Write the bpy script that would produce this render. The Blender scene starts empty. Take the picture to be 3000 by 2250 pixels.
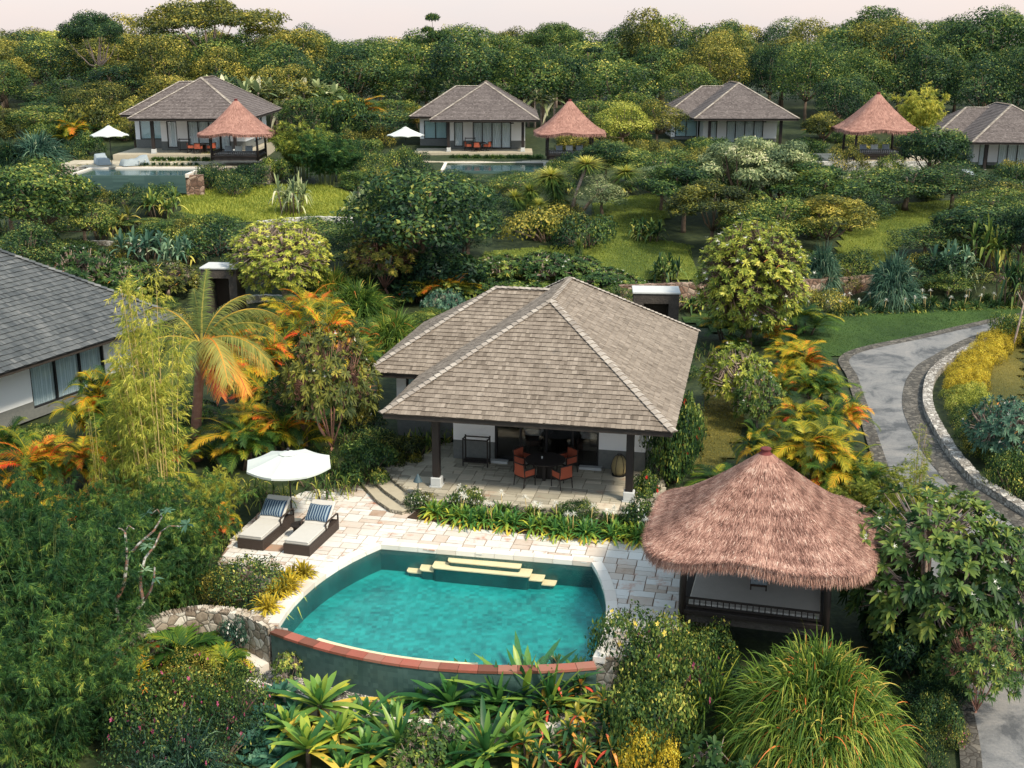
import bpy, math, random
import numpy as np
from math import sin, cos, tan, pi, radians, sqrt, atan2, hypot

# ------------------------------------------------------------------ camera, sky, sun, exposure
S = bpy.context.scene
COL = S.collection
FPX, PITCH, CH = 2560.0, radians(16.3), 15.6          # focal length in 2212-px units, pitch, height over the porch floor
cam = bpy.data.objects.new("camera", bpy.data.cameras.new("camera")); COL.objects.link(cam)
cam.location = (0, 0, CH); cam.rotation_euler = (pi/2 - PITCH, 0, 0)
cam.data.sensor_fit = 'HORIZONTAL'; cam.data.sensor_width = 36.0; cam.data.lens = 36.0*FPX/2212
cam.data.clip_end = 3000; S.camera = cam
SUN_EL, SUN_AZ = radians(50), radians(132)             # azimuth from +Y towards +X
w = bpy.data.worlds.new("World"); S.world = w; w.use_nodes = True
nt = w.node_tree; nt.nodes.clear()
out = nt.nodes.new('ShaderNodeOutputWorld'); bg = nt.nodes.new('ShaderNodeBackground'); bg2 = nt.nodes.new('ShaderNodeBackground')
sky = nt.nodes.new('ShaderNodeTexSky'); sky.sky_type = 'NISHITA'; sky.sun_disc = False
sky.sun_elevation = SUN_EL; sky.sun_rotation = SUN_AZ; sky.dust_density = 3.0
nt.links.new(sky.outputs[0], bg.inputs[0]); bg.inputs[1].default_value = 0.05
tc = nt.nodes.new('ShaderNodeTexCoord'); mp = nt.nodes.new('ShaderNodeMapping'); mp.inputs['Scale'].default_value = (2.2, 2.2, 9)
nz = nt.nodes.new('ShaderNodeTexNoise'); nz.inputs['Scale'].default_value = 1.6; nz.inputs['Detail'].default_value = 5
cr = nt.nodes.new('ShaderNodeValToRGB')
cr.color_ramp.elements[0].position = .35; cr.color_ramp.elements[0].color = (.76, .70, .69, 1)
cr.color_ramp.elements[1].position = .65; cr.color_ramp.elements[1].color = (.84, .72, .68, 1)
nt.links.new(tc.outputs['Generated'], mp.inputs[0]); nt.links.new(mp.outputs[0], nz.inputs['Vector'])
nt.links.new(nz.outputs[0], cr.inputs[0]); nt.links.new(cr.outputs[0], bg2.inputs[0]); bg2.inputs[1].default_value = 0.86
# warm pale band low on the horizon, cooler grey-blue overcast overhead
sx = nt.nodes.new('ShaderNodeSeparateXYZ'); nt.links.new(tc.outputs['Generated'], sx.inputs[0])
er = nt.nodes.new('ShaderNodeValToRGB'); er.color_ramp.elements[0].position = .06; er.color_ramp.elements[0].color = (0, 0, 0, 1); er.color_ramp.elements[1].position = .34; er.color_ramp.elements[1].color = (1, 1, 1, 1)
mxs = nt.nodes.new('ShaderNodeMix'); mxs.data_type = 'RGBA'; mxs.inputs[7].default_value = (.56, .68, .76, 1)
nt.links.new(sx.outputs[2], er.inputs[0]); nt.links.new(er.outputs[0], mxs.inputs[0]); nt.links.new(cr.outputs[0], mxs.inputs[6]); nt.links.new(mxs.outputs[2], bg2.inputs[0])
ad = nt.nodes.new('ShaderNodeAddShader'); nt.links.new(bg.outputs[0], ad.inputs[0]); nt.links.new(bg2.outputs[0], ad.inputs[1])
nt.links.new(ad.outputs[0], out.inputs[0])
sl = bpy.data.lights.new("sun", 'SUN'); sl.energy = 4.2; sl.angle = radians(9); sl.color = (1, .87, .68)
so = bpy.data.objects.new("sun", sl); COL.objects.link(so)
so.rotation_euler = (pi/2 - SUN_EL, 0, pi - SUN_AZ)
S.view_settings.view_transform = 'Standard'; S.view_settings.look = 'None'; S.view_settings.exposure = 0.28; S.view_settings.gamma = 1
S.cycles.max_bounces = 8; S.cycles.transparent_max_bounces = 12; S.cycles.diffuse_bounces = 4

# ------------------------------------------------------------------ picking helpers: a photo point on a level or at a distance
def ray(u, v):
    a = (u-1106)/FPX; b = (v-829.5)/FPX
    return a, cos(PITCH)-b*sin(PITCH), -(sin(PITCH)+b*cos(PITCH))
def at(u, v, z=0.0):
    r = ray(u, v); t = (z-CH)/r[2]; return (r[0]*t, r[1]*t, z)
def atY(u, v, Y):
    r = ray(u, v); t = Y/r[1]; return (r[0]*t, Y, CH+r[2]*t)
def pix(pts, z): return [at(u, v, z)[:2] for u, v in pts]
def inside(x, y, poly):
    x = np.asarray(x, float); y = np.asarray(y, float); r = np.zeros(x.shape, bool); n = len(poly)
    for i in range(n):
        x0, y0 = poly[i]; x1, y1 = poly[(i+1) % n]
        c = ((y0 > y) != (y1 > y)) & (x < (x1-x0)*(y-y0)/((y1-y0) or 1e-9)+x0); r ^= c
    return r
def arc(p, q, bulge, n):
    """points from p to q bulging to the left of p->q by bulge metres"""
    o = []
    dx, dy = q[0]-p[0], q[1]-p[1]; L = hypot(dx, dy)
    for i in range(n+1):
        t = i/n; b = bulge*4*t*(1-t)
        o.append((p[0]+dx*t-dy/L*b, p[1]+dy*t+dx/L*b))
    return o
DZ = -0.45
POOL_B = at(822, 1177, DZ)[:2]; POOL_C = at(1280, 1215, DZ)[:2]
POOL_A = at(601, 1348, DZ)[:2]; POOL_D = at(1283, 1421, DZ)[:2]
pool = arc(POOL_A, POOL_B, .50, 12)[:-1] + [POOL_B] + [POOL_C] + arc(POOL_C, POOL_D, .42, 8)[1:-1] + arc(POOL_D, POOL_A, .95, 26)[:-1]
deck = pix([(470, 1212), (500, 1165), (540, 1125), (590, 1085), (650, 1062), (720, 1052), (790, 1046), (860, 1045), (900, 1060), (950, 1090),
            (1200, 1110), (1400, 1130), (1560, 1165), (1545, 1260), (1490, 1335), (1400, 1400), (1300, 1425)], DZ)
deck_left = pix([(598, 1352), (541, 1321), (570, 1285), (640, 1240), (560, 1225)], DZ)
DECK = deck[:-1] + [(POOL_D[0]+.42, POOL_D[1]-.02), POOL_D] + arc(POOL_D, POOL_A, .95, 26)[1:-1] + deck_left
PY = [0, 14, 20, 26, 30, 34, 37, 42, 50, 58, 64, 69, 70.6, 75, 82, 88, 93, 98, 105, 130, 170, 230, 400, 2000]
PZ = [-4, -3.4, -2.9, -2.2, -1.75, -1.35, -.75, -.15, -.02, .1, .4, .7, 1.75, 2.2, 2.8, 3.6, 4.1, 4.4, 4.7, 6.0, 7.0, 7.5, 6, 2]
def zt(x, y):
    x = np.asarray(x, float); y = np.asarray(y, float)
    z = np.interp(y, PY, PZ)
    k = np.clip((x-9.5)/3, 0, 1)*np.clip((44-y)/12, 0, 1); z = z + k*.25           # the road falls more gently
    k = np.clip((-x-30)/20, 0, 1)*np.clip((y-90)/40, 0, 1); z = z+1.2*k
    k = np.clip((x-34)/10, 0, 1)*np.clip((y-80)/20, 0, 1)*np.clip((150-y)/20, 0, 1); z = z-1.6*k
    ind = inside(x, y, DECK); z = np.where(ind, np.minimum(z, -.95), z)
    cx, cy = np.mean([p[0] for p in pool]), np.mean([p[1] for p in pool])
    big = [(cx+(p[0]-cx)*1.16, cy+(p[1]-cy)*1.2) for p in pool]
    z = np.where(inside(x, y, big), np.minimum(z, -2.6), z)
    return z
def hit(u, v):
    r = ray(u, v); t = 5.0
    for _ in range(4000):
        x, y, z = r[0]*t, r[1]*t, CH+r[2]*t
        g = float(np.interp(y, PY, PZ))
        if z <= g: break
        t += max(.02, (z-g)*.4)
    return x, y, g
# ------------------------------------------------------------------ objects
def tag(o, label=None, cat=None, group=None, kind=None):
    if label: o['label'] = label
    if cat: o['category'] = cat
    if group: o['group'] = group
    if kind: o['kind'] = kind
    return o
def empty(name, loc, rz=0, label=None, cat=None, group=None):
    o = bpy.data.objects.new(name, None); COL.objects.link(o); o.location = loc; o.rotation_euler = (0, 0, rz)
    o.empty_display_size = .2
    return tag(o, label, cat, group)
def copy_tree(o, parent=None, first=True):
    c = o.copy(); COL.objects.link(c)
    if not first: c.parent = parent
    for ch in o.children: copy_tree(ch, c, False)
    return c
def fin(name, me, mat, parent=None):
    for m in (mat if isinstance(mat, (list, tuple)) else [mat]): me.materials.append(m)
    o = bpy.data.objects.new(name, me); COL.objects.link(o)
    if parent: o.parent = parent
    return o
def quads(name, V, F, T=None, smooth=False):
    """fast mesh of quads from arrays, T = per-face tint"""
    V = np.asarray(V, np.float32).reshape(-1, 3); F = np.asarray(F, np.int32).reshape(-1, 4)
    me = bpy.data.meshes.new(name); me.vertices.add(len(V)); me.vertices.foreach_set('co', V.ravel())
    me.loops.add(F.size); me.loops.foreach_set('vertex_index', F.ravel())
    me.polygons.add(len(F)); me.polygons.foreach_set('loop_start', np.arange(0, F.size, 4, dtype=np.int32))
    me.polygons.foreach_set('loop_total', np.full(len(F), 4, np.int32))
    if smooth: me.polygons.foreach_set('use_smooth', np.ones(len(F), bool))
    if T is not None:
        a = me.attributes.new('tint', 'FLOAT', 'FACE'); a.data.foreach_set('value', np.asarray(T, np.float32).ravel())
    me.update(calc_edges=True)
    return me
class MB:
    """collects polygons into one mesh"""
    def __init__(s): s.v = []; s.f = []; s.m = []; s.t = []; s.T = None; s.cur = 0; s.ct = .5
    def P(s, pts):
        b = len(s.v)
        for p in pts: s.v.append(s.T(p) if s.T else tuple(p))
        return b
    def face(s, pts, flip=False):
        b = s.P(pts); n = len(pts); f = list(range(b, b+n))
        s.f.append(f[::-1] if flip else f); s.m.append(s.cur); s.t.append(s.ct)
    def raw(s, pts, faces):
        b = s.P(pts)
        for f in faces: s.f.append([b+i for i in f]); s.m.append(s.cur); s.t.append(s.ct)
    def box(s, x0, x1, y0, y1, z0, z1, bev=0.0):
        if bev <= 0:
            p = [(x0,y0,z0),(x1,y0,z0),(x1,y1,z0),(x0,y1,z0),(x0,y0,z1),(x1,y0,z1),(x1,y1,z1),(x0,y1,z1)]
            s.raw(p, [(3,2,1,0),(4,5,6,7),(0,1,5,4),(1,2,6,5),(2,3,7,6),(3,0,4,7)]); return
        b = bev
        rings = [(b, z0), (0, z0+b), (0, z1-b), (b, z1)]; p = []
        for i, z in rings:
            X0, X1, Y0, Y1 = x0+i, x1-i, y0+i, y1-i
            c = b
            p += [(X0+c,Y0,z),(X1-c,Y0,z),(X1,Y0+c,z),(X1,Y1-c,z),(X1-c,Y1,z),(X0+c,Y1,z),(X0,Y1-c,z),(X0,Y0+c,z)]
        f = [tuple(range(7, -1, -1)), tuple(range(24, 32))]
        for k in range(3):
            for i in range(8): j = (i+1) % 8; f.append((k*8+i, k*8+j, k*8+8+j, k*8+8+i))
        s.raw(p, f)
    def prism(s, poly, z0, z1, top=True, bottom=True):
        n = len(poly); A = sum(poly[i][0]*poly[(i+1)%n][1]-poly[(i+1)%n][0]*poly[i][1] for i in range(n))
        if A < 0: poly = poly[::-1]
        zz0 = z0 if callable(z0) else (lambda x, y: z0); zz1 = z1 if callable(z1) else (lambda x, y: z1)
        p = [(x, y, zz0(x, y)) for x, y in poly]+[(x, y, zz1(x, y)) for x, y in poly]
        f = [(i, (i+1)%n, n+(i+1)%n, n+i) for i in range(n)]
        if top: f.append(tuple(range(n, 2*n)))
        if bottom: f.append(tuple(range(n-1, -1, -1)))
        s.raw(p, f)
    def tube(s, pts, rad, n=7, cap=True):
        pts = [np.array(p, float) for p in pts]
        if not hasattr(rad, '__len__'): rad = [rad]*len(pts)
        ring = []; prev = None
        for i, p in enumerate(pts):
            d = pts[min(i+1, len(pts)-1)]-pts[max(i-1, 0)]; d /= (np.linalg.norm(d)+1e-9)
            u = prev if prev is not None else (np.array([1., 0, 0]) if abs(d[0]) < .9 else np.array([0., 1, 0]))
            u = u-d*np.dot(u, d); u /= (np.linalg.norm(u)+1e-9); prev = u; q = np.cross(d, u)
            ring += [tuple(p+rad[i]*(u*cos(2*pi*k/n)+q*sin(2*pi*k/n))) for k in range(n)]
        f = []
        for i in range(len(pts)-1):
            for k in range(n): j = (k+1) % n; f.append((i*n+k, i*n+j, (i+1)*n+j, (i+1)*n+k))
        if cap: f += [tuple(range(n-1, -1, -1)), tuple((len(pts)-1)*n+k for k in range(n))]
        s.raw(ring, f)
    def lathe(s, prof, n=24, c=(0, 0), a0=0):
        p = []; 
        for r, z in prof: p += [(c[0]+r*cos(a0+2*pi*k/n), c[1]+r*sin(a0+2*pi*k/n), z) for k in range(n)]
        f = []
        for i in range(len(prof)-1):
            for k in range(n): j = (k+1) % n; f.append((i*n+k, i*n+j, (i+1)*n+j, (i+1)*n+k))
        f += [tuple(range(n-1, -1, -1)), tuple((len(prof)-1)*n+k for k in range(n))]
        s.raw(p, f)
    def build(s, name, mat, parent=None, smooth=False, uv=None):
        me = bpy.data.meshes.new(name); me.from_pydata(s.v, [], s.f)
        me.polygons.foreach_set('material_index', s.m)
        a = me.attributes.new('tint', 'FLOAT', 'FACE'); a.data.foreach_set('value', np.asarray(s.t, np.float32))
        if smooth: me.polygons.foreach_set('use_smooth', [True]*len(s.f))
        me.update()
        return fin(name, me, mat, parent)
# ------------------------------------------------------------------ materials
MATS = {}
def N(nt, t, **kw):
    n = nt.nodes.new(t)
    for k, v in kw.items():
        if k in n.inputs: n.inputs[k].default_value = v
        else: setattr(n, k, v)
    return n
def newmat(name):
    m = bpy.data.materials.new(name); m.use_nodes = True; m.node_tree.nodes.clear(); MATS[name] = m
    return m, m.node_tree
def ramp(nt, stops, interp='LINEAR'):
    r = nt.nodes.new('ShaderNodeValToRGB'); r.color_ramp.interpolation = interp; e = r.color_ramp.elements
    while len(e) > 1: e.remove(e[-1])
    e[0].position = stops[0][0]; e[0].color = (*stops[0][1], 1)
    for p, c in stops[1:]:
        q = e.new(p); q.color = (*c, 1)
    return r
def coords(nt, kind='Object', scale=(1, 1, 1)):
    t = nt.nodes.new('ShaderNodeTexCoord'); m = nt.nodes.new('ShaderNodeMapping'); m.inputs['Scale'].default_value = scale
    nt.links.new(t.outputs[kind], m.inputs[0]); return m.outputs[0]
def surf(name, stops, scale=3.0, detail=6, rough=.8, bump=.3, bscale=None, kind='Object', stretch=(1, 1, 1), spec=.3, extra=None, metal=0):
    m, nt = newmat(name); L = nt.links.new
    o = N(nt, 'ShaderNodeOutputMaterial'); b = N(nt, 'ShaderNodeBsdfPrincipled'); L(b.outputs[0], o.inputs[0])
    b.inputs['Roughness'].default_value = rough; b.inputs['Specular IOR Level'].default_value = spec; b.inputs['Metallic'].default_value = metal
    c = coords(nt, kind, stretch); n = N(nt, 'ShaderNodeTexNoise'); n.inputs['Scale'].default_value = scale; n.inputs['Detail'].default_value = detail
    n.inputs['Roughness'].default_value = .65
    L(c, n.inputs['Vector']); r = ramp(nt, stops); L(n.outputs[0], r.inputs[0]); col = r.outputs[0]
    if extra: col = extra(nt, c, col)
    L(col, b.inputs['Base Color'])
    if bump:
        n2 = N(nt, 'ShaderNodeTexNoise'); n2.inputs['Scale'].default_value = bscale or scale*4; n2.inputs['Detail'].default_value = 6
        L(c, n2.inputs['Vector']); bp = N(nt, 'ShaderNodeBump'); bp.inputs['Strength'].default_value = bump; bp.inputs['Distance'].default_value = .05
        L(n2.outputs[0], bp.inputs['Height']); L(bp.outputs[0], b.inputs['Normal'])
    return m
def leaf(name, stops, trans=.3, rough=.55, spec=.25, nscale=.6, namp=.35):
    """leaf surface: colour by each leaf's own tint, drifting a little through the crown and between plants"""
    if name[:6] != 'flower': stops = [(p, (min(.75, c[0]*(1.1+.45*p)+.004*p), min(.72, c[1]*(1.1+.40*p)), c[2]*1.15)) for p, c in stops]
    m, nt = newmat(name); L = nt.links.new
    o = N(nt, 'ShaderNodeOutputMaterial'); b = N(nt, 'ShaderNodeBsdfPrincipled')
    b.inputs['Roughness'].default_value = rough; b.inputs['Specular IOR Level'].default_value = spec
    a = N(nt, 'ShaderNodeAttribute'); a.attribute_name = 'tint'
    c = coords(nt, 'Object'); n = N(nt, 'ShaderNodeTexNoise'); n.inputs['Scale'].default_value = nscale; n.inputs['Detail'].default_value = 3
    L(c, n.inputs['Vector'])
    m1 = N(nt, 'ShaderNodeMath', operation='MULTIPLY_ADD'); m1.inputs[1].default_value = namp*2; m1.inputs[2].default_value = -namp
    L(n.outputs[0], m1.inputs[0]); oi = N(nt, 'ShaderNodeObjectInfo')
    m2 = N(nt, 'ShaderNodeMath', operation='MULTIPLY_ADD'); m2.inputs[1].default_value = .22; m2.inputs[2].default_value = -.11; L(oi.outputs['Random'], m2.inputs[0])
    s1 = N(nt, 'ShaderNodeMath', operation='ADD'); L(a.outputs['Fac'], s1.inputs[0]); L(m1.outputs[0], s1.inputs[1])
    s2 = N(nt, 'ShaderNodeMath', operation='ADD'); L(s1.outputs[0], s2.inputs[0]); L(m2.outputs[0], s2.inputs[1])
    r = ramp(nt, stops); L(s2.outputs[0], r.inputs[0]); L(r.outputs[0], b.inputs['Base Color'])
    t = N(nt, 'ShaderNodeBsdfTranslucent'); L(r.outputs[0], t.inputs[0]); mx = N(nt, 'ShaderNodeMixShader'); mx.inputs[0].default_value = trans
    L(b.outputs[0], mx.inputs[1]); L(t.outputs[0], mx.inputs[2]); L(mx.outputs[0], o.inputs[0])
    return m
def G(*c): return tuple(c)
leaf('dark', [(0, G(.003,.014,.011)), (.35, G(.009,.034,.020)), (.6, G(.026,.070,.027)), (.85, G(.09,.15,.045)), (1, G(.26,.27,.08))])
leaf('mid', [(0, G(.005,.020,.012)), (.35, G(.018,.055,.020)), (.6, G(.056,.112,.030)), (.85, G(.18,.23,.055)), (1, G(.38,.36,.10))])
leaf('olive', [(0, G(.008,.020,.010)), (.35, G(.036,.058,.017)), (.6, G(.115,.13,.028)), (.85, G(.27,.25,.05)), (1, G(.44,.36,.10))])
leaf('bright', [(0, G(.016,.042,.012)), (.3, G(.065,.115,.022)), (.55, G(.19,.235,.04)), (.8, G(.39,.40,.08)), (1, G(.58,.54,.16))])
leaf('gold', [(0, G(.07,.075,.012)), (.35, G(.24,.20,.025)), (.6, G(.46,.34,.03)), (.85, G(.62,.42,.05)), (1, G(.75,.50,.10))])
leaf('teal', [(0, G(.012,.035,.030)), (.35, G(.03,.085,.065)), (.6, G(.07,.15,.11)), (.85, G(.16,.26,.19)), (1, G(.35,.42,.34))])
leaf('pale', [(0, G(.03,.06,.035)), (.35, G(.09,.14,.075)), (.6, G(.20,.26,.14)), (.85, G(.36,.40,.24)), (1, G(.6,.58,.42))])
leaf('bamboo', [(0, G(.008,.035,.012)), (.35, G(.016,.062,.022)), (.6, G(.05,.125,.032)), (.85, G(.17,.25,.055)), (1, G(.38,.38,.10))], namp=.5, nscale=.8)
leaf('bamboo_gold', [(0, G(.06,.10,.02)), (.35, G(.17,.22,.035)), (.6, G(.33,.34,.06)), (.85, G(.52,.46,.10)), (1, G(.66,.52,.16))])
leaf('areca', [(0, G(.010,.035,.008)), (.3, G(.035,.085,.012)), (.52, G(.15,.17,.015)), (.72, G(.45,.36,.02)), (.86, G(.60,.20,.02)), (1, G(.52,.045,.02))], namp=.25, nscale=.5)
leaf('areca_green', [(0, G(.008,.03,.01)), (.35, G(.022,.075,.015)), (.65, G(.08,.15,.02)), (.9, G(.30,.30,.03)), (1, G(.45,.28,.03))], namp=.25)
leaf('areca_gold', [(0, G(.03,.06,.01)), (.3, G(.11,.14,.015)), (.55, G(.34,.31,.025)), (.8, G(.56,.35,.03)), (1, G(.58,.10,.03))], namp=.25, nscale=.6)
leaf('coconut', [(0, G(.035,.065,.02)), (.35, G(.11,.15,.04)), (.6, G(.28,.26,.07)), (.8, G(.52,.30,.06)), (.92, G(.62,.13,.04)), (1, G(.35,.03,.05))], namp=.1)
leaf('strap_red', [(0, G(.008,.04,.018)), (.35, G(.025,.085,.03)), (.6, G(.08,.15,.04)), (.8, G(.34,.30,.05)), (.93, G(.50,.22,.05)), (1, G(.45,.06,.04))], rough=.4, spec=.4, namp=.12)
leaf('strap', [(0, G(.010,.055,.02)), (.35, G(.04,.14,.04)), (.55, G(.12,.24,.05)), (.75, G(.36,.40,.06)), (.93, G(.58,.48,.07)), (1, G(.60,.36,.08))], rough=.4, spec=.4, namp=.12)
leaf('grassy', [(0, G(.018,.05,.010)), (.35, G(.045,.105,.018)), (.6, G(.11,.185,.028)), (.82, G(.27,.29,.055)), (.93, G(.5,.36,.12)), (1, G(.52,.14,.05))], namp=.2, nscale=.8, trans=.25)
leaf('agave', [(0, G(.015,.06,.05)), (.5, G(.045,.14,.11)), (1, G(.13,.26,.19))], rough=.45, namp=.15)
leaf('flower_white', [(0, G(.7,.7,.62)), (1, G(.85,.85,.8))], trans=.2, namp=.1)
leaf('flower_red', [(0, G(.45,.01,.01)), (1, G(.6,.03,.02))], trans=.15, namp=.1)
leaf('flower_pink', [(0, G(.30,.04,.12)), (1, G(.50,.12,.22))], trans=.15, namp=.1)
leaf('flower_yellow', [(0, G(.7,.5,.05)), (1, G(.8,.65,.15))], trans=.15, namp=.1)
leaf('flower_orange', [(0, G(.6,.2,.04)), (1, G(.7,.35,.08))], trans=.15, namp=.1)
surf('bark', [(0, G(.05,.035,.028)), (.5, G(.13,.095,.07)), (1, G(.26,.20,.15))], 9, bump=.6, stretch=(1, 1, .4))
surf('bark_pale', [(0, G(.16,.11,.09)), (.45, G(.34,.25,.21)), (.6, G(.46,.38,.33)), (1, G(.55,.50,.46))], 7, bump=.5)
surf('bark_pink', [(0, G(.20,.10,.08)), (.5, G(.36,.19,.14)), (1, G(.50,.36,.28))], 7, bump=.5)
surf('bark_lichen', [(0, G(.22,.09,.06)), (.42, G(.30,.15,.10)), (.5, G(.10,.10,.09)), (.58, G(.55,.55,.50)), (1, G(.65,.63,.58))], 5, bump=.5)
surf('culm_green', [(0, G(.05, .09, .03)), (.5, G(.12, .16, .05)), (1, G(.26, .24, .09))], 3, rough=.5, stretch=(1, 1, .3), bump=.1)
surf('culm', [(0, G(.35,.30,.12)), (.5, G(.55,.42,.18)), (1, G(.45,.16,.08))], 3, rough=.45, stretch=(1, 1, .3), bump=.1)
# ------------------------------------------------------------------ vegetation kit (unit plants, shared by their copies)
ZU = np.array([0., 0., 1.])
def nrm(a): return a/(np.linalg.norm(a, axis=-1, keepdims=True)+1e-9)
def sph(r, n, zmin=-1.0):
    z = r.uniform(zmin, 1, n); t = r.uniform(0, 2*pi, n); q = np.sqrt(1-z*z); return np.stack([q*np.cos(t), q*np.sin(t), z], 1)
PROF = {'leaf': lambda s: np.interp(s, [0, .33, .66, .85, 1], [.28, .78, 1, .8, .08]), 'grass': lambda s: (1-s)**.6+.02, 'strap': lambda s: np.interp(s, [0, .12, .45, .8, 1], [.45, .75, 1, .7, .03]),
        'needle': lambda s: np.interp(s, [0, .2, 1], [.5, 1, .05])}
class Geo:
    def __init__(s): s.V = []; s.F = []; s.T = []; s.n = 0
    def add(s, V, F, T):
        V = V.reshape(-1, 3); s.V.append(V); s.F.append(F+s.n); s.T.append(T); s.n += len(V)
    def mesh(s, name): return quads(name, np.concatenate(s.V), np.concatenate(s.F), np.concatenate(s.T))
    def cat(s): return np.concatenate(s.V), np.concatenate(s.F), np.concatenate(s.T)
def A(x, n): return np.broadcast_to(np.asarray(x, float), (n,)) if np.ndim(x) == 0 else np.asarray(x, float)
def diamonds(g, o, d, side, nr, L, W, T, fold=.12, base=.42):
    n = len(o); L = A(L, n)[:, None]; W = A(W, n)[:, None]
    V = np.stack([o, o+d*L*base+side*W*.5+nr*W*fold, o+d*L, o+d*L*base-side*W*.5+nr*W*fold], 1)
    F = np.arange(n*4).reshape(n, 4); g.add(V, F, A(T, n))
def blades(g, o, d, L, W, droop=0., n=3, prof='grass', T=.5, side=None, tipT=0., fold=0.):
    N_ = len(o); L = A(L, N_); W = A(W, N_); D = A(droop, N_); T = A(T, N_)
    if side is None: side = nrm(np.cross(d, ZU)+1e-6)
    nr = nrm(np.cross(side, d))
    s = np.linspace(0, 1, n+1)
    P = o[:, None]+d[:, None]*(L[:, None]*s)[..., None]-ZU*(D[:, None]*L[:, None]*s**2)[..., None]
    w = (W[:, None]*PROF[prof](s)/2)[..., None]
    if fold == 0:
        V = np.stack([P-side[:, None]*w, P+side[:, None]*w], 2); k = 2
    else:
        V = np.stack([P-side[:, None]*w+nr[:, None]*w*fold, P, P+side[:, None]*w+nr[:, None]*w*fold], 2); k = 3
    b = (np.arange(N_)*(n+1)*k)[:, None]; i = np.arange(n)*k; fs = []
    for j in range(k-1):
        a = b+i+j; fs.append(np.stack([a, a+1, a+k+1, a+k], -1))
    F = np.concatenate([f.reshape(-1, 4) for f in fs]); tt = T[:, None]+tipT*s[1:]
    g.add(V, F, np.concatenate([tt.ravel()]*(k-1)))
def lumps_for(r, n, R, zc, fl=.8, rl=(.34, .52), up=-.35):
    c = sph(r, n, up)*np.array(R)*r.uniform(.40, .76, (n, 1)); c[:, 2] += zc
    q = r.uniform(rl[0]*.7, rl[1], n)*min(R[0], R[1]); return c, np.stack([q*1.05, q*1.05, q*fl], 1)
def foliage(g, r, lumps, n, L, W, tr=.25, up=-.55, lean=.45, tb=.0, reject=.7, jit=.2):
    """leaves laid over the outside of many clumps: patchy, gappy, tinted lighter on clump tops, darker below, to suggest light and shade"""
    C, R = lumps; wgt = R[:, 0]**2; wgt = wgt/wgt.sum()
    k = r.choice(len(C), n, p=wgt); dd = sph(r, n, up); P = C[k]+dd*R[k]*r.uniform(.62, 1.08, (n, 1))
    keep = np.ones(n, bool)
    for j in range(len(C)):
        q = (P-C[j])/R[j]; keep &= ~(((q**2).sum(1) < reject**2) & (k != j))
    k, dd, P = k[keep], dd[keep], P[keep]; n = len(P); tr = tr*1.35
    lt = r.uniform(-.17, .17, len(C)); no = nrm(dd+r.normal(0, .35, (n, 3)))
    d = nrm(nrm(np.cross(no, sph(r, n)))+no*lean*r.uniform(0, 1, (n, 1))-ZU*.25)
    side = nrm(np.cross(d, no)); nr = np.cross(side, d); sc = r.uniform(.6, 1.25, n)
    diamonds(g, P, d, side, nr, L*sc, W*sc, .42+lt[k]+r.normal(0, tr*.55, n)+.16*dd[:, 2]+tb)  # upward-facing leaves tinted lighter: light from above put into the colour
def limbs(mb, r, base, hub, tips, r0, rt, n=6, wob=.12, rings=4):
    base, hub = np.array(base, float), np.array(hub, float)
    pts = [base+(hub-base)*t+np.r_[r.normal(0, wob*.3, 2), 0]*(0 < t < 1) for t in (0, .33, .66, 1)]
    mb.tube(pts, [r0*1.25, r0, r0*.85, r0*.7], n+2)
    for t in tips:
        t = np.array(t, float); v = t-hub; p = [hub+v*s+np.array([0, 0, -.12*np.linalg.norm(v)*sin(pi*s)])+(r.normal(0, wob, 3) if 0 < s < 1 else 0) for s in np.linspace(0, 1, rings)]
        mb.tube(p, list(np.linspace(r0*.5, rt, rings)), n)
PROTO = {}
def proto(key, name, parts):
    """parts: list of (child name, mesh, material name, tube?); kept as data and linked when planted"""
    PROTO[key] = (name, parts)
# ---- broadleaf trees
def mk_tree(key, seed, H, R, rz, nl, n, L, W, name='broadleaf_tree', fl=.75, bark='bark', hubf=.35, col='mid', r0=.14, **kw):
    r = np.random.default_rng(seed); g = Geo(); zc = H-rz
    lu = lumps_for(r, nl, (R, R, rz), zc, fl); lu[0][:, 2] = np.minimum(lu[0][:, 2], H-lu[1][:, 2])
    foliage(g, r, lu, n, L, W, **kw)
    mb = MB(); limbs(mb, r, (0, 0, 0), (0, 0, H*hubf), [lu[0][i] for i in range(0, nl, max(1, nl//9))], r0, .03)
    proto(key, name, [('trunk', mb, bark), ('crown', g, col)]); PROTO[key+'_dim'] = (2*R*1.02, H)
mk_tree('tree_a', 1, 6, 2.6, 2.6, 26, 15000, .22, .10)
mk_tree('tree_b', 2, 6, 2.6, 2.3, 20, 15000, .26, .09)
mk_tree('tree_c', 3, 6, 2.4, 2.8, 34, 16000, .16, .08)
for i, (rr, rz, nl, fl) in enumerate([(3.6, 4.8, 44, .9), (4.0, 4.7, 34, .8), (3.2, 4.9, 50, 1.0), (4.2, 4.6, 30, .7), (3.4, 4.8, 60, .9)]):
    mk_tree('forest_%d' % i, 20+i, 10, rr, rz, nl, 24000, .27, .13, r0=.2, fl=fl, hubf=.3, reject=.75)
mk_tree('forest_dense', 31, 11, 4.2, 5.4, 80, 30000, .24, .13, r0=.22, hubf=.3)
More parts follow.
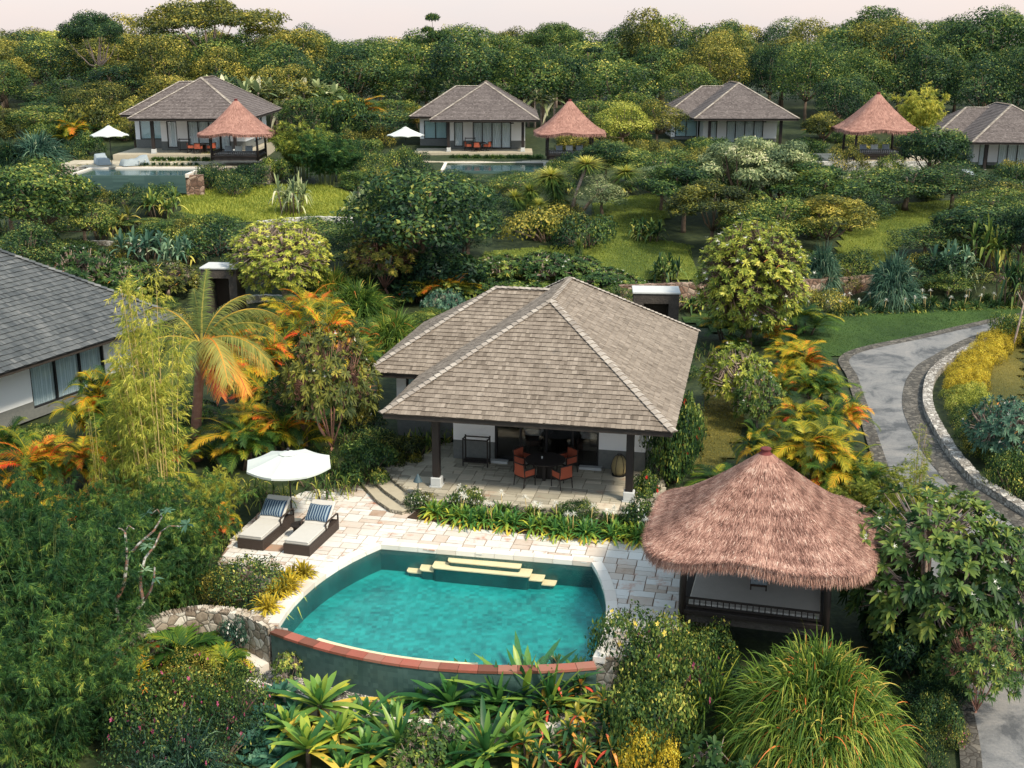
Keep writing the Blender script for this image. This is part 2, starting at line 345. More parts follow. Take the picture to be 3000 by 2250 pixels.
# ---- shrubs: one mesh of leaves over low clumps
def mk_shrub(key, seed, H, R, nl, n, L, W, name='shrub', flower=None, col='mid', nf=60, fs=.1, **kw):
    r = np.random.default_rng(seed); g = Geo(); c = np.zeros((nl, 3)); t = r.uniform(0, 2*pi, nl); q = np.sqrt(r.uniform(0, 1, nl))*R*.72
    c[:, 0] = q*np.cos(t); c[:, 1] = q*np.sin(t); s = r.uniform(.26, .42, nl)*min(R, H*1.3)
    c[:, 2] = r.uniform(.25, 1, nl)*(H-s*.8)*(1-.45*(q/R)**2); s3 = np.stack([s, s, s*.8], 1)
    c[:, 2] = np.maximum(c[:, 2], s*.3)
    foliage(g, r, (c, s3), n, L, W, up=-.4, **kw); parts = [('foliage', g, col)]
    mb = MB()
    for i in range(0, nl, 2): mb.tube([(r.normal(0, .05*R), r.normal(0, .05*R), -.1), tuple(c[i]*np.array([.5, .5, .45])), tuple(c[i])], [.035, .025, .012], 5)
    parts.insert(0, ('stems', mb, 'bark'))
    if flower:
        f = Geo(); k = r.integers(0, nl, nf); d = sph(r, nf, .1); P = c[k]+d*s3[k]*1.06
        for a in range(5):
            u = nrm(np.cross(d, ZU+.01)); v = np.cross(d, u); e = nrm(u*cos(a*1.257)+v*sin(a*1.257)+d*.35); diamonds(f, P, e, nrm(np.cross(e, d)), d, fs, fs*.6, r.uniform(0, 1, nf), base=.6)
        parts.append(('blossoms', f, flower))
    proto(key, name, parts); PROTO[key+'_dim'] = (2*R, H)
mk_shrub('shrub_a', 41, 1.4, 1.4, 22, 9000, .10, .05)
mk_shrub('shrub_b', 42, 1.2, 1.5, 26, 9000, .085, .045, tr=.35)
mk_shrub('shrub_c', 43, 1.6, 1.3, 18, 7000, .15, .055)
mk_shrub('shrub_white', 44, 1.0, 1.0, 16, 5000, .09, .045, flower='flower_white', nf=90, fs=.045)
mk_shrub('shrub_red', 45, 1.3, 1.2, 18, 6500, .14, .055, flower='flower_red', nf=8, fs=.10)
mk_shrub('shrub_pink', 46, 1.2, 1.5, 26, 11000, .075, .035, flower='flower_pink', nf=26, fs=.05)
mk_shrub('shrub_yellow', 47, 1.5, 1.4, 24, 10000, .085, .045, flower='flower_yellow', nf=26, fs=.06)
mk_shrub('hedge', 48, .8, 1.2, 24, 8000, .07, .04, name='hedge_shrub', reject=.8)
mk_shrub('forest_bush', 49, 3, 3, 24, 6500, .26, .13, name='bush')
# ---- frangipani: forked limbs ending in whorls of long leaves
def whorls(g, r, P, D, nl, L, W, el=(.15, .9), T=.45, droop=.35, n=3, tb=.25):
    """whorl of leaves at each point P facing D"""
    k = len(P); P = np.repeat(P, nl, 0); D = np.repeat(D, nl, 0); n_ = k*nl
    u = nrm(np.cross(D, ZU+np.array([.02, .01, 0]))); v = np.cross(D, u); a = np.tile(np.arange(nl)*2.4, k)+r.normal(0, .2, n_); e = r.uniform(el[0], el[1], n_)
    d = nrm((u*np.cos(a)[:, None]+v*np.sin(a)[:, None])*np.cos(e)[:, None]+D*np.sin(e)[:, None])
    side = nrm(np.cross(d, D)); t = T+np.repeat(r.normal(0, tb*.45, k), nl)+r.normal(0, tb*.35, n_)+.15*np.sin(e)
    blades(g, P, d, L*r.uniform(.75, 1.1, n_), W, droop*r.uniform(.4, 1.3, n_), n, 'leaf', t, side=side, fold=.25)
def mk_frangi(key, seed, H, R, rz, nt_, L=.30, W=.085, nl=11, hub=.3, col='mid', bark='bark_pale', up=-.25, flowers=50, name='frangipani_tree', fill=.55, r0=.11, T=.45, orange=0):
    r = np.random.default_rng(seed); g = Geo(); zc = H-rz; d = sph(r, nt_, up)
    rad = np.where(r.uniform(0, 1, nt_) < fill, r.uniform(.86, 1.02, nt_), r.uniform(.45, .86, nt_)); P = d*np.array([R, R, rz])*rad[:, None]; P[:, 2] += zc
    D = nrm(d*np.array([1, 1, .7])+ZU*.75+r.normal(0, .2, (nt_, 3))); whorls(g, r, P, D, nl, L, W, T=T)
    mb = MB(); hubp = np.array([0, 0, H*hub]); prim = sph(r, 8, -.1)*np.array([R, R, rz])*.5; prim[:, 2] += zc
    mb.tube([(0, 0, -.3), (r.normal(0, .05), r.normal(0, .05), H*hub*.5), tuple(hubp)], [r0*1.3, r0, r0*.85], 9)
    for p in prim: mb.tube([hubp, hubp+(p-hubp)*.5+np.array([0, 0, -.12*R]), p], [r0*.62, r0*.5, r0*.36], 7)
    for i in range(nt_):
        p = prim[np.argmin(((prim-P[i])**2).sum(1))]; mb.tube([p, (p+P[i])/2+np.array([0, 0, -.08*R]), P[i]], [r0*.26, r0*.17, r0*.10], 5)
    parts = [('trunk', mb, bark), ('crown', g, col)]
    if flowers:
        f = Geo(); k = r.integers(0, nt_, flowers); c = P[k]+D[k]*.12+r.normal(0, .06, (flowers, 3))
        whorls(f, r, c, nrm(D[k]+r.normal(0, .3, (flowers, 3))), 5, .085, .06, (.2, .5), .5, 0, 1); parts.append(('blossoms', f, 'flower_white'))
    if orange:
        f = Geo(); k = r.integers(0, nt_, orange); whorls(f, r, P[k]-ZU*.08, D[k], 1, L, W, (-.2, .2), .6, .5, 2); parts.append(('old_leaves', f, 'flower_orange'))
    proto(key, name, parts); PROTO[key+'_dim'] = (2*R+.3, H+.1)
mk_frangi('frangi_round', 61, 4.2, 1.9, 1.75, 1000, .185, .052, col='bright', flowers=30, hub=.3, orange=12, up=-.8, fill=.7)
mk_frangi('frangi_tall', 62, 4.6, 1.8, 2.0, 1050, .18, .050, col='bright', flowers=130, hub=.2, bark='bark', up=-.85, orange=12, T=.34, fill=.7)
mk_frangi('frangi_bush', 63, 2.2, 1.6, 1.05, 330, .25, .062, flowers=26, hub=.2, orange=12, up=-.5)
mk_frangi('frangi_low', 64, 1.4, 1.5, .75, 240, .24, .062, flowers=22, hub=.15, name='frangipani_shrub', orange=5)
mk_frangi('frangi_open', 65, 3.4, 1.9, 1.55, 380, .26, .062, flowers=14, hub=.12, bark='bark_pink', r0=.06, fill=.8, orange=24, T=.5, up=-.2)
mk_frangi('frangi_big', 66, 4.2, 2.3, 1.95, 520, .31, .09, flowers=60, hub=.2, up=-.75, nl=12, orange=8, T=.38, fill=.75)
mk_frangi('frangi_near', 67, 1.2, .9, .6, 26, .36, .12, flowers=0, hub=.15, nl=12, name='frangipani_shrub', T=.5)
mk_frangi('schefflera', 68, 1.1, .8, .6, 120, .15, .055, flowers=0, hub=.15, nl=8, name='umbrella_leaf_shrub', T=.55, r0=.05)
# ---- palms
def frond(L, pairs, leafL, leafW, el, bend, fwd=.9, droop=.25, T=.4, dT=.3, r=None, n=2, vee=.35, taper=True, vn=14):
    g = Geo(); s = np.linspace(0, 1, vn); a = el-bend*s**1.2; dx = np.cos(a)*L/(vn-1); dz = np.sin(a)*L/(vn-1)
    X = np.concatenate([[0], np.cumsum(dx[:-1])]); Z = np.concatenate([[0], np.cumsum(dz[:-1])])
    q = np.linspace(.16, .995, pairs); px = np.interp(q, s, X); pz = np.interp(q, s, Z); pa = np.interp(q, s, a)
    O = np.stack([px, px*0, pz], 1); tg = np.stack([np.cos(pa), pa*0, np.sin(pa)], 1); nn = np.stack([-np.sin(pa), pa*0, np.cos(pa)], 1)
    for sg in (1, -1):
        m = len(q); f = fwd*(.5+.9*q); d = nrm(np.array([0, sg, 0])+tg*f[:, None]+nn*vee+r.normal(0, .07, (m, 3)))
        ll = leafL*(np.sin(pi*(.12+.80*q))**.7 if taper else 1)*r.uniform(.85, 1.1, m)
        blades(g, O, d, ll, leafW, droop*r.uniform(.6, 1.5, m), n, 'needle', T+dT*(q-.4)+r.normal(0, .07, m), side=nrm(np.cross(d, nn)))
    P = np.stack([X, X*0, Z], 1); w = np.linspace(.035, .006, vn)*L/2.2
    for ax in (np.array([0, 1., 0]), np.array([0, 0, 1.])):
        V = np.stack([P-ax*w[:, None], P+ax*w[:, None]], 1); i = np.arange(vn-1)*2; g.add(V, np.stack([i, i+1, i+3, i+2], 1), np.full(vn-1, T+.32))
    return g.cat()
def put_frond(g, fr, org, az, sc=1.0, roll=0., dT=0.):
    V, F, T = fr; V = V.copy(); c, s = cos(roll), sin(roll); y, z = V[:, 1]*c-V[:, 2]*s*0, V[:, 2]+V[:, 1]*s
    x = V[:, 0]; ca, sa = cos(az), sin(az); V2 = np.stack([x*ca-y*sa, x*sa+y*ca, z], 1)*sc+np.array(org); g.add(V2, F, T+dT)
def mk_areca(key, seed, H, R, heads, per, col='areca', name='areca_palm', L=1.7, leafL=.42, leafW=.035, pairs=34, Tm=.38, Tv=.27):
    r = np.random.default_rng(seed); g = Geo(); mb = MB()
    lib = [frond(L*r.uniform(.85, 1.1), pairs, leafL, leafW, e, b, T=0, dT=.22, r=r) for e, b in ((1.35, 1.5), (1.15, 1.7), (.9, 1.7), (.6, 1.5), (1.25, 2.1), (.75, 1.2))]
    for h in range(heads):
        t = r.uniform(0, 2*pi); q = sqrt(r.uniform(0, 1))*R*.5 if heads > 1 else 0; o = (q*cos(t), q*sin(t), max(.1, (H-L*.62)*r.uniform(.35, 1)))
        if h == 0: o = (0, 0, H-L*.62)
        mb.tube([(o[0]*.6, o[1]*.6, -.2), (o[0]*.85, o[1]*.85, o[2]*.6), o], [.05, .045, .035], 7)
        for k in range(per): put_frond(g, lib[r.integers(0, len(lib))], o, k*2.4+r.uniform(-.3, .3), r.uniform(.75, 1.05), r.uniform(-.3, .3), Tm+r.normal(0, Tv))
    proto(key, name, [('stems', mb, 'bark'), ('fronds', g, col)]); PROTO[key+'_dim'] = (2*R, H)
mk_areca('areca_a', 81, 2.6, 1.7, 7, 11)
mk_areca('areca_b', 82, 2.3, 1.5, 5, 11)
mk_areca('areca_c', 83, 1.6, 1.4, 3, 12)
mk_areca('low_palm', 84, 1.1, 1.3, 2, 11, col='areca_green', name='fan_leaf_palm', L=1.25, leafL=.42, leafW=.085, pairs=15, Tm=.5, Tv=.12)
# ---- bamboo
def mk_bamboo(key, seed, H, R, culms, sprays, per, L=.20, W=.022, col='bamboo', arch=1.0, name='bamboo_clump', lo=.25, spread=.34):
    r = np.random.default_rng(seed); g = Geo(); mb = MB(); O = []; D = []; B = []
    for c in range(culms):
        az = r.uniform(0, 2*pi); h = H*r.uniform(.6, 1.0); q = r.uniform(0, 1)**.6*R; b = np.array([cos(az), sin(az), 0])*q*spread
        s = np.linspace(0, 1, 9); P = b+np.outer(s**2.2, [cos(az)*q*arch*.75, sin(az)*q*arch*.75, 0])+np.outer(s-.16*arch*s**4*(q/R), [0, 0, h])
        mb.tube(P, list(np.linspace(.022, .004, 9)*(1 if col == 'bamboo_gold' else .5)), 5, cap=False)
        ss = r.uniform(lo, 1, sprays); pc = np.stack([np.interp(ss, s, P[:, i]) for i in range(3)], 1); dd = sph(r, sprays, -.2); dd[:, :2] += np.array([cos(az), sin(az)])*.45; dd = nrm(dd)
        tw = r.uniform(.15, .5, sprays)*(1.1-.5*ss)*(H/3)**.5; tt = r.normal(0, .12, sprays)+.12*(ss-.5)
        for k in range(sprays):
            u = r.uniform(.2, 1, per); p = pc[k]+dd[k]*(tw[k]*u)[:, None]-ZU*(.28*tw[k]*u**2)[:, None]; O.append(p); D.append(nrm(dd[k]*.6-ZU*.62+r.normal(0, .30, (per, 3)))); B.append(np.full(per, .42+tt[k]))
    O = np.concatenate(O); D = np.concatenate(D); B = np.concatenate(B); n = len(O); sd = nrm(np.cross(D, sph(r, n)))
    diamonds(g, O, D, sd, np.cross(sd, D), L*r.uniform(.6, 1.2, n), W, B+r.normal(0, .12, n), fold=.05, base=.35)
    proto(key, name, [('culms', mb, 'culm' if col == 'bamboo_gold' else 'culm_green'), ('leaves', g, col)]); PROTO[key+'_dim'] = (2*R, H)
mk_bamboo('bamboo_a', 91, 3.6, 1.6, 62, 36, 34, L=.13, W=.0135, arch=1.25, spread=.55, lo=.06)
mk_bamboo('bamboo_b', 92, 3.2, 1.7, 62, 36, 34, L=.12, W=.013, arch=1.35, spread=.55, lo=.06)
mk_bamboo('bamboo_gold', 93, 6.0, 1.1, 20, 56, 16, L=.15, W=.016, col='bamboo_gold', arch=.55, lo=.42, spread=.5)
mk_bamboo('feathery', 94, 4.0, 1.7, 50, 26, 16, L=.24, W=.03, name='feathery_bamboo', arch=1.2, lo=.35)
mk_bamboo('wispy', 95, 3.4, .6, 7, 26, 9, L=.2, W=.016, col='bamboo_gold', arch=.5, lo=.2)
# ---- grasses, straps, spikes
def mk_mound(key, seed, R, H, tufts, per, L, W, n=5, col='grassy', name='fountain_grass', droop=.75):
    r = np.random.default_rng(seed); g = Geo(); t = sph(r, tufts, .02); t[:, 2] = np.abs(t[:, 2]); base = t*np.array([R*.62, R*.62, H*.62])*r.uniform(.75, 1, (tufts, 1))
    az = np.repeat(np.arctan2(base[:, 1], base[:, 0]), per)+r.normal(0, .75, tufts*per); b = np.repeat(base, per, 0)+r.normal(0, .05, (tufts*per, 3)); q = np.repeat(t[:, 2], per)
    el = np.clip(.18+q*.80+r.normal(0, .30, len(b)), .0, 1.45); d = np.stack([np.cos(az)*np.cos(el), np.sin(az)*np.cos(el), np.sin(el)], 1); m = len(b)
    T = .36+np.repeat(r.normal(0, .13, tufts), per)+r.normal(0, .15, m)+np.where(r.uniform(0, 1, m) < .03, .45, 0)
    sd = nrm(np.cross(d, ZU)+r.normal(0, .5, (m, 3))); sd = nrm(sd-d*(sd*d).sum(1)[:, None])
    blades(g, b, d, L*r.uniform(.55, 1.15, m), W*r.uniform(.7, 1.2, m), droop*r.uniform(.5, 1.3, m)*np.cos(el*.6), n, 'grass', T, side=sd, tipT=.12)
    proto(key, name, [(None, g, col)]); PROTO[key+'_dim'] = (2*R+L*.5, H+L*.15)
mk_mound('mound_big', 101, 2.3, 2.1, 520, 26, .85, .028, n=6, droop=.95)
mk_mound('mound_mid', 102, 1.3, 1.4, 130, 24, 1.0, .03, col='grassy')
mk_mound('mound_dark', 103, 1.4, 1.5, 110, 24, .9, .04, col='teal', name='pandanus_clump', n=4)
mk_mound('tuft', 104, .5, .45, 20, 14, .75, .026, n=4, name='grass_tuft')
def rosette(g, r, c, n, L, W, e0=1.35, e1=.1, droop=.45, T=.4, prof='strap', seg=5, fold=.3, tb=.15, old=.15, dT=.0):
    i = np.arange(n); az = i*2.4+r.uniform(0, 6)+r.normal(0, .12, n); f = i/max(n-1, 1); el = e0+(e1-e0)*f**.8+r.normal(0, .08, n)
    d = np.stack([np.cos(az)*np.cos(el), np.sin(az)*np.cos(el), np.sin(el)], 1); o = np.array(c)+d*.03-ZU*(f*.12*L)[:, None]
    t = T+r.normal(0, tb, n)+np.where(f > .8, old*2, 0)+dT; blades(g, o, d, L*r.uniform(.7, 1.1, n)*(1-.35*(1-f)**3), W, droop*(.3+f)*r.uniform(.6, 1.3, n), seg, prof, t, fold=fold, tipT=.10)
def mk_rosettes(key, seed, heads, R, H, n, L, W, name, col, stem='bark', **kw):
    r = np.random.default_rng(seed); g = Geo(); mb = MB()
    for h in range(heads):
        t = r.uniform(0, 2*pi); q = (sqrt(r.uniform(0, 1))*R if heads > 1 else 0); z = H*r.uniform(.35, 1) if heads > 1 else H
        c = (q*cos(t), q*sin(t), z); mb.tube([(c[0]*.7, c[1]*.7, -.15), (c[0]*.9, c[1]*.9, z*.6), c], [.035, .03, .025], 6)
        rosette(g, r, c, n, L*r.uniform(.8, 1.1), W, dT=r.normal(0, .07), **kw)
    proto(key, name, [('stems', mb, stem), ('leaves', g, col)]); PROTO[key+'_dim'] = (2*(R+L*.7), H+L*.8)
mk_rosettes('dracaena', 111, 1, 0, .35, 26, .92, .10, 'dracaena', 'strap', droop=.36, T=.36, old=.22, e0=1.5, e1=.3, seg=6)
mk_rosettes('dracaena_dark', 112, 1, 0, .35, 30, .98, .085, 'dracaena', 'strap', droop=.25, T=.30, old=.05, e0=1.5, e1=.35, seg=6)
mk_rosettes('cordyline', 113, 9, .6, .75, 15, .46, .085, 'cordyline', 'strap_red', droop=.6, T=.30, old=.18, tb=.17)
mk_rosettes('agave', 114, 1, 0, .15, 20, .34, .11, 'agave', 'agave', droop=.1, T=.5, seg=3, old=0, e1=.15)
mk_rosettes('heliconia', 115, 16, 1.0, .8, 9, 1.0, .15, 'broad_strap_plant', 'teal', droop=.75, T=.5, tb=.2, e1=.45)
mk_rosettes('heliconia_g', 116, 18, 1.1, .9, 9, .95, .15, 'broad_strap_plant', 'mid', droop=.7, T=.6, tb=.2, e1=.45)
mk_rosettes('crinum_dark', 118, 14, 1.3, .3, 12, .7, .055, 'strap_leaf_plant', 'mid', droop=.8, T=.5)
def mk_lily(key, seed, R, n, L, W, fl=2, col='strap', T=.3):
    r = np.random.default_rng(seed); g = Geo(); mb = MB(); f = Geo()
    for h in range(5):
        t = r.uniform(0, 2*pi); q = sqrt(r.uniform(0, 1))*R; rosette(g, r, (q*cos(t), q*sin(t), .1), n, L, W, e0=1.4, e1=.25, droop=.75, T=T, seg=4, old=.26, tb=.12)
    for h in range(fl):
        t = r.uniform(0, 2*pi); q = R*.7; p = np.array([q*cos(t), q*sin(t), L*.95]); mb.tube([(p[0]*.6, p[1]*.6, 0), tuple(p)], [.012, .008], 4)
        m = 34; d = sph(r, m, -.2); blades(f, np.repeat([p], m, 0), d, .13, .014, .35, 2, 'needle', .6)
    parts = [('leaves', g, col)]
    if fl: parts += [('stalks', mb, 'culm'), ('blossoms', f, 'flower_white')]
    proto(key, 'spider_lily', parts); PROTO[key+'_dim'] = (2*(R+L*.6), L*1.05)
mk_lily('lily', 121, .30, 24, .62, .05, 2, T=.42); mk_lily('lily_green', 122, .25, 18, .6, .05, 1, 'mid', .5); mk_lily('lily_plain', 123, .30, 24, .60, .052, 0, T=.44)
def mk_yucca(key, seed, heads, name='yucca_tree'):
    r = np.random.default_rng(seed); g = Geo(); mb = MB()
    for (x, y, z, q, skirt) in heads:
        mb.tube([(x*.15, y*.15, -.2), (x*.45, y*.45, z*.45), (x, y, z)], [.08, .06, .045], 7); m = 420; d = sph(r, m, -.6)
        blades(g, np.repeat([[x, y, z]], m, 0), d, q*r.uniform(.8, 1.1, m), .05, .25, 3, 'needle', .62+.25*d[:, 2]+r.normal(0, .12, m))
        if skirt:
            m = 900; zz = r.uniform(z-skirt, z, m); az = r.uniform(0, 2*pi, m); d = nrm(np.stack([np.cos(az), np.sin(az), r.uniform(-.9, .1, m)], 1)); f = (zz-(z-skirt))/skirt
            blades(g, np.stack([x*(.2+.8*zz/z), y*(.2+.8*zz/z), zz], 1), d, q*(.5+.45*f), .03, .4, 3, 'needle', .3+.1*f+r.normal(0, .12, m))
    proto(key, name, [('trunk', mb, 'bark_pale'), ('leaves', g, 'mid')]); PROTO[key+'_dim'] = (3, max(h[2]+h[3] for h in heads))
mk_yucca('yucca_group', 131, [(-.55, 0, 3.0, .95, 2.2), (.65, -.3, 3.9, .85, 0), (2.0, .2, 3.2, .85, 0)])
mk_yucca('yucca_low', 132, [(-.9, 0, 1.6, .8, .9), (-.1, .3, 2.0, .8, 1.0), (.3, -.5, 1.2, .7, .7)])
mk_yucca('yucca_single', 133, [(0, 0, .9, .75, .6)])
# ---- flat-topped and tiered crowns
def mk_flat(key, seed, H, R, layers, n, L, W, name, col, hub=.4, bark='bark', fl=.16, rl=(.22, .38), kq=.5):
    r = np.random.default_rng(seed); g = Geo(); t = r.uniform(0, 2*pi, layers); q = np.sqrt(r.uniform(.03, 1, layers))*R*.8
    c = np.stack([q*np.cos(t), q*np.sin(t), H*(1-.06)-(q/R)**2*H*kq*.5-r.uniform(0, .14, layers)*H], 1); s = r.uniform(*rl, layers)*R
    foliage(g, r, (c, np.stack([s, s, s*fl/.3], 1)), n, L, W, up=-.15, reject=.5)
    mb = MB(); limbs(mb, r, (0, 0, -.3), (0, 0, H*hub), [c[i]-ZU*.1 for i in range(0, layers, 3)], H*.022, .02, wob=.1*H/8)
    proto(key, name, [('trunk', mb, bark), ('crown', g, col)]); PROTO[key+'_dim'] = (2*R*1.1, H)
mk_flat('rain_tree', 141, 12, 6, 34, 22000, .26, .13, 'rain_tree', 'mid', bark='bark_pale', hub=.45)
mk_flat('umbel_tree', 142, 4.2, 1.7, 22, 12000, .15, .05, 'feathery_crown_tree', 'pale', hub=.3, rl=(.24, .36), fl=.2, kq=.9)
mk_flat('tiered_tree', 143, 10, 2.6, 18, 12000, .3, .1, 'tiered_tree', 'dark', hub=.5, kq=1.3, fl=.12)
def mk_banana(key, seed):
    r = np.random.default_rng(seed); g = Geo(); mb = MB()
    for h in range(6):
        c = (r.uniform(-1.6, 1.6), r.uniform(-1, 1), r.uniform(2.4, 3.6)); mb.tube([(c[0], c[1], -.2), c], [.14, .09], 7)
        rosette(g, r, c, 11, 2.0, .42, e0=1.3, e1=.0, droop=.55, T=.55, seg=6, old=0, tb=.22)
    proto(key, 'banana_plant', [('stems', mb, 'bark_pale'), ('leaves', g, 'pale')]); PROTO[key+'_dim'] = (5.6, 5)
mk_banana('banana', 151)
COUNT = {}
def link_proto(key, col=None):
    """first planting of a kind: build its meshes"""
    name, parts = PROTO[key]; ob = []
    for cn, g, mat in parts:
        me = g.mesh(cn or name) if isinstance(g, Geo) else None
        if me is None:
            me = bpy.data.meshes.new(cn or name); me.from_pydata(g.v, [], g.f); me.polygons.foreach_set('use_smooth', [True]*len(g.f)); me.update()
        me.materials.append(MATS[mat]); ob.append((cn, me, mat))
    PROTO[key] = (name, ob)
    COUNT[key] = 0
def plant(key, loc, wid, hgt, label, cat=None, group=None, col=None, rz=None, name=None, seed=0):
    """one plant of a kind at loc, wid metres across and hgt metres tall; col swaps its leaf material"""
    if key not in COUNT: link_proto(key)
    COUNT[key] += 1; nm, parts = PROTO[key]; nm = name or nm; W0, H0 = PROTO[key+'_dim']
    rr = random.Random(int(loc[0]*131+loc[1]*717)+seed); rz = rr.uniform(0, 6.283) if rz is None else rz
    sc = (wid/W0, wid/W0, hgt/H0)
    cat = cat or ('tree' if 'tree' in nm else 'palm' if 'palm' in nm else 'bamboo' if 'bamboo' in nm else 'grass' if 'grass' in nm else 'shrub' if 'shrub' in nm or 'bush' in nm else 'plant')
    def setmat(o, m):
        if m: o.material_slots[0].link = 'OBJECT'; o.material_slots[0].material = MATS[m]
    if len(parts) == 1:
        o = bpy.data.objects.new(nm, parts[0][1]); COL.objects.link(o); o.location = loc; o.rotation_euler = (0, 0, rz); o.scale = sc; setmat(o, col)
        return tag(o, label, cat, group)
    e = empty(nm, loc, rz, label, cat, group); e.scale = sc
    for i, (cn, me, mat) in enumerate(parts):
        o = bpy.data.objects.new(cn, me); COL.objects.link(o); o.parent = e
        if cn in ('crown', 'foliage', 'leaves', 'fronds'): setmat(o, col)
    return e
def pl(key, u, vb, vt, wpx, label, col=None, Y=None, z=None, **kw):
    """plant picked in the photo: column u, ground row vb (or distance Y), top row vt, crown width wpx"""
    if Y is None:
        x, y, g = hit(u, vb)
        if z is not None: g = z; x, y, _ = at(u, vb, z)
    else: y = Y; g = float(np.interp(Y, PY, PZ)) if z is None else z; x = atY(u, 600, Y)[0]
    top = atY(u, vt, y)[2]; zc = y*cos(PITCH)+(CH-(g+top)/2)*sin(PITCH)
    x = (u-1106)*zc/FPX
    return plant(key, (x, y, g-.03), wpx*zc/FPX, max(.25, top-g), label, col=col, **kw)
# ------------------------------------------------------------------ hard materials
def tinted(name, stops, rough=.8, bump=.3, bscale=25, nscale=1.5, namp=.3, spec=.25, stretch=(1, 1, 1), stain=None):
    """surface whose pieces (shingles, slabs, strands) each have their own tint, with drifting weathering"""
    m, nt = newmat(name); L = nt.links.new
    o = N(nt, 'ShaderNodeOutputMaterial'); b = N(nt, 'ShaderNodeBsdfPrincipled'); L(b.outputs[0], o.inputs[0])
    b.inputs['Roughness'].default_value = rough; b.inputs['Specular IOR Level'].default_value = spec
    a = N(nt, 'ShaderNodeAttribute'); a.attribute_name = 'tint'; c = coords(nt, 'Object', stretch)
    n = N(nt, 'ShaderNodeTexNoise'); n.inputs['Scale'].default_value = nscale; n.inputs['Detail'].default_value = 8; n.inputs['Roughness'].default_value = .7; L(c, n.inputs['Vector'])
    m1 = N(nt, 'ShaderNodeMath', operation='MULTIPLY_ADD'); m1.inputs[1].default_value = 2*namp; m1.inputs[2].default_value = -namp; L(n.outputs[0], m1.inputs[0])
    s = N(nt, 'ShaderNodeMath', operation='ADD'); L(a.outputs['Fac'], s.inputs[0]); L(m1.outputs[0], s.inputs[1])
    r = ramp(nt, stops); L(s.outputs[0], r.inputs[0]); col = r.outputs[0]
    if stain:
        sc, lo, hi, sco = stain; n3 = N(nt, 'ShaderNodeTexNoise'); n3.inputs['Scale'].default_value = sc; n3.inputs['Detail'].default_value = 7; n3.inputs['Roughness'].default_value = .7; L(c, n3.inputs['Vector'])
        rr = ramp(nt, [(lo, (0, 0, 0)), (hi, (1, 1, 1))]); L(n3.outputs[0], rr.inputs[0]); mx = N(nt, 'ShaderNodeMix', data_type='RGBA'); L(rr.outputs[0], mx.inputs[0]); L(col, mx.inputs[6]); mx.inputs[7].default_value = (*sco, 1); col = mx.outputs[2]
    L(col, b.inputs['Base Color'])
    n2 = N(nt, 'ShaderNodeTexNoise'); n2.inputs['Scale'].default_value = bscale; n2.inputs['Detail'].default_value = 5; L(c, n2.inputs['Vector'])
    bp = N(nt, 'ShaderNodeBump'); bp.inputs['Strength'].default_value = bump; bp.inputs['Distance'].default_value = .03; L(n2.outputs[0], bp.inputs['Height']); L(bp.outputs[0], b.inputs['Normal'])
    return m
tinted('shingle', [(0, G(.06, .048, .038)), (.3, G(.155, .128, .103)), (.6, G(.255, .216, .178)), (1, G(.38, .33, .28))], nscale=1.1, namp=.36, stain=(1.3, .62, .78, (.10, .10, .095)))
tinted('shingle_dark', [(0, G(.03, .036, .042)), (.35, G(.065, .075, .082)), (.65, G(.115, .125, .13)), (1, G(.20, .205, .205))], nscale=.9, namp=.32)
tinted('shingle_far', [(0, G(.05, .043, .042)), (.35, G(.115, .098, .095)), (.65, G(.175, .152, .147)), (1, G(.27, .24, .23))], nscale=.7, namp=.35)
tinted('cap', [(0, G(.20, .175, .15)), (.5, G(.32, .285, .25)), (1, G(.42, .385, .34))], nscale=2, namp=.2)
tinted('thatch', [(0, G(.055, .026, .020)), (.28, G(.17, .085, .066)), (.55, G(.40, .225, .175)), (.8, G(.56, .37, .295)), (1, G(.70, .56, .46))], nscale=1.1, namp=.46, rough=.9, bump=.6, bscale=40, stain=(2.2, .60, .80, (.50, .40, .33)))
tinted('thatch_far', [(0, G(.12, .06, .05)), (.3, G(.25, .13, .105)), (.6, G(.42, .235, .19)), (1, G(.58, .38, .31))], nscale=1.0, namp=.3, rough=.9, bump=.6, bscale=30)
tinted('paving', [(0, G(.36, .25, .18)), (.2, G(.52, .44, .37)), (.5, G(.60, .58, .54)), (1, G(.70, .70, .67))], nscale=1.6, namp=.30, bump=.45, bscale=9, stain=(1.5, .55, .70, (.46, .22, .14)))
tinted('terrace_stone', [(0, G(.19, .175, .14)), (.35, G(.32, .30, .24)), (.65, G(.44, .41, .33)), (1, G(.56, .50, .40))], nscale=1.4, namp=.22, bump=.35, bscale=9, stain=(.8, .60, .76, (.30, .17, .11)))
tinted('pool_step', [(0, G(.40, .30, .16)), (.5, G(.66, .52, .30)), (1, G(.80, .66, .44))], nscale=3, namp=.3, bump=.4, bscale=12)
tinted('step_stone', [(0, G(.25, .22, .16)), (.5, G(.42, .38, .29)), (1, G(.56, .50, .40))], nscale=3, namp=.3, bump=.4, bscale=12)
tinted('coping', [(0, G(.55, .46, .39)), (.5, G(.68, .64, .58)), (1, G(.75, .73, .69))], nscale=2, namp=.18, bump=.15)
tinted('red_tile', [(0, G(.10, .045, .03)), (.3, G(.20, .075, .05)), (.55, G(.34, .10, .07)), (.8, G(.30, .14, .10)), (1, G(.44, .13, .11))], nscale=3, namp=.15, rough=.5, bump=.15)
surf('finial', [(0, G(.05, .02, .02)), (.5, G(.14, .035, .035)), (1, G(.30, .07, .07))], 8, bump=.4)
surf('mortar', [(0, G(.16, .10, .07)), (1, G(.34, .24, .17))], 4)
surf('white_wall', [(0, G(.78, .81, .83)), (1, G(.84, .86, .87))], 2, bump=.05)
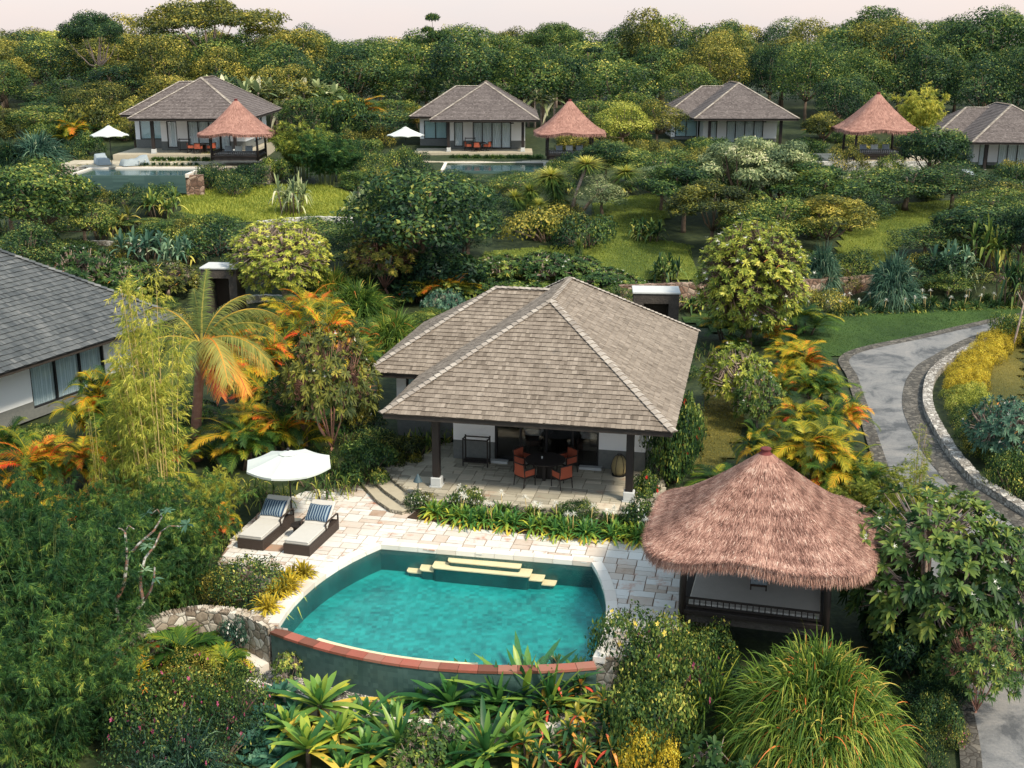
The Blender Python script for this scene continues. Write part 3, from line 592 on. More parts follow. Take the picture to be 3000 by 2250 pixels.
surf('grey_render', [(0, G(.09, .10, .10)), (.5, G(.15, .16, .155)), (1, G(.20, .21, .20))], 6, bump=.3)
surf('dark_wood', [(0, G(.012, .010, .010)), (1, G(.035, .028, .026))], 6, rough=.5, bump=.2, stretch=(1, 1, .2))
surf('rattan', [(0, G(.018, .013, .011)), (.5, G(.05, .036, .03)), (1, G(.12, .09, .075))], 60, rough=.55, bump=.8, bscale=70)
surf('dark_frame', [(0, G(.012, .012, .014)), (1, G(.024, .024, .026))], 4, rough=.4, bump=0)
surf('dark_stone', [(0, G(.02, .018, .017)), (.5, G(.06, .052, .046)), (1, G(.14, .12, .10))], 2.5, bump=.6)
surf('canvas', [(0, G(.50, .55, .54)), (1, G(.57, .62, .60))], 3, bump=.05, rough=.9)
surf('mattress', [(0, G(.46, .45, .42)), (1, G(.54, .53, .50))], 5, bump=.08, rough=.95)
surf('bed_cover', [(0, G(.40, .38, .34)), (1, G(.50, .47, .43))], 3, bump=.15, rough=.95)
surf('grey_cover', [(0, G(.20, .25, .28)), (1, G(.34, .39, .42))], 2, bump=.4, bscale=5, rough=.9)
surf('floor_dark', [(0, G(.03, .02, .015)), (1, G(.07, .05, .04))], 5, rough=.35)
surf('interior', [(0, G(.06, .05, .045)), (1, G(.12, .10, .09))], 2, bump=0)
surf('weave_red', [(0, G(.20, .045, .025)), (.5, G(.36, .085, .045)), (1, G(.48, .14, .075))], 45, bump=.5, rough=.6)
surf('wicker', [(0, G(.22, .17, .08)), (.5, G(.42, .34, .17)), (1, G(.55, .47, .28))], 40, bump=.8, rough=.7)
surf('soil', [(0, G(.018, .011, .008)), (.5, G(.045, .028, .018)), (1, G(.10, .065, .04))], 3, bump=.8)
surf('white_slab', [(0, G(.42, .45, .46)), (1, G(.58, .60, .60))], 3, bump=.1)
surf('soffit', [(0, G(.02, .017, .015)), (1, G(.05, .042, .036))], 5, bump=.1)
surf('metal_lamp', [(0, G(.03, .055, .07)), (1, G(.07, .11, .13))], 5, rough=.4, bump=0)
def grass_extra(nt, c, col):
    n = N(nt, 'ShaderNodeTexNoise'); n.inputs['Scale'].default_value = .22; n.inputs['Detail'].default_value = 4; nt.links.new(c, n.inputs['Vector'])
    r = ramp(nt, [(.38, (.55, .62, .55)), (.62, (1.25, 1.15, 1.0))]); nt.links.new(n.outputs[0], r.inputs[0])
    m = N(nt, 'ShaderNodeMix', data_type='RGBA', blend_type='MULTIPLY'); m.inputs[0].default_value = 1; nt.links.new(col, m.inputs[6]); nt.links.new(r.outputs[0], m.inputs[7]); return m.outputs[2]
surf('undergrowth', [(0, G(.008, .014, .008)), (.45, G(.022, .036, .014)), (.7, G(.048, .064, .022)), (1, G(.10, .085, .04))], 2.2, bump=1, bscale=5)
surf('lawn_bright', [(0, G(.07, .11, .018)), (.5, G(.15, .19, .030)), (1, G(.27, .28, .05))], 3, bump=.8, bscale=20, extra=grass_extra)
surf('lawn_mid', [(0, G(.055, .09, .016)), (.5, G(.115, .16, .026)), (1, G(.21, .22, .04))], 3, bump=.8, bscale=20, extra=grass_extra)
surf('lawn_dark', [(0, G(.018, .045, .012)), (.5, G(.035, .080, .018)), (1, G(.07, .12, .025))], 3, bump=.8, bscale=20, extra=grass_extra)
surf('lawn_olive', [(0, G(.075, .07, .018)), (.5, G(.13, .12, .028)), (1, G(.20, .17, .045))], 3, bump=.8, bscale=20, extra=grass_extra)
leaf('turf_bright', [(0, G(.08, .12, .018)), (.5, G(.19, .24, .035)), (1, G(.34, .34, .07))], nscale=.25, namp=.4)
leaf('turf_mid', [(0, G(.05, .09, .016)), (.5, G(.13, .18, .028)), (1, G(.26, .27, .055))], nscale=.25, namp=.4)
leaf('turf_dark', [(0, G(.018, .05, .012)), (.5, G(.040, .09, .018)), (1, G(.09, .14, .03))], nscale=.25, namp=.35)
leaf('turf_olive', [(0, G(.08, .075, .018)), (.5, G(.15, .135, .03)), (1, G(.26, .22, .05))], nscale=.3, namp=.35)
def road_extra(nt, c, col):
    n = N(nt, 'ShaderNodeTexNoise'); n.inputs['Scale'].default_value = .42; n.inputs['Detail'].default_value = 9; n.inputs['Roughness'].default_value = .72; n.inputs['Distortion'].default_value = .6; nt.links.new(c, n.inputs['Vector'])
    r = ramp(nt, [(.40, (.42, .44, .47)), (.50, (.95, .95, .95)), (.62, (1.25, 1.2, 1.15)), (.78, (1.7, 1.6, 1.45))]); nt.links.new(n.outputs[0], r.inputs[0])
    m = N(nt, 'ShaderNodeMix', data_type='RGBA', blend_type='MULTIPLY'); m.inputs[0].default_value = 1; nt.links.new(col, m.inputs[6]); nt.links.new(r.outputs[0], m.inputs[7]); return m.outputs[2]
surf('asphalt', [(0, G(.12, .13, .14)), (.5, G(.20, .205, .21)), (1, G(.29, .285, .275))], 14, bump=.5, bscale=60, extra=road_extra, rough=.75)
def stones(name, stops, scale, joint=(.03, .025, .02), bump=1.0, jw=.06, stretch=(1, 1, 1), rough=.85):
    m, nt = newmat(name); L = nt.links.new; o = N(nt, 'ShaderNodeOutputMaterial'); b = N(nt, 'ShaderNodeBsdfPrincipled'); L(b.outputs[0], o.inputs[0]); b.inputs['Roughness'].default_value = rough
    c = coords(nt, 'Object', stretch); nz_ = N(nt, 'ShaderNodeTexNoise'); nz_.inputs['Scale'].default_value = scale*.8; L(c, nz_.inputs['Vector'])
    mx = N(nt, 'ShaderNodeMix', data_type='VECTOR'); mx.inputs[0].default_value = .12/scale*2; L(c, mx.inputs[4]); L(nz_.outputs['Color'], mx.inputs[5])
    v = N(nt, 'ShaderNodeTexVoronoi'); v.inputs['Scale'].default_value = scale; L(mx.outputs[1], v.inputs['Vector'])
    ve = N(nt, 'ShaderNodeTexVoronoi'); ve.feature = 'DISTANCE_TO_EDGE'; ve.inputs['Scale'].default_value = scale; L(mx.outputs[1], ve.inputs['Vector'])
    sp = N(nt, 'ShaderNodeSeparateColor'); L(v.outputs['Color'], sp.inputs[0]); n = N(nt, 'ShaderNodeTexNoise'); n.inputs['Scale'].default_value = scale*3; n.inputs['Detail'].default_value = 6; L(c, n.inputs['Vector'])
    ad = N(nt, 'ShaderNodeMath', operation='MULTIPLY_ADD'); ad.inputs[1].default_value = .6; L(n.outputs[0], ad.inputs[0]); s2 = N(nt, 'ShaderNodeMath', operation='MULTIPLY_ADD'); s2.inputs[1].default_value = .8; s2.inputs[2].default_value = -.2; L(sp.outputs[0], s2.inputs[0]); L(s2.outputs[0], ad.inputs[2])
    r = ramp(nt, stops); L(ad.outputs[0], r.inputs[0]); je = ramp(nt, [(0, (0, 0, 0)), (jw, (1, 1, 1))]); L(ve.outputs['Distance'], je.inputs[0])
    m2 = N(nt, 'ShaderNodeMix', data_type='RGBA'); L(je.outputs[0], m2.inputs[0]); m2.inputs[6].default_value = (*joint, 1); L(r.outputs[0], m2.inputs[7]); L(m2.outputs[2], b.inputs['Base Color'])
    h = N(nt, 'ShaderNodeMath', operation='MINIMUM'); h.inputs[1].default_value = .2; L(ve.outputs['Distance'], h.inputs[0]); bp = N(nt, 'ShaderNodeBump'); bp.inputs['Strength'].default_value = bump; bp.inputs['Distance'].default_value = .35/scale
    L(h.outputs[0], bp.inputs['Height']); L(bp.outputs[0], b.inputs['Normal']); return m
stones('rubble', [(0, G(.14, .10, .075)), (.35, G(.33, .28, .22)), (.65, G(.50, .46, .40)), (1, G(.66, .63, .57))], 4.2, bump=1)
stones('rubble_brown', [(0, G(.09, .05, .035)), (.4, G(.20, .12, .085)), (.7, G(.30, .21, .16)), (1, G(.42, .34, .28))], 3.0, bump=1)
stones('rubble_small', [(0, G(.12, .105, .09)), (.4, G(.27, .255, .23)), (.7, G(.42, .40, .37)), (1, G(.58, .57, .53))], 7.5, bump=1, joint=(.05, .045, .04), jw=.08)
stones('rubble_white', [(0, G(.36, .36, .34)), (.5, G(.56, .56, .52)), (1, G(.72, .71, .66))], 4.5, bump=1, joint=(.10, .10, .09))
stones('cobble', [(0, G(.04, .038, .034)), (.5, G(.085, .08, .07)), (1, G(.18, .165, .14))], 5.5, bump=1, jw=.09)
stones('pebbles', [(0, G(.05, .05, .05)), (.5, G(.20, .19, .18)), (1, G(.45, .43, .40))], 14, bump=1, jw=.16, joint=(.01, .01, .01))
stones('riser', [(0, G(.12, .10, .07)), (.5, G(.32, .29, .22)), (1, G(.50, .46, .38))], 7, bump=1, jw=.12, stretch=(1, 1, 1.3))
def tilemat(name, c1, c2, mortar, sx, rough=.35, bumpy=.2, noise=.5):
    m, nt = newmat(name); L = nt.links.new; o = N(nt, 'ShaderNodeOutputMaterial'); b = N(nt, 'ShaderNodeBsdfPrincipled'); L(b.outputs[0], o.inputs[0]); b.inputs['Roughness'].default_value = rough
    c = coords(nt, 'Object'); sx_ = N(nt, 'ShaderNodeSeparateXYZ'); L(c, sx_.inputs[0]); ad = N(nt, 'ShaderNodeMath', operation='ADD'); L(sx_.outputs[0], ad.inputs[0]); L(sx_.outputs[1], ad.inputs[1])
    # a grid of cells in three dimensions, each with its own shade
    v = N(nt, 'ShaderNodeVectorMath', operation='SCALE'); v.inputs['Scale'].default_value = 1/sx; L(c, v.inputs[0]); fl = N(nt, 'ShaderNodeVectorMath', operation='FLOOR'); L(v.outputs[0], fl.inputs[0])
    wn = N(nt, 'ShaderNodeTexWhiteNoise'); L(fl.outputs[0], wn.inputs[0]); n = N(nt, 'ShaderNodeTexNoise'); n.inputs['Scale'].default_value = .8; n.inputs['Detail'].default_value = 6; L(c, n.inputs['Vector'])
    mm = N(nt, 'ShaderNodeMath', operation='MULTIPLY_ADD'); mm.inputs[1].default_value = noise; L(wn.outputs[0], mm.inputs[0]); sb = N(nt, 'ShaderNodeMath', operation='MULTIPLY_ADD'); sb.inputs[1].default_value = 1.3; sb.inputs[2].default_value = -.40; L(n.outputs[0], sb.inputs[0]); L(sb.outputs[0], mm.inputs[2])
    r = ramp(nt, [(0, c1), (1, c2)]); L(mm.outputs[0], r.inputs[0]); L(r.outputs[0], b.inputs['Base Color']); return m
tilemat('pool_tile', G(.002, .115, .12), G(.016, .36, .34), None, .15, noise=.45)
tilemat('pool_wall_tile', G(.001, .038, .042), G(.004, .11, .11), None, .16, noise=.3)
tilemat('pool_outer', G(.022, .055, .055), G(.075, .14, .13), None, .14, rough=.5, noise=.4)
def graze(nt, f0, normal=None):
    """mirror share rising at grazing angles, the same from both sides of the sheet"""
    lw = N(nt, 'ShaderNodeLayerWeight'); lw.inputs[0].default_value = .5; p = N(nt, 'ShaderNodeMath', operation='POWER'); p.inputs[1].default_value = 4.0; nt.links.new(lw.outputs['Facing'], p.inputs[0])
    a = N(nt, 'ShaderNodeMath', operation='MULTIPLY_ADD'); a.inputs[1].default_value = .36; a.inputs[2].default_value = f0; nt.links.new(p.outputs[0], a.inputs[0])
    if normal: nt.links.new(normal, lw.inputs['Normal'])
    return a
m, nt = newmat('water'); L = nt.links.new
o_ = N(nt, 'ShaderNodeOutputMaterial'); tr = N(nt, 'ShaderNodeBsdfTransparent'); tr.inputs[0].default_value = (.93, .985, .98, 1); gl = N(nt, 'ShaderNodeBsdfGlossy'); gl.inputs['Roughness'].default_value = .06; gl.inputs[0].default_value = (.85, .95, .95, 1)
n1 = N(nt, 'ShaderNodeTexNoise'); n1.inputs['Scale'].default_value = 5.0; n1.inputs['Detail'].default_value = 6; n1.inputs['Roughness'].default_value = .65; L(coords(nt), n1.inputs['Vector'])
bp = N(nt, 'ShaderNodeBump'); bp.inputs['Strength'].default_value = .35; bp.inputs['Distance'].default_value = .08; L(n1.outputs[0], bp.inputs['Height']); L(bp.outputs[0], gl.inputs['Normal']); fr = graze(nt, .02, bp.outputs[0])
mx = N(nt, 'ShaderNodeMixShader'); L(fr.outputs[0], mx.inputs[0]); L(tr.outputs[0], mx.inputs[1]); L(gl.outputs[0], mx.inputs[2]); L(mx.outputs[0], o_.inputs[0])
m, nt = newmat('glass'); L = nt.links.new
o_ = N(nt, 'ShaderNodeOutputMaterial'); tr = N(nt, 'ShaderNodeBsdfTransparent'); tr.inputs[0].default_value = (.93, .96, .97, 1); gl = N(nt, 'ShaderNodeBsdfGlossy'); gl.inputs['Roughness'].default_value = .03
fr = graze(nt, .05); mx = N(nt, 'ShaderNodeMixShader'); L(fr.outputs[0], mx.inputs[0]); L(tr.outputs[0], mx.inputs[1]); L(gl.outputs[0], mx.inputs[2]); L(mx.outputs[0], o_.inputs[0])
def stripes(name, c1, c2, axis, freq, extra=None, duty=.5, zig=0):
    m, nt = newmat(name); L = nt.links.new; o = N(nt, 'ShaderNodeOutputMaterial'); b = N(nt, 'ShaderNodeBsdfPrincipled'); L(b.outputs[0], o.inputs[0]); b.inputs['Roughness'].default_value = .95
    c = coords(nt, 'Object'); s = N(nt, 'ShaderNodeSeparateXYZ'); L(c, s.inputs[0]); f = N(nt, 'ShaderNodeMath', operation='MULTIPLY'); f.inputs[1].default_value = freq; L(s.outputs[axis], f.inputs[0])
    v = f.outputs[0]
    if zig:
        p = N(nt, 'ShaderNodeMath', operation='PINGPONG'); q = N(nt, 'ShaderNodeMath', operation='MULTIPLY'); q.inputs[1].default_value = zig; L(s.outputs[1], q.inputs[0]); L(q.outputs[0], p.inputs[0]); p.inputs[1].default_value = 1.0
        a = N(nt, 'ShaderNodeMath', operation='MULTIPLY_ADD'); a.inputs[1].default_value = .35; L(p.outputs[0], a.inputs[0]); L(v, a.inputs[2]); v = a.outputs[0]
    fr = N(nt, 'ShaderNodeMath', operation='FRACT'); L(v, fr.inputs[0]); g = N(nt, 'ShaderNodeMath', operation='GREATER_THAN'); g.inputs[1].default_value = duty; L(fr.outputs[0], g.inputs[0])
    mx = N(nt, 'ShaderNodeMix', data_type='RGBA'); L(g.outputs[0], mx.inputs[0]); mx.inputs[6].default_value = (*c1, 1); mx.inputs[7].default_value = (*c2, 1); L(mx.outputs[2], b.inputs['Base Color'])
stripes('ikat', G(.015, .045, .10), G(.22, .29, .34), 0, 11, duty=.62, zig=14)
stripes('striped', G(.03, .03, .035), G(.75, .73, .68), 0, 22)
stripes('blind', G(.55, .72, .73), G(.38, .56, .58), 2, 14, duty=.7)
stripes('curtain', G(.78, .84, .87), G(.88, .91, .92), 0, 9)
stripes('curtain_y', G(.50, .60, .64), G(.68, .76, .79), 1, 9)
# ------------------------------------------------------------------ the setting: ground, lawns, road
def grid(xs, ys, zf):
    X, Y = np.meshgrid(xs, ys); Z = zf(X, Y); nx = len(xs); V = np.stack([X, Y, Z], -1).reshape(-1, 3)
    i = np.arange(len(ys)-1)[:, None]*nx+np.arange(nx-1); return V, np.stack([i, i+1, i+1+nx, i+nx], -1).reshape(-1, 4)
def gz(X, Y):
    Z = zt(X, Y); wob = .12*np.sin(X*.9+Y*.37)*np.sin(Y*.71-X*.23)
    near = inside(X, Y, [(-11, 26), (5, 26), (12, 30), (12, 46), (-12, 46)]); return Z-.04+np.where(near, 0, wob*.35)
ys = np.concatenate([np.arange(10, 60, .5), np.arange(60, 125, 1.0), np.arange(125, 260, 6.), np.array([300, 400, 600, 1000, 2000.])])
xs = np.concatenate([np.array([-1800, -900, -400, -200, -130]), np.arange(-100, -30, 3.), np.arange(-30, 30, .5), np.arange(30, 101, 3.), np.array([130, 200, 400, 900, 1800.])])
V, F = grid(xs, ys, gz); tag(fin('ground', quads('ground', V, F, smooth=True), MATS['undergrowth']), kind='structure')
def sheet(name, poly, mat, lift, step=.6, zf=None):
    """a patch of ground of its own following the terrain"""
    x0, x1 = min(p[0] for p in poly), max(p[0] for p in poly); y0, y1 = min(p[1] for p in poly), max(p[1] for p in poly)
    xs = np.arange(x0, x1+step, step); ys = np.arange(y0, y1+step, step); V, F = grid(xs, ys, lambda X, Y: (zf or zt)(X, Y)+lift)
    c = V[F].mean(1); F = F[inside(c[:, 0], c[:, 1], poly)]; o = fin(name, quads(name, V, F, smooth=True), MATS[mat]); return tag(o, kind='structure')
def turf(poly, n, L, W, mat, lift, seed, label):
    r = np.random.default_rng(seed); x0, x1 = min(p[0] for p in poly), max(p[0] for p in poly); y0, y1 = min(p[1] for p in poly), max(p[1] for p in poly)
    X = r.uniform(x0, x1, n*2); Y = r.uniform(y0, y1, n*2); k = inside(X, Y, poly); X, Y = X[k][:n], Y[k][:n]; n = len(X)
    az = r.uniform(0, 6.283, n); d = nrm(np.stack([np.cos(az)*.45, np.sin(az)*.45, np.ones(n)], 1)); g = Geo()
    blades(g, np.stack([X, Y, zt(X, Y)+lift], 1), d, L*r.uniform(.5, 1.3, n), W, .25, 1, 'grass', r.uniform(.2, .8, n))
    tag(fin('grass', g.mesh('grass'), MATS[mat]), label, 'grass', kind='stuff')
def hitp(pts): return [hit(u, v)[:2] for u, v in pts]
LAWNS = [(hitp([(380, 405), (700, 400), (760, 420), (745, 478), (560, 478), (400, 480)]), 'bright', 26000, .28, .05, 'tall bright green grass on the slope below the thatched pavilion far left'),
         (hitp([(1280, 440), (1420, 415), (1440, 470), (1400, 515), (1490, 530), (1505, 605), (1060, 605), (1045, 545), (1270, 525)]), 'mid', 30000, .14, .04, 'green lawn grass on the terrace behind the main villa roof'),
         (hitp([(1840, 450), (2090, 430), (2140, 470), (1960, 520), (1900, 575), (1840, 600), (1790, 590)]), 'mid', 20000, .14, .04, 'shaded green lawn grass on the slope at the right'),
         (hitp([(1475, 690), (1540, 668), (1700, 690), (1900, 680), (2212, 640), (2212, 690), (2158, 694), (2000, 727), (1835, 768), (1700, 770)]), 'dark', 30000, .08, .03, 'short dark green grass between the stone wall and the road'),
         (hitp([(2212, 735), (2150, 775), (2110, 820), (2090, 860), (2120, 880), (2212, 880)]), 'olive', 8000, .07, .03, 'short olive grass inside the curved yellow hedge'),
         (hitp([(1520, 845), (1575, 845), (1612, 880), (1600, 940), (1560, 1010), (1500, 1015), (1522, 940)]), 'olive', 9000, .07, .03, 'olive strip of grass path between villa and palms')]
for i, (p, k, n, L_, W_, lb) in enumerate(LAWNS):
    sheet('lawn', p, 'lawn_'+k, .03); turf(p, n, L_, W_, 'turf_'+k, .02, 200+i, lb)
# road: left edge and right edge picked on the ground, swept as one strip
def poly_at(pts, f=None): return [hit(u, v)[:2] for u, v in pts]
def smoothl(P, n=8):
    """catmull-rom through 2-D points"""
    o = []; P = [np.array(p, float) for p in P]; Q = [2*P[0]-P[1]]+P+[2*P[-1]-P[-2]]
    for i in range(1, len(Q)-2):
        for k in range(n):
            t = k/n; a, b, c, d = Q[i-1], Q[i], Q[i+1], Q[i+2]; o.append(.5*((2*b)+(c-a)*t+(2*a-5*b+4*c-d)*t*t+(3*b-a-3*c+d)*t**3))
    return [tuple(p) for p in o]+[tuple(P[-1])]
rl = smoothl(poly_at([(2330, 662), (2160, 692), (2000, 728), (1835, 768)])+[(16.2, 54), (15.3, 49), (14.3, 43.5), (13.4, 38.5), (12.9, 34), (12.6, 30.6), (11.9, 27), (11.0, 24), (10, 20)], 6)
rr = smoothl(poly_at([(2330, 690), (2150, 730), (2041, 783), (2005, 815), (1993, 850), (1994, 890), (2014, 934), (2048, 992), (2091, 1046), (2141, 1082), (2230, 1135)])+[(18.3, 34.2), (19, 30), (19, 25), (18.5, 20)], 6)
def resamp(P, n):
    P = np.array(P); s = np.concatenate([[0], np.cumsum(np.hypot(*np.diff(P, axis=0).T))]); q = np.linspace(0, s[-1], n); return np.stack([np.interp(q, s, P[:, 0]), np.interp(q, s, P[:, 1])], 1)
def strip(name, P, Q, mat, lift, cols=8, kind='structure'):
    n = len(P); t = np.linspace(0, 1, cols+1)[None, :, None]; XY = P[:, None]*(1-t)+Q[:, None]*t; Z = zt(XY[..., 0], XY[..., 1])+lift; V = np.concatenate([XY, Z[..., None]], -1).reshape(-1, 3)
    i = np.arange(n-1)[:, None]*(cols+1)+np.arange(cols); F = np.stack([i, i+1, i+cols+2, i+cols+1], -1).reshape(-1, 4); F = F[:, ::-1]
    return tag(fin(name, quads(name, V, F, smooth=True), MATS[mat]), kind=kind)
RL, RR = resamp(rl, 120), resamp(rr, 120)
strip('road', RL, RR, 'asphalt', .05, 24)
def offs(P, d):
    P = np.array(P); t = np.gradient(P, axis=0); t /= np.linalg.norm(t, axis=1, keepdims=True)+1e-9; return P+np.stack([-t[:, 1], t[:, 0]], 1)*d
strip('road_edging', offs(RL, -.30), offs(RL, .22), 'cobble', .07, 3); strip('road_gutter', offs(RR, -.85), offs(RR, -.02), 'cobble', .07, 3)
# ------------------------------------------------------------------ deck, pool, terrace
def tiles(poly, z, ang, smax, smin, seed, gap=.012, th=.02, jit=.012):
    """random ashlar slabs filling a polygon"""
    r = random.Random(seed); mb = MB(); ca, sa = cos(ang), sin(ang)
    loc = [(x*ca+y*sa, -x*sa+y*ca) for x, y in poly]; x0, x1 = min(p[0] for p in loc), max(p[0] for p in loc); y0, y1 = min(p[1] for p in loc), max(p[1] for p in loc)
    def W(x, y): return (x*ca-y*sa, x*sa+y*ca)
    def rec(a, b, c, d):
        ww, hh = b-a, d-c; xs = [a, (a+b)/2, b]; pts = [W(x, y) for x in xs for y in (c, (c+d)/2, d)]; ins = inside([p[0] for p in pts], [p[1] for p in pts], poly); k = int(ins.sum())
        big = max(ww/1.5, hh)
        if k == 0 and big < 1.5: return
        if (k == 9 and big < smax*r.uniform(.55, 1.3)) or big < smin:
            if k < 6: return
            q = [W(a+gap+r.uniform(0, jit), c+gap+r.uniform(0, jit)), W(b-gap-r.uniform(0, jit), c+gap+r.uniform(0, jit)), W(b-gap-r.uniform(0, jit), d-gap-r.uniform(0, jit)), W(a+gap+r.uniform(0, jit), d-gap-r.uniform(0, jit))]
            t = th*r.uniform(.85, 1.1); mb.ct = r.gauss(.55, .2); p = [(*v, z-.03) for v in q]+[(*v, z-th+t) for v in q]; mb.raw(p, [(4, 5, 6, 7), (0, 1, 5, 4), (1, 2, 6, 5), (2, 3, 7, 6), (3, 0, 4, 7)]); return
        f = r.uniform(.38, .62)
        if ww/1.5 > hh: m_ = a+ww*f; rec(a, m_, c, d); rec(m_, b, c, d)
        else: m_ = c+hh*f; rec(a, b, c, m_); rec(a, b, m_, d)
    yy = y0
    while yy < y1:
        s = 2.2
        xx = x0
        while xx < x1: rec(xx, xx+3.1, yy, yy+s); xx += 3.1
        yy += s
    return mb
VA = radians(-12.2)
def offpoly(P, d):
    """offset an open 2-D line to its left by d"""
    return [tuple(p) for p in offs(P, d)]
nB = 12; arcAB = pool[:13]; arcBC = [pool[12], pool[13]]; arcCD = pool[13:22]; arcDA = pool[21:]+[pool[0]]
e = tag(empty('pool_deck', (0, 0, 0)), kind='structure')
# slab under the paving with the pool cut out: ring from pool outline to deck outline, as skirt walls plus a top made of tiles
mb = MB(); n = len(DECK)
A2 = sum(DECK[i][0]*DECK[(i+1) % n][1]-DECK[(i+1) % n][0]*DECK[i][1] for i in range(n))
D2 = DECK if A2 > 0 else DECK[::-1]
def near_rim(p): return min(hypot(p[0]-q[0], p[1]-q[1]) for q in arcDA) < .05
for i in range(n):
    p, q = D2[i], D2[(i+1) % n]
    if near_rim(p) and near_rim(q): continue
    mb.face([(*p, -2.2), (*q, -2.2), (*q, DZ-.03), (*p, DZ-.03)])
mb.build('deck_edge', MATS['rubble'], e)
import bmesh
bm = bmesh.new()
vo = [bm.verts.new((x, y, DZ-.03)) for x, y in D2]; A3 = sum(pool[i][0]*pool[(i+1) % len(pool)][1]-pool[(i+1) % len(pool)][0]*pool[i][1] for i in range(len(pool)))
cut = [p for p in pool if not (near_rim(p) and p not in (pool[0], pool[21]))]     # water side A..B..C..D
outer = [p for p in D2]
# deck = outline whose front follows the pool edge instead of the rim
body = [p for p in DECK if not near_rim(p)]
iD = DECK.index(POOL_D)
keep1 = DECK[:iD+1]                                  # ... up to D
rest = [p for p in DECK[iD+1:] if not near_rim(p)]   # left part after A
outline = keep1+pool[13:21][::-1]+[pool[12]]+pool[0:12][::-1]+rest
bm.free(); bm = bmesh.new(); vs = [bm.verts.new((x, y, DZ-.03)) for x, y in outline]; f = bm.faces.new(vs); bmesh.ops.triangulate(bm, faces=[f]); bmesh.ops.recalc_face_normals(bm, faces=bm.faces)
for f in bm.faces:
    if f.normal.z < 0: f.normal_flip()
me = bpy.data.meshes.new('slab'); bm.to_mesh(me); bm.free(); fin('slab', me, MATS['mortar'], e)
DECK_TOP = outline
cop_out = offpoly(arcAB, .36)[:-1]
ctmp = MB()
def inner_off(line, d): return [tuple(p) for p in offs(line, d)]
coping_band = inner_off(arcAB, .34)+inner_off(arcBC, .34)+inner_off(arcCD, .34)
tile_poly = [p for p in outline]
tm = tiles(tile_poly, DZ, VA, .58, .20, 5, gap=.007, jit=.018)
tm.build('paving', MATS['paving'], e)
# coping blocks round the pool, white
mb = MB(); r_ = random.Random(3)
full = [np.array(p) for p in arcAB]+[np.array(pool[13])]+[np.array(p) for p in arcCD[1:]]
def band(mb, line, w, z0, z1, seg, out=0.0):
    P = resamp(line, max(2, int(np.sum(np.hypot(*np.diff(np.array(line), axis=0).T))/seg)+1)); Q = offs(P, w); P = offs(P, -out)
    for i in range(len(P)-1):
        a, b, c, d = P[i], P[i+1], Q[i+1], Q[i]; g = .006; ab = (b-a)*g/np.linalg.norm(b-a); mb.ct = r_.uniform(.1, .9)
        q = [a+ab, b-ab, c-ab, d+ab]
        mb.prism([tuple(v) for v in q], z0, z1+r_.uniform(-.003, .003))
SGN = 1 if (np.cross(np.array(arcAB[1])-np.array(arcAB[0]), np.array(DECK[0])-np.array(arcAB[0])) > 0) else -1
for ln in (arcAB, arcBC, arcCD): band(mb, ln, SGN*.30, DZ-.14, DZ+.025, .62, out=SGN*.03)
mb.build('coping', MATS['coping'], e)
# the pool shell and its water
pe = tag(empty('swimming_pool', (0, 0, 0)), 'turquoise infinity pool with curved red tiled rim in front of the villa', 'swimming pool')
mb = MB(); n = len(pool)
cc = np.mean(np.array(pool), 0)
for i in range(n):
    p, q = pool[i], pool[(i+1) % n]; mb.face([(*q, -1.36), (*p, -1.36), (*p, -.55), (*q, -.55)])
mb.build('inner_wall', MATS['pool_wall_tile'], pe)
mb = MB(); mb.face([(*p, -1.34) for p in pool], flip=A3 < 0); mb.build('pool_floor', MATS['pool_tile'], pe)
rimO = offs(arcDA, -.34*SGN) if False else None
side = 1 if np.cross(np.array(arcDA[5])-np.array(arcDA[4]), cc-np.array(arcDA[4])) > 0 else -1
mb = MB(); band(mb, arcDA, -side*.34, -.62, -.545, .50); mb.build('rim', MATS['red_tile'], pe)
RO = [tuple(p) for p in offs(arcDA, -side*.31)]; mb = MB()
for i in range(len(RO)-1): mb.face([(*RO[i], -2.1), (*RO[i+1], -2.1), (*RO[i+1], -.60), (*RO[i], -.60)], flip=side < 0)
mb.face([(*RO[0], -2.1), (*RO[0], -.6), (*pool[21], -.6), (*pool[21], -2.1)]); mb.face([(*RO[-1], -2.1), (*RO[-1], -.6), (*pool[0], -.6), (*pool[0], -2.1)])
mb.build('outer_wall', MATS['pool_outer'], pe)
def rrect(pts, z, rad=.12, n=5):
    """polygon with rounded corners"""
    P = [np.array(p[:2]) for p in pts]; o = []
    for i in range(len(P)):
        a, b, c = P[i-1], P[i], P[(i+1) % len(P)]; u = (a-b)/np.linalg.norm(a-b); v = (c-b)/np.linalg.norm(c-b)
        for k in range(n+1):
            t = k/n; s0, s1 = b+u*rad, b+v*rad; o.append(tuple((1-t)**2*s0+2*t*(1-t)*b+t*t*s1))
    return o
def q4(L_, z): return [at((1050+x/2.765)*.7373, (1550+y/2.765)*.7373, z) for x, y in L_]
for pts, z, rd in (([(745, 190), (1338, 238), (1312, 318), (720, 262)], -.70, .14), ([(655, 200), (1435, 268), (1388, 388), (588, 312)], -.86, .16), ([(545, 210), (1540, 305), (1495, 422), (490, 332)], -1.02, .14), ([(455, 230), (1640, 345), (1592, 458), (385, 345)], -1.18, .14)):
    mb = MB(); mb.ct = .8; mb.prism(rrect(q4(pts, z), z, rd), z-.035, z); so_ = mb.build('step', MATS['pool_step'], pe); mb = MB(); cq = np.mean([p[:2] for p in q4(pts, z)], 0); mb.prism([tuple(cq+(np.array(p)-cq)*.975) for p in rrect(q4(pts, z), z, rd)], -1.345, z-.036); mb.build('riser', MATS['pool_wall_tile'], so_)
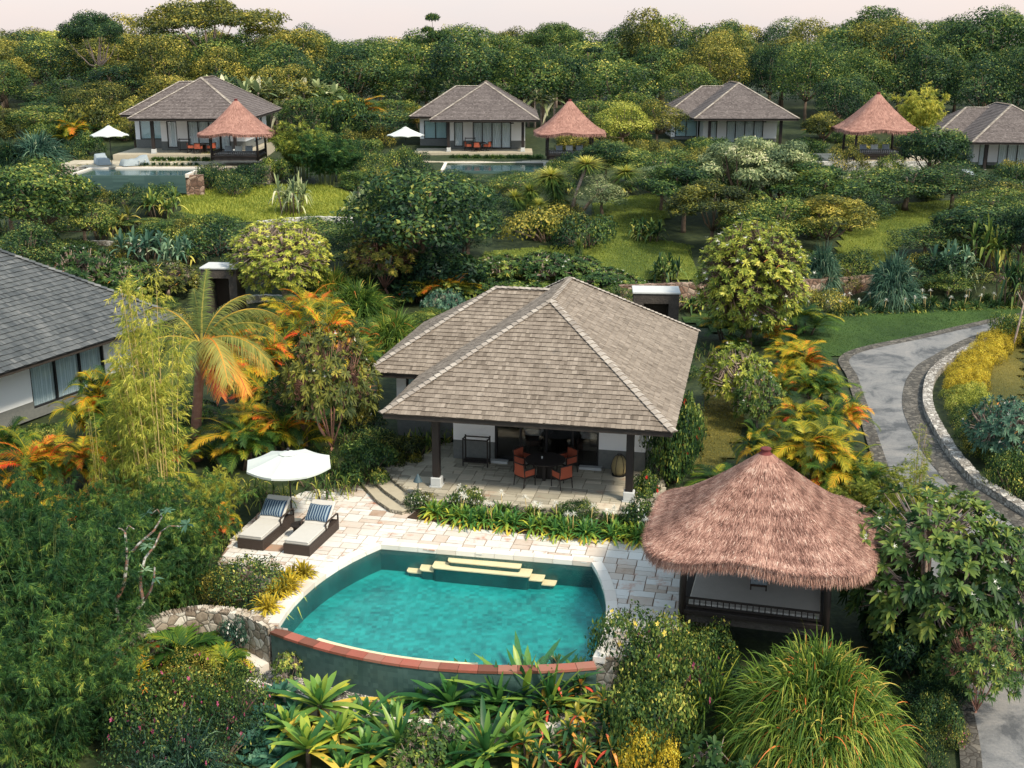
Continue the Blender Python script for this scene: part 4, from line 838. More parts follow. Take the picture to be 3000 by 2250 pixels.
b0 = resamp(arcDA, 60); k0 = 20; bi = offs(b0, side*.30)[k0:52]; bo = offs(b0, side*.03)[k0:52]
mb = MB(); mb.ct = .9; mb.prism([tuple(p) for p in bo]+[tuple(p) for p in bi[::-1]], -.70, -.665); mb.build('bench', MATS['pool_step'], pe)
mb = MB(); mb.face([(*p, -.565) for p in pool], flip=A3 < 0); o = mb.build('water', MATS['water']); tag(o, kind='structure')
# pebble channel, kerb and stone slab below the rim
RO_ = offs(arcDA, -side*.30); RK = offs(arcDA, -side*1.15); RK2 = offs(arcDA, -side*1.42)
mb = MB(); mb.prism([tuple(p) for p in RO_]+[tuple(p) for p in RK[::-1]], -2.1, -1.72); o = mb.build('pebble_bed', MATS['pebbles']); tag(o, kind='structure')
r0 = np.random.default_rng(77); g = Geo(); nP = 5200; tt = r0.integers(0, len(RO_)-1, nP); fr_ = r0.uniform(0, 1, (nP, 1)); wq = r0.uniform(.02, .98, (nP, 1)); Pq = (RO_[tt]*(1-fr_)+RO_[tt+1]*fr_)*(1-wq)+(RK[tt]*(1-fr_)+RK[tt+1]*fr_)*wq
for ax in range(2):
    s_ = r0.uniform(.022, .05, nP); a_ = r0.uniform(0, 3.14, nP); u_ = np.stack([np.cos(a_), np.sin(a_), a_*0], 1); v_ = np.stack([-np.sin(a_), np.cos(a_), a_*0], 1); C_ = np.concatenate([Pq, np.full((nP, 1), -1.71)], 1)+np.array([ax*.03, ax*.02, 0]); h_ = ZU*s_[:, None]*.7
    T_ = r0.uniform(0, 1, nP)
    for sg in ((1, 1), (-1, 1), (-1, -1), (1, -1)):
        V_ = np.stack([C_+h_, C_+u_*s_[:, None]*sg[0]*.7+h_*.6, C_+u_*s_[:, None]*sg[0]*.8+v_*s_[:, None]*sg[1]*.8, C_+v_*s_[:, None]*sg[1]*.7+h_*.6], 1); g.add(V_, np.arange(nP*4).reshape(nP, 4), T_)
tinted('pebble', [(0, G(.03, .03, .03)), (.5, G(.16, .155, .15)), (.9, G(.42, .40, .37)), (1, G(.6, .58, .54))], namp=.1, rough=.6)
tag(fin('pebbles', g.mesh('pebbles'), MATS['pebble']), 'dark grey river pebbles lying in the channel below the pool wall', 'pebbles', kind='stuff')
mb = MB(); P = resamp([tuple(p) for p in RK], 20); Q = resamp([tuple(p) for p in RK2], 20)
for i in range(19): a, b, c, d = P[i], P[i+1], Q[i+1], Q[i]; mb.ct = r_.uniform(.2, .8); mb.prism([tuple(a), tuple(a+(b-a)*.985), tuple(d+(c-d)*.985), tuple(d)], -2.3, -1.58)
kb = mb.build('kerb', MATS['coping']); tag(kb, kind='structure')
ar = at(556, 1418, -1.6); slabp = pix([(530, 1408), (590, 1400), (597, 1424), (560, 1442), (533, 1434)], -1.6)
mb = MB(); mb.prism(slabp, -2.2, -1.6); tag(mb.build('paving_slab', MATS['coping']), kind='structure')
# curved rubble wall left of the pool
def wallthing(line, th, z0, z1, mat, label, name='stone_wall', group=None, cap=None):
    P = resamp(line, max(8, int(len(line)*6))); Q = offs(P, th); mb = MB(); n = len(P); f0 = (lambda x, y: float(zt(x, y))-.6) if z0 is None else (lambda x, y: z0); f1 = (lambda x, y: float(zt(x, y))+z1) if isinstance(z1, str) else None
    top = z1 if callable(z1) else (lambda x, y: z1); rw = random.Random(int(P[0][0]*10))
    pts = []
    for i in range(n):
        j = rw.uniform(-.03, .03); pts += [(*P[i], f0(*P[i])), (*P[i], top(*P[i])+j), (*Q[i], top(*Q[i])+j), (*Q[i], f0(*Q[i]))]
    fs = [(3, 2, 1, 0), (4*n-4, 4*n-3, 4*n-2, 4*n-1)]
    for i in range(n-1):
        b = 4*i; fs += [(b, b+1, b+5, b+4), (b+1, b+2, b+6, b+5), (b+2, b+3, b+7, b+6)]
    mb.raw(pts, fs); o = mb.build(name, MATS[mat]); bmn = bmesh.new(); bmn.from_mesh(o.data); bmesh.ops.recalc_face_normals(bmn, faces=bmn.faces); bmn.to_mesh(o.data); bmn.free()
    return tag(o, label, 'wall', group)
wallthing(smoothl(pix([(600, 1347), (566, 1330), (541, 1319), (500, 1311), (430, 1308), (360, 1320), (290, 1342), (230, 1372)], -.47)), .35, -2.6, -.47, 'rubble', 'curved rubble stone wall with pale stones left of the pool')
# terrace (porch floor) with its curved steps
te = tag(empty('terrace', (0, 0, 0)), kind='structure')
TP = pix([(824, 1010), (848, 1034), (882, 1062), (925, 1080), (1100, 1092), (1300, 1107), (1408, 1114), (1440, 1060), (1425, 1015), (1400, 985), (960, 955), (905, 985)], 0)
mb = MB(); mb.prism(TP, -1.2, -.03); mb.build('slab', MATS['riser'], te); tiles(TP, 0, VA, .55, .22, 9, gap=.008).build('paving', MATS['terrace_stone'], te)
for pts, z in (([(840, 1008), (818, 1014), (799, 1028), (830, 1058), (864, 1082), (900, 1085), (930, 1085)], -.15), ([(850, 1015), (800, 1030), (781, 1043), (812, 1078), (842, 1099), (868, 1104), (900, 1094), (930, 1085)], -.30)):
    P = pix(pts, z); mb = MB(); mb.prism(P, -.9, z-.03); mb.build('riser', MATS['riser'], te); mb = MB(); mb.ct = .5; mb.prism(P, z-.03, z); mb.build('tread', MATS['step_stone'], te)
bed = pix([(880, 1118), (935, 1125), (991, 1136), (1194, 1158), (1407, 1172), (1440, 1130), (1420, 1100), (1300, 1100), (1100, 1085), (935, 1075), (905, 1100)], DZ+.03)
mb = MB(); mb.prism(bed, DZ-.1, DZ+.05); tag(mb.build('flower_bed', MATS['soil']), kind='structure')
# ------------------------------------------------------------------ villa
def vdot(a, b): return sum(x*y for x, y in zip(a, b))
def shingles(mb, a, b, c, d, seed, h=.215, wmin=.075, wmax=.19):
    r = random.Random(seed); a, b, c, d = [np.array(p, float) for p in (a, b, c, d)]; e1 = b-a; Le = np.linalg.norm(e1); e1 /= Le
    up = d-a; up = up-e1*np.dot(up, e1); Wd = np.linalg.norm(up); up /= Wd; no = np.cross(e1, up); ul, ur = np.dot(d-a, e1), np.dot(c-a, e1)
    mb.ct = .3; mb.face([a-no*.02, b-no*.02, c-no*.02, d-no*.02] if np.linalg.norm(c-d) > 1e-3 else [a-no*.02, b-no*.02, c-no*.02])
    k = 0; w0 = 0
    while w0 < Wd-.03:
        w1 = min(Wd, w0+h); L0, R0 = ul*w0/Wd, Le+(ur-Le)*w0/Wd; w1e = min(Wd, w1+.02); L1, R1 = ul*w1e/Wd, Le+(ur-Le)*w1e/Wd
        u = L0-.01 if k == 0 else min(L0, L1); end = max(R0, R1); u = min(L0, L1)
        while u < end-.02:
            wd = r.uniform(wmin, wmax); v = u+wd; a0, a1 = max(L0, min(R0, u)), max(L0, min(R0, v-.006)); b0, b1 = max(L1, min(R1, u)), max(L1, min(R1, v-.006))
            if a1-a0 > .004 or b1-b0 > .004:
                t = r.uniform(.026, .044); dw = r.uniform(-.014, .010); mb.ct = min(1, max(0, r.gauss(.5, .095)))
                p0, p1 = a+e1*a0+up*(w0+dw)+no*t, a+e1*a1+up*(w0+dw)+no*t; q1, q0 = a+e1*b1+up*w1e+no*.003, a+e1*b0+up*w1e+no*.003
                mb.face([p0, p1, q1, q0]); mb.ct = .05; mb.face([p0-no*t, p1-no*t, p1, p0])
            u = v
        w0 = w1; k += 1
def hipcap(mb, p, q, seed, wd=.15):
    r = random.Random(seed); p, q = np.array(p, float), np.array(q, float); v = q-p; L_ = np.linalg.norm(v); v /= L_; s = nrm(np.cross(v, ZU)); n_ = nrm(np.cross(s, v)); n_ = n_ if n_[2] > 0 else -n_; k = int(L_/.24)
    for i in range(k):
        a, b = p+v*L_*i/k, p+v*(L_*(i+1)/k+.03); mb.ct = r.uniform(.2, .9); l0, l1 = .085+r.uniform(0, .01), .055
        for sg in (1, -1):
            c0, c1 = a+n_*l0, b+n_*l1; e0, e1 = a+s*sg*wd+n_*(l0-.055), b+s*sg*wd+n_*(l1-.055)
            mb.face([c0, c1, e1, e0], flip=sg > 0); mb.ct = .0; mb.face([a+s*sg*wd, a, c0, e0], flip=sg < 0); mb.ct = r.uniform(.2, .9)
EZ, RZ, WX = 2.95, 6.12, 10.24
def opening(wm, dm, ax, pos, a0, a1, ops, zt_=2.9, dz_=.75, th=.2):
    """wall along an axis with rectangular openings: wm white part, dm grey base"""
    def bx(m, p, q, z0, z1, pr=0):
        if q-p < .01 or z1-z0 < .01: return
        if ax == 'x': m.box(p, q, pos-pr, pos+th, z0, z1)
        else: m.box(pos-th, pos+pr, p, q, z0, z1)
    cuts = sorted(ops); x = a0
    for (o0, o1, z0, z1) in cuts+[(a1, a1, 0, 0)]:
        bx(dm, x, o0, 0, dz_, .02); bx(wm, x, o0, dz_, zt_); x = o1
    for (o0, o1, z0, z1) in cuts:
        if z0 > 0: bx(dm, o0, o1, 0, min(z0, dz_), .02); bx(wm, o0, o1, dz_, z0)
        bx(wm, o0, o1, z1, zt_)
def window(parent, ax, pos, o0, o1, z0, z1, nm, back, name='window', th=.2):
    f = MB(); t = .075; y0, y1 = .03, .12
    def bx(m, p, q, a, b, d0, d1):
        if ax == 'x': m.box(p, q, pos+d0, pos+d1, a, b)
        else: m.box(pos-d1, pos-d0, p, q, a, b)
    bx(f, o0, o1, z1-t, z1, y0, y1); bx(f, o0, o1, z0, z0+t, y0, y1)
    for i in range(nm+1):
        x = o0+(o1-o0)*i/nm; x = min(max(x, o0+t/2), o1-t/2); bx(f, x-t/2, x+t/2, z0+t, z1-t, y0+.002, y1-.002)
    fo = f.build(name, MATS['dark_frame'], parent)
    for i in range(nm):
        g = MB(); p, q = o0+(o1-o0)*i/nm+t/2, o0+(o1-o0)*(i+1)/nm-t/2; bx(g, p, q, z0+t, z1-t, .07, .085); g.build('pane', MATS['glass'], fo)
    if back:
        c = MB(); p = o0+.05; n_ = int((o1-o0)/.06); pts = [(o0+.04+(o1-o0-.08)*i/n_, .16+.02*sin(i*1.9)) for i in range(n_+1)]
        for i in range(n_):
            (xa, ya), (xb, yb) = pts[i], pts[i+1]
            if back == 'blind': ya = yb = .16
            A_ = (lambda x, y, z: (x, pos+y, z)) if ax == 'x' else (lambda x, y, z: (pos-y, x, z))
            c.face([A_(xa, ya, z0+.05), A_(xb, yb, z0+.05), A_(xb, yb, z1-.05), A_(xa, ya, z1-.05)])
        c.build('blind' if back == 'blind' else 'curtain', MATS[back], fo)
    return fo
def villa(loc, rz, label, mat, main=False, group=None, sb='curtain'):
    v = empty('villa', loc, rz, label, 'villa', group); mb = MB(); ap, bp = (5.12, 5.25, RZ), (5.12, 9.6, RZ); D = 14.5
    shingles(mb, (0, 0, EZ), (WX, 0, EZ), ap, ap, 1); shingles(mb, (WX, 0, EZ), (WX, D, EZ), bp, ap, 2); shingles(mb, (0, D, EZ), (0, 0, EZ), ap, bp, 3); shingles(mb, (WX, D, EZ), (0, D, EZ), bp, bp, 4)
    wl, wr = (2.07, 9.36, 5.64), (4.34, 9.36, 5.64); shingles(mb, (-2.27, 5.02, EZ), (0, 5.02, EZ), wr, wl, 5); shingles(mb, (-2.27, 13.7, EZ), (-2.27, 5.02, EZ), wl, wl, 6); shingles(mb, (0, 13.7, EZ), (-2.27, 13.7, EZ), wl, wr, 7)
    ro = mb.build('roof', mat, v)
    mb = MB(); hipcap(mb, (0, 0, EZ), ap, 1); hipcap(mb, (WX, 0, EZ), ap, 2); hipcap(mb, ap, bp, 3); hipcap(mb, (WX, D, EZ), bp, 4); hipcap(mb, (0, D, EZ), bp, 5); hipcap(mb, (-2.27, 5.02, EZ), wl, 6); hipcap(mb, wl, wr, 7); mb.build('ridge_cap', MATS['cap'], ro)
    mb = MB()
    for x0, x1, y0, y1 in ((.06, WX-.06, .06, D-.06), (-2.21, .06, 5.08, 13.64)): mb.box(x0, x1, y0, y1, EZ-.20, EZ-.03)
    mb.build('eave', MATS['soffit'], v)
    wm, dm = MB(), MB(); X0, X1 = 1.57, 8.95
    opening(wm, dm, 'x', 4.0, X0, X1, [(3.2, 7.2, 0, 2.45)] if main else [(.02+X0+.5, X0+1.4, .2, 2.5), (3.9, 7.6, 0, 2.5)], EZ-.2)
    opening(wm, dm, 'x', 6.2, -1.35, X0-.2, [(-.95, 1.3, .75, 2.5)], EZ-.2)
    opening(wm, dm, 'y', X1, 4.2, 13.3, [(7.5, 11.4, .4, 2.6)], EZ-.2)
    wm.box(X0, X0+.2, 4.2, 6.4, .75, EZ-.2); dm.box(X0, X0+.2, 4.2, 6.4, 0, .75); wm.box(-1.35, -1.15, 6.4, 12.8, .75, EZ-.2); dm.box(-1.35, -1.15, 6.4, 12.8, 0, .75)
    wm.box(-1.15, X1, 13.1, 13.3, 0, EZ-.2); wm.build('wall', MATS['white_wall'], v); dm.build('wall_base', MATS['grey_render'], v)
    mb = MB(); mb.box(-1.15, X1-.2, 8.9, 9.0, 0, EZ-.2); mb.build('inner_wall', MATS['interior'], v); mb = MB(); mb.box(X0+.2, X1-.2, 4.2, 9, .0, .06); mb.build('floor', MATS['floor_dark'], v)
    if main:
        window(v, 'x', 4.0, 3.2, 7.2, 0.02, 2.45, 4, None, 'sliding_door')
        mb = MB(); mb.box(3.05, 3.75, 3.72, 3.98, 0, .09); mb.build('door_step', MATS['white_slab'], v); mb = MB(); mb.box(6.5, 7.35, 3.72, 3.98, 0, .09); mb.build('door_step', MATS['white_slab'], v)
    else:
        window(v, 'x', 4.0, 3.9, 7.6, .02, 2.5, 4, 'curtain', 'sliding_door'); window(v, 'x', 4.0, X0+.52, X0+1.4, .2, 2.5, 1, 'curtain')
        mb = MB(); mb.box(-1.5, 9.6, .0, 13.5, -1.6, -.02); mb.build('terrace_slab', MATS['step_stone'], v)
    window(v, 'x', 6.2, -.95, 1.3, .75, 2.5, 2, 'blind'); window(v, 'y', X1, 7.5, 11.4, .4, 2.6, 3, 'curtain_y')
    for x, y in ((1.72, 1.0), (8.69, 1.0)):
        mb = MB(); mb.box(x-.13, x+.13, y-.13, y+.13, .36, EZ-.2, .01); p = mb.build('post', MATS['dark_wood'], v); mb = MB(); mb.prism([(x-.22, y-.22), (x+.22, y-.22), (x+.22, y+.22), (x-.22, y+.22)], 0, .05); mb.box(x-.19, x+.19, y-.19, y+.19, .05, .36, .02); mb.build('plinth', MATS['white_slab'], p)
    mb = MB(); mb.box(7.45, 7.85, 3.94, 3.98, 2.35, 2.45); mb.build('wall_lamp', MATS['dark_frame'], v)
    return v
AX0 = at(822, 893, EZ); BX0 = at(1454, 934, EZ); VTH = atan2(BX0[1]-AX0[1], BX0[0]-AX0[0])
mv = villa((AX0[0], AX0[1], 0), VTH, 'large villa with brown shingle roof and dining porch behind the pool', MATS['shingle'], True)
def VL(lx, ly, z=0): return (AX0[0]+lx*cos(VTH)-ly*sin(VTH), AX0[1]+lx*sin(VTH)+ly*cos(VTH), z)
t_ = radians(-24.3)
def lefthouse():
    R = (-15.6, 54.6); dx, dy = -10.24, -14.5; return (R[0]+dx*cos(t_)-dy*sin(t_), R[1]+dx*sin(t_)+dy*cos(t_), 0)
lv = villa(lefthouse(), t_, 'villa with dark grey shingle roof cut off by the left edge', MATS['shingle_dark'])
lv.scale = (1.3, 1.12, 1.0)
_R = (-15.6, 54.6); _dx, _dy = -10.24*1.3, -14.5*1.12; lv.location = (_R[0]+_dx*cos(t_)-_dy*sin(t_), _R[1]+_dx*sin(t_)+_dy*cos(t_), 0)
for ch in list(lv.children):
    if ch.name.startswith('terrace_slab'): bpy.data.objects.remove(ch); continue
    if ch.name.startswith('roof'):
        for rc in ch.children: rc.material_slots[0].link = 'OBJECT'; rc.material_slots[0].material = MATS['shingle_dark']
    if ch.name.startswith('roof'): ch.scale = (1, 1, 1.25); ch.location = (0, 0, -EZ*.25)
FARV = []
def farvilla(u, v, z, rz, label, w=None):
    x, y, _ = at(u, v, z+EZ); k = 1
    if not FARV: o = villa((x, y, z), rz, label, MATS['shingle_far'])
    else: o = copy_tree(FARV[0]); o.location = (x, y, z); o.rotation_euler = (0, 0, rz); o['label'] = label
    FARV.append(o); return o
farvilla(275, 256.5, 6.1, radians(0), 'distant villa far left with grey shingle roof behind a red thatched pavilion')
farvilla(927, 259.4, 5.3, radians(0), 'distant villa in the middle behind the lily hedge and narrow pool')
farvilla(1499, 256.5, 5.1, radians(0), 'distant villa right of centre with thatch brown roof above the shrubs')
farvilla(2099, 307.8, 3.2, radians(-3), 'distant villa cut off by the right edge with mossy grey roof')
# ------------------------------------------------------------------ thatched pavilions
def pavilion(loc, rz, label, hx, hy, ztop, mat, n_str, group=None, hero=False):
    v = empty('pavilion', loc, rz, label, 'pavilion', group); r = np.random.default_rng(int(ztop*100)); zb = 2.48 if hero else 2.35
    def surfp(s, ph):
        c, s_ = np.cos(ph), np.sin(ph); k = (np.abs(c/1.0)**5+np.abs(s_/1.0)**5)**(-1/5); sq = np.stack([hx*k*c, hy*k*s_], -1); cir = np.stack([c, s_], -1)*.2
        t = np.asarray(s)[..., None]; xy = cir*(1-t)+sq*t*(1+.0*t); corner = (k-1)/.32
        z = zb+(ztop-zb)*np.maximum(1-np.asarray(s), 0)**1.34-.17*corner*np.asarray(s)**3+.06*np.sin(ph*7+1)*np.asarray(s)**2; return np.concatenate([xy, z[..., None]], -1)
    na, ns = 96, 22; S_, P_ = np.meshgrid(np.linspace(0, 1, ns), np.linspace(0, 2*pi, na, endpoint=False), indexing='ij'); V = surfp(S_, P_).reshape(-1, 3)
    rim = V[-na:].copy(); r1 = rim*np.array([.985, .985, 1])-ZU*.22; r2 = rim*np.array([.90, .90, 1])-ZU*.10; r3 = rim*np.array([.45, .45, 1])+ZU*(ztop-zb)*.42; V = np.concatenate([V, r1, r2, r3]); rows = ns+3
    F = []; 
    for i in range(rows-1):
        for k in range(na): j = (k+1) % na; F.append((i*na+k, (i+1)*na+k, (i+1)*na+j, i*na+j))
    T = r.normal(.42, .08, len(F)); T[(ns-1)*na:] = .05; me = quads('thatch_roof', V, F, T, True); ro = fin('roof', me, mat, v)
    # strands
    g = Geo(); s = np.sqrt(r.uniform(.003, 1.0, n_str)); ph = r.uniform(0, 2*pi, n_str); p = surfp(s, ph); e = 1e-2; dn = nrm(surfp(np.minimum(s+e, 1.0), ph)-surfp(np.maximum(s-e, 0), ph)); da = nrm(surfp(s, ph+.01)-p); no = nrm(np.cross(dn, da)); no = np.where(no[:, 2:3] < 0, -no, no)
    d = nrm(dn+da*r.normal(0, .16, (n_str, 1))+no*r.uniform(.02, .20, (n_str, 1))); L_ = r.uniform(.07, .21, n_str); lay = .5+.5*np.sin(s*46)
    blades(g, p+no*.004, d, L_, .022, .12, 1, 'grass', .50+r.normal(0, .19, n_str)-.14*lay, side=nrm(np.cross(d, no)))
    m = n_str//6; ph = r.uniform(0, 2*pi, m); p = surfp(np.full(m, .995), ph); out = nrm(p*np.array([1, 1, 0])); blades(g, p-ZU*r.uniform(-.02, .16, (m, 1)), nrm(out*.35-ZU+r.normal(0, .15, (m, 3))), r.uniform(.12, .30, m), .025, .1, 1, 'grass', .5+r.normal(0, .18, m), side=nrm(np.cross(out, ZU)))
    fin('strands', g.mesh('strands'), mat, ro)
    mb = MB(); mb.lathe([(.24, ztop-.10), (.21, ztop-.03), (.16, ztop+.02), (.145, ztop+.04), (.135, ztop+.12), (.165, ztop+.145), (.15, ztop+.17), (.04, ztop+.185)], 18); mb.build('finial', MATS['finial'], v, True)
    fx, fy = hx*.63, hy*.63; mb = MB(); mb.box(-fx-.08, fx+.08, -fy-.08, fy+.08, .28, .42, .01); mb.build('platform', MATS['dark_wood'], v)
    mb = MB(); mb.box(-fx+.05, fx-.05, -fy+.05, fy-.05, .0, .28); mb.build('base', MATS['dark_stone'], v)
    for sx in (-1, 1):
        for sy in (-1, 1): mb = MB(); mb.tube([(sx*fx, sy*fy, 0), (sx*fx, sy*fy, 1.2), (sx*fx*.97, sy*fy*.97, zb+.1)], [.11, .10, .09], 10); mb.build('post', MATS['dark_wood'], v, True)
    bal = None
    for k, (ax, ps) in enumerate((('x', -fy), ('y', fx), ('y', -fx) if not hero else ('y', fx+50))):
        if ps > 40: continue
        mb = MB(); a = fx if ax == 'x' else fy
        for z in (.50, .74):
            if ax == 'x': mb.box(-a+.11, a-.11, ps-.03, ps+.03, z, z+.05)
            else: mb.box(ps-.03, ps+.03, -a+.11, a-.11, z, z+.05)
        rl_ = mb.build('railing', MATS['dark_wood'], v)
        nb = int(2*a/.16)
        for i in range(1, nb):
            c = -a+2*a*i/nb
            if bal is None: mb = MB(); mb.box(-.016, .016, -.016, .016, .55, .74); b = mb.build('baluster', MATS['dark_wood'], rl_); bal = b
            else: b = bal.copy(); COL.objects.link(b); b.parent = rl_
            b.location = (c, ps, 0) if ax == 'x' else (ps, c, 0)
    return v, fx, fy
def cushion(loc, rz, tilt, mat, label, w=.55, h=.5, group=None, name='cushion'):
    g = Geo(); n = 9; u = np.linspace(-1, 1, n); X, Z = np.meshgrid(u, u); q = (1-X**4)*(1-Z**4); pin = 1-.08*(1-np.abs(X))*(np.abs(Z)**3)
    i = np.arange(n-1)[:, None]*n+np.arange(n-1); F = np.stack([i, i+1, i+1+n, i+n], -1).reshape(-1, 4)
    V = np.stack([X*w/2*pin, .09*q**.6, (Z*pin+1)*h/2], -1).reshape(-1, 3); V2 = V*np.array([1, -1, 1]); me = quads(name, np.concatenate([V, V2]), np.concatenate([F, F[:, ::-1]+len(V)]), None, True)
    o = fin(name, me, MATS[mat]); o.location = loc; o.rotation_euler = (tilt, 0, rz); return tag(o, label, 'cushion', group)
PZ0 = DZ
pv, fx, fy = pavilion((7.26, 32.0, PZ0), radians(-15), 'large pink thatched pavilion with dark posts right of the pool', 3.15, 3.0, 4.62, MATS['thatch'], 80000, hero=True)
def PL(lx, ly, z): a = radians(-15); return (7.26+lx*cos(a)-ly*sin(a), 32.0+lx*sin(a)+ly*cos(a), PZ0+z)
mt = MB(); mt.box(-fx+.16, fx-.16, -fy+.10, fy-.14, .425, .56, .03); o = mt.build('daybed_mattress', MATS['bed_cover']); o.location = (7.26, 32.0, PZ0); o.rotation_euler = (0, 0, radians(-15)); tag(o, 'wide grey beige mattress covering the floor of the big pavilion', 'mattress')
for lx, ly, rz, mt_, lb in ((-.9, 1.25, .1, 'grey_cover', 'pale blue grey cushion at the back left of the pavilion daybed'), (-.2, 1.3, -.1, 'grey_cover', 'blue grey cushion in the middle of the pavilion daybed'), (.75, 1.25, -.15, 'ikat', 'dark blue patterned cushion at the back right of the pavilion daybed')):
    p = PL(lx, ly, .57); cushion(p, radians(-15)+rz, radians(-25), mt_, lb)
p = PL(.05, -.35, .56); tr_ = empty('reading_stand', p, radians(-12), 'small dark wooden reading stand on the pavilion mattress', 'stand')
mb = MB()
for x in (-.24, .20): mb.box(x, x+.04, -.16, -.12, 0, .16); mb.box(x, x+.04, .10, .14, 0, .34)
mb.box(-.24, .24, -.16, -.125, .12, .18); mb.build('frame', MATS['floor_dark'], tr_)
mb = MB(); mb.raw([(-.23, -.12, .17), (.23, -.12, .17), (.23, .12, .36), (-.23, .12, .36), (-.23, -.10, .15), (.23, -.10, .15), (.23, .14, .34), (-.23, .14, .34)], [(0, 1, 2, 3), (7, 6, 5, 4), (0, 4, 5, 1), (1, 5, 6, 2), (2, 6, 7, 3), (3, 7, 4, 0)]); mb.build('panel', MATS['grey_cover'], tr_)
def farpav(u, v_, Y, w, label, first=[None]):
    x, y, z = atY(u, v_, Y); zc = Y*cos(PITCH)-(z-CH)*sin(PITCH); k = w*zc/FPX/6.24
    if first[0] is None: o, _, _ = pavilion((0, 0, 0), 0, label, 3.12, 2.75, 4.9, MATS['thatch_far'], 9000); first[0] = o
    else: o = copy_tree(first[0]); o['label'] = label
    o.location = (x, y, z-2.15*k); o.scale = (k, k, k); return o
FP = [farpav(514, 288.5, 98, 156, 'distant red thatched pavilion in front of the far left villa'), farpav(1230, 287.6, 106, 152, 'distant thatched pavilion with finial right of the middle villa'), farpav(1891, 281, 102, 170, 'distant thatched pavilion with open sides above a pale stone wall')]
for i, (fp, side_) in enumerate(zip(FP, ('far left', 'middle', 'right'))):
    x, y, z = fp.location; k = fp.scale[0]
    mb = MB(); mb.box(-1.8, 1.8, -1.5, 1.6, .425, .55, .03); o = mb.build('daybed_mattress', MATS['mattress']); o.location = fp.location; o.scale = fp.scale; tag(o, 'pale daybed mattress inside the distant %s thatched pavilion' % side_, 'mattress')
    for j, (lx, mt_) in enumerate(((-.9, 'grey_cover'), (0, 'canvas'), (.9, 'grey_cover'))): cushion((x+lx*k, y-.2, z+.56*k), 0, radians(-15), mt_, '%s cushion on the daybed of the distant %s pavilion' % (('left', 'middle', 'right')[j], side_), .6, .55, 'daybed cushions in the %s far pavilion' % side_)
# ------------------------------------------------------------------ far terraces, pools and garden walls
def terr(name, x0, x1, y0, y1, z, depth=2.2, mat='step_stone'):
    e = tag(empty(name, (0, 0, 0)), kind='structure'); mb = MB(); mb.box(x0, x1, y0, y1, z-depth, z-.02); mb.build('retaining_edge', MATS['rubble'], e)
    mb = MB(); r = random.Random(int(x0)); x = x0
    while x < x1:
        y = y0; xe = min(x1, x+r.uniform(.8, 1.3))
        while y < y1: ye = min(y1, y+r.uniform(.8, 1.4)); mb.ct = r.gauss(.6, .2); mb.box(x+.02, xe-.02, y+.02, ye-.02, z-.02, z); y = ye
        x = xe
    mb.build('paving', MATS[mat], e); return e
terr('stone_terrace', -37, -19.5, 96.2, 101.4, 5.65); terr('stone_terrace', -9.5, 12, 107.8, 112, 4.85); terr('stone_terrace', 26.5, 35.6, 99.5, 106, FP[2].location.z-.02)
POOLF = None
def farpool(x, y, z, w, d, label):
    global POOLF
    if POOLF is None:
        e = empty('swimming_pool', (x, y, z), 0, label, 'swimming pool'); mb = MB(); mb.box(-.5, .5, -.5, .5, -1.5, -.12)
        mb.build('pool_shell', MATS['pool_outer'], e)
        mb = MB(); mb.box(-.545, .545, .50, .57, -.2, .03); mb.box(-.53, -.50, -.5, .499, -.25, .02); mb.box(.50, .53, -.5, .499, -.25, .02); mb.build('coping', MATS['coping'], e)
        mb = MB(); mb.face([(-.5, -.5, -.09), (.5, -.5, -.09), (.5, .5, -.09), (-.5, .5, -.09)]); mb.build('water', MATS['far_water'], e)
        mb = MB(); mb.box(-.5, .5, -.53, -.501, -1.4, -.07); mb.build('rim', MATS['pool_outer'], e); POOLF = e
    else: e = copy_tree(POOLF); e.location = (x, y, z); e['label'] = label
    e.scale = (w, d, 1); return e
m_, nt_w = newmat('far_water'); L = nt_w.links.new; o_ = N(nt_w, 'ShaderNodeOutputMaterial'); b_ = N(nt_w, 'ShaderNodeBsdfPrincipled'); b_.inputs['Base Color'].default_value = (.02, .075, .085, 1); b_.inputs['Roughness'].default_value = .12
n1 = N(nt_w, 'ShaderNodeTexNoise'); n1.inputs['Scale'].default_value = 9; L(coords(nt_w), n1.inputs['Vector']); bp = N(nt_w, 'ShaderNodeBump'); bp.inputs['Strength'].default_value = .35; L(n1.outputs[0], bp.inputs['Height']); L(bp.outputs[0], b_.inputs['Normal']); L(b_.outputs[0], o_.inputs[0])
farpool(-29.2, 93.4, 5.6, 8.6, 4.6, 'distant narrow looking pool in front of the far left villa'); farpool(-1.5, 104.6, 4.82, 8.6, 6.0, 'distant pool below the middle villa half hidden by shrubs'); farpool(50.5, 104.0, 2.72, 9, 6, 'distant pool corner at the right edge below the mossy roofed villa')
wallthing([(-36.0, 91.0), (-33.8, 91.0)], .4, 3.2, 5.55, 'rubble', 'short rubble pier left of the distant left pool'); wallthing([(-24.9, 91.2), (-23.6, 91.5)], .4, 3.2, 5.5, 'rubble_brown', 'pale rubble pier right of the distant left pool')
xx0, yy0, zz0 = FP[2].location; wallthing([(xx0-7.5, yy0-3.0), (xx0-3, yy0-3.1), (xx0+3.6, yy0-3.0)], .35, 4, zz0-.05, 'rubble_white', 'low pale stone wall below the distant right pavilion')
W1 = smoothl(pix([(1340, 618), (1500, 612), (1700, 608), (1850, 598), (2000, 590), (2110, 590), (2330, 596)], 1.95), 5)
wallthing(W1, .4, .2, 1.95, 'rubble_brown', 'long curved brown stone wall behind the lily bed at the right')
wallthing(pix([(560, 478), (620, 472), (690, 468), (760, 470)], 3.4), .35, 2, 3.4, 'rubble_white', 'low pale stone wall at the foot of the bright grass slope')
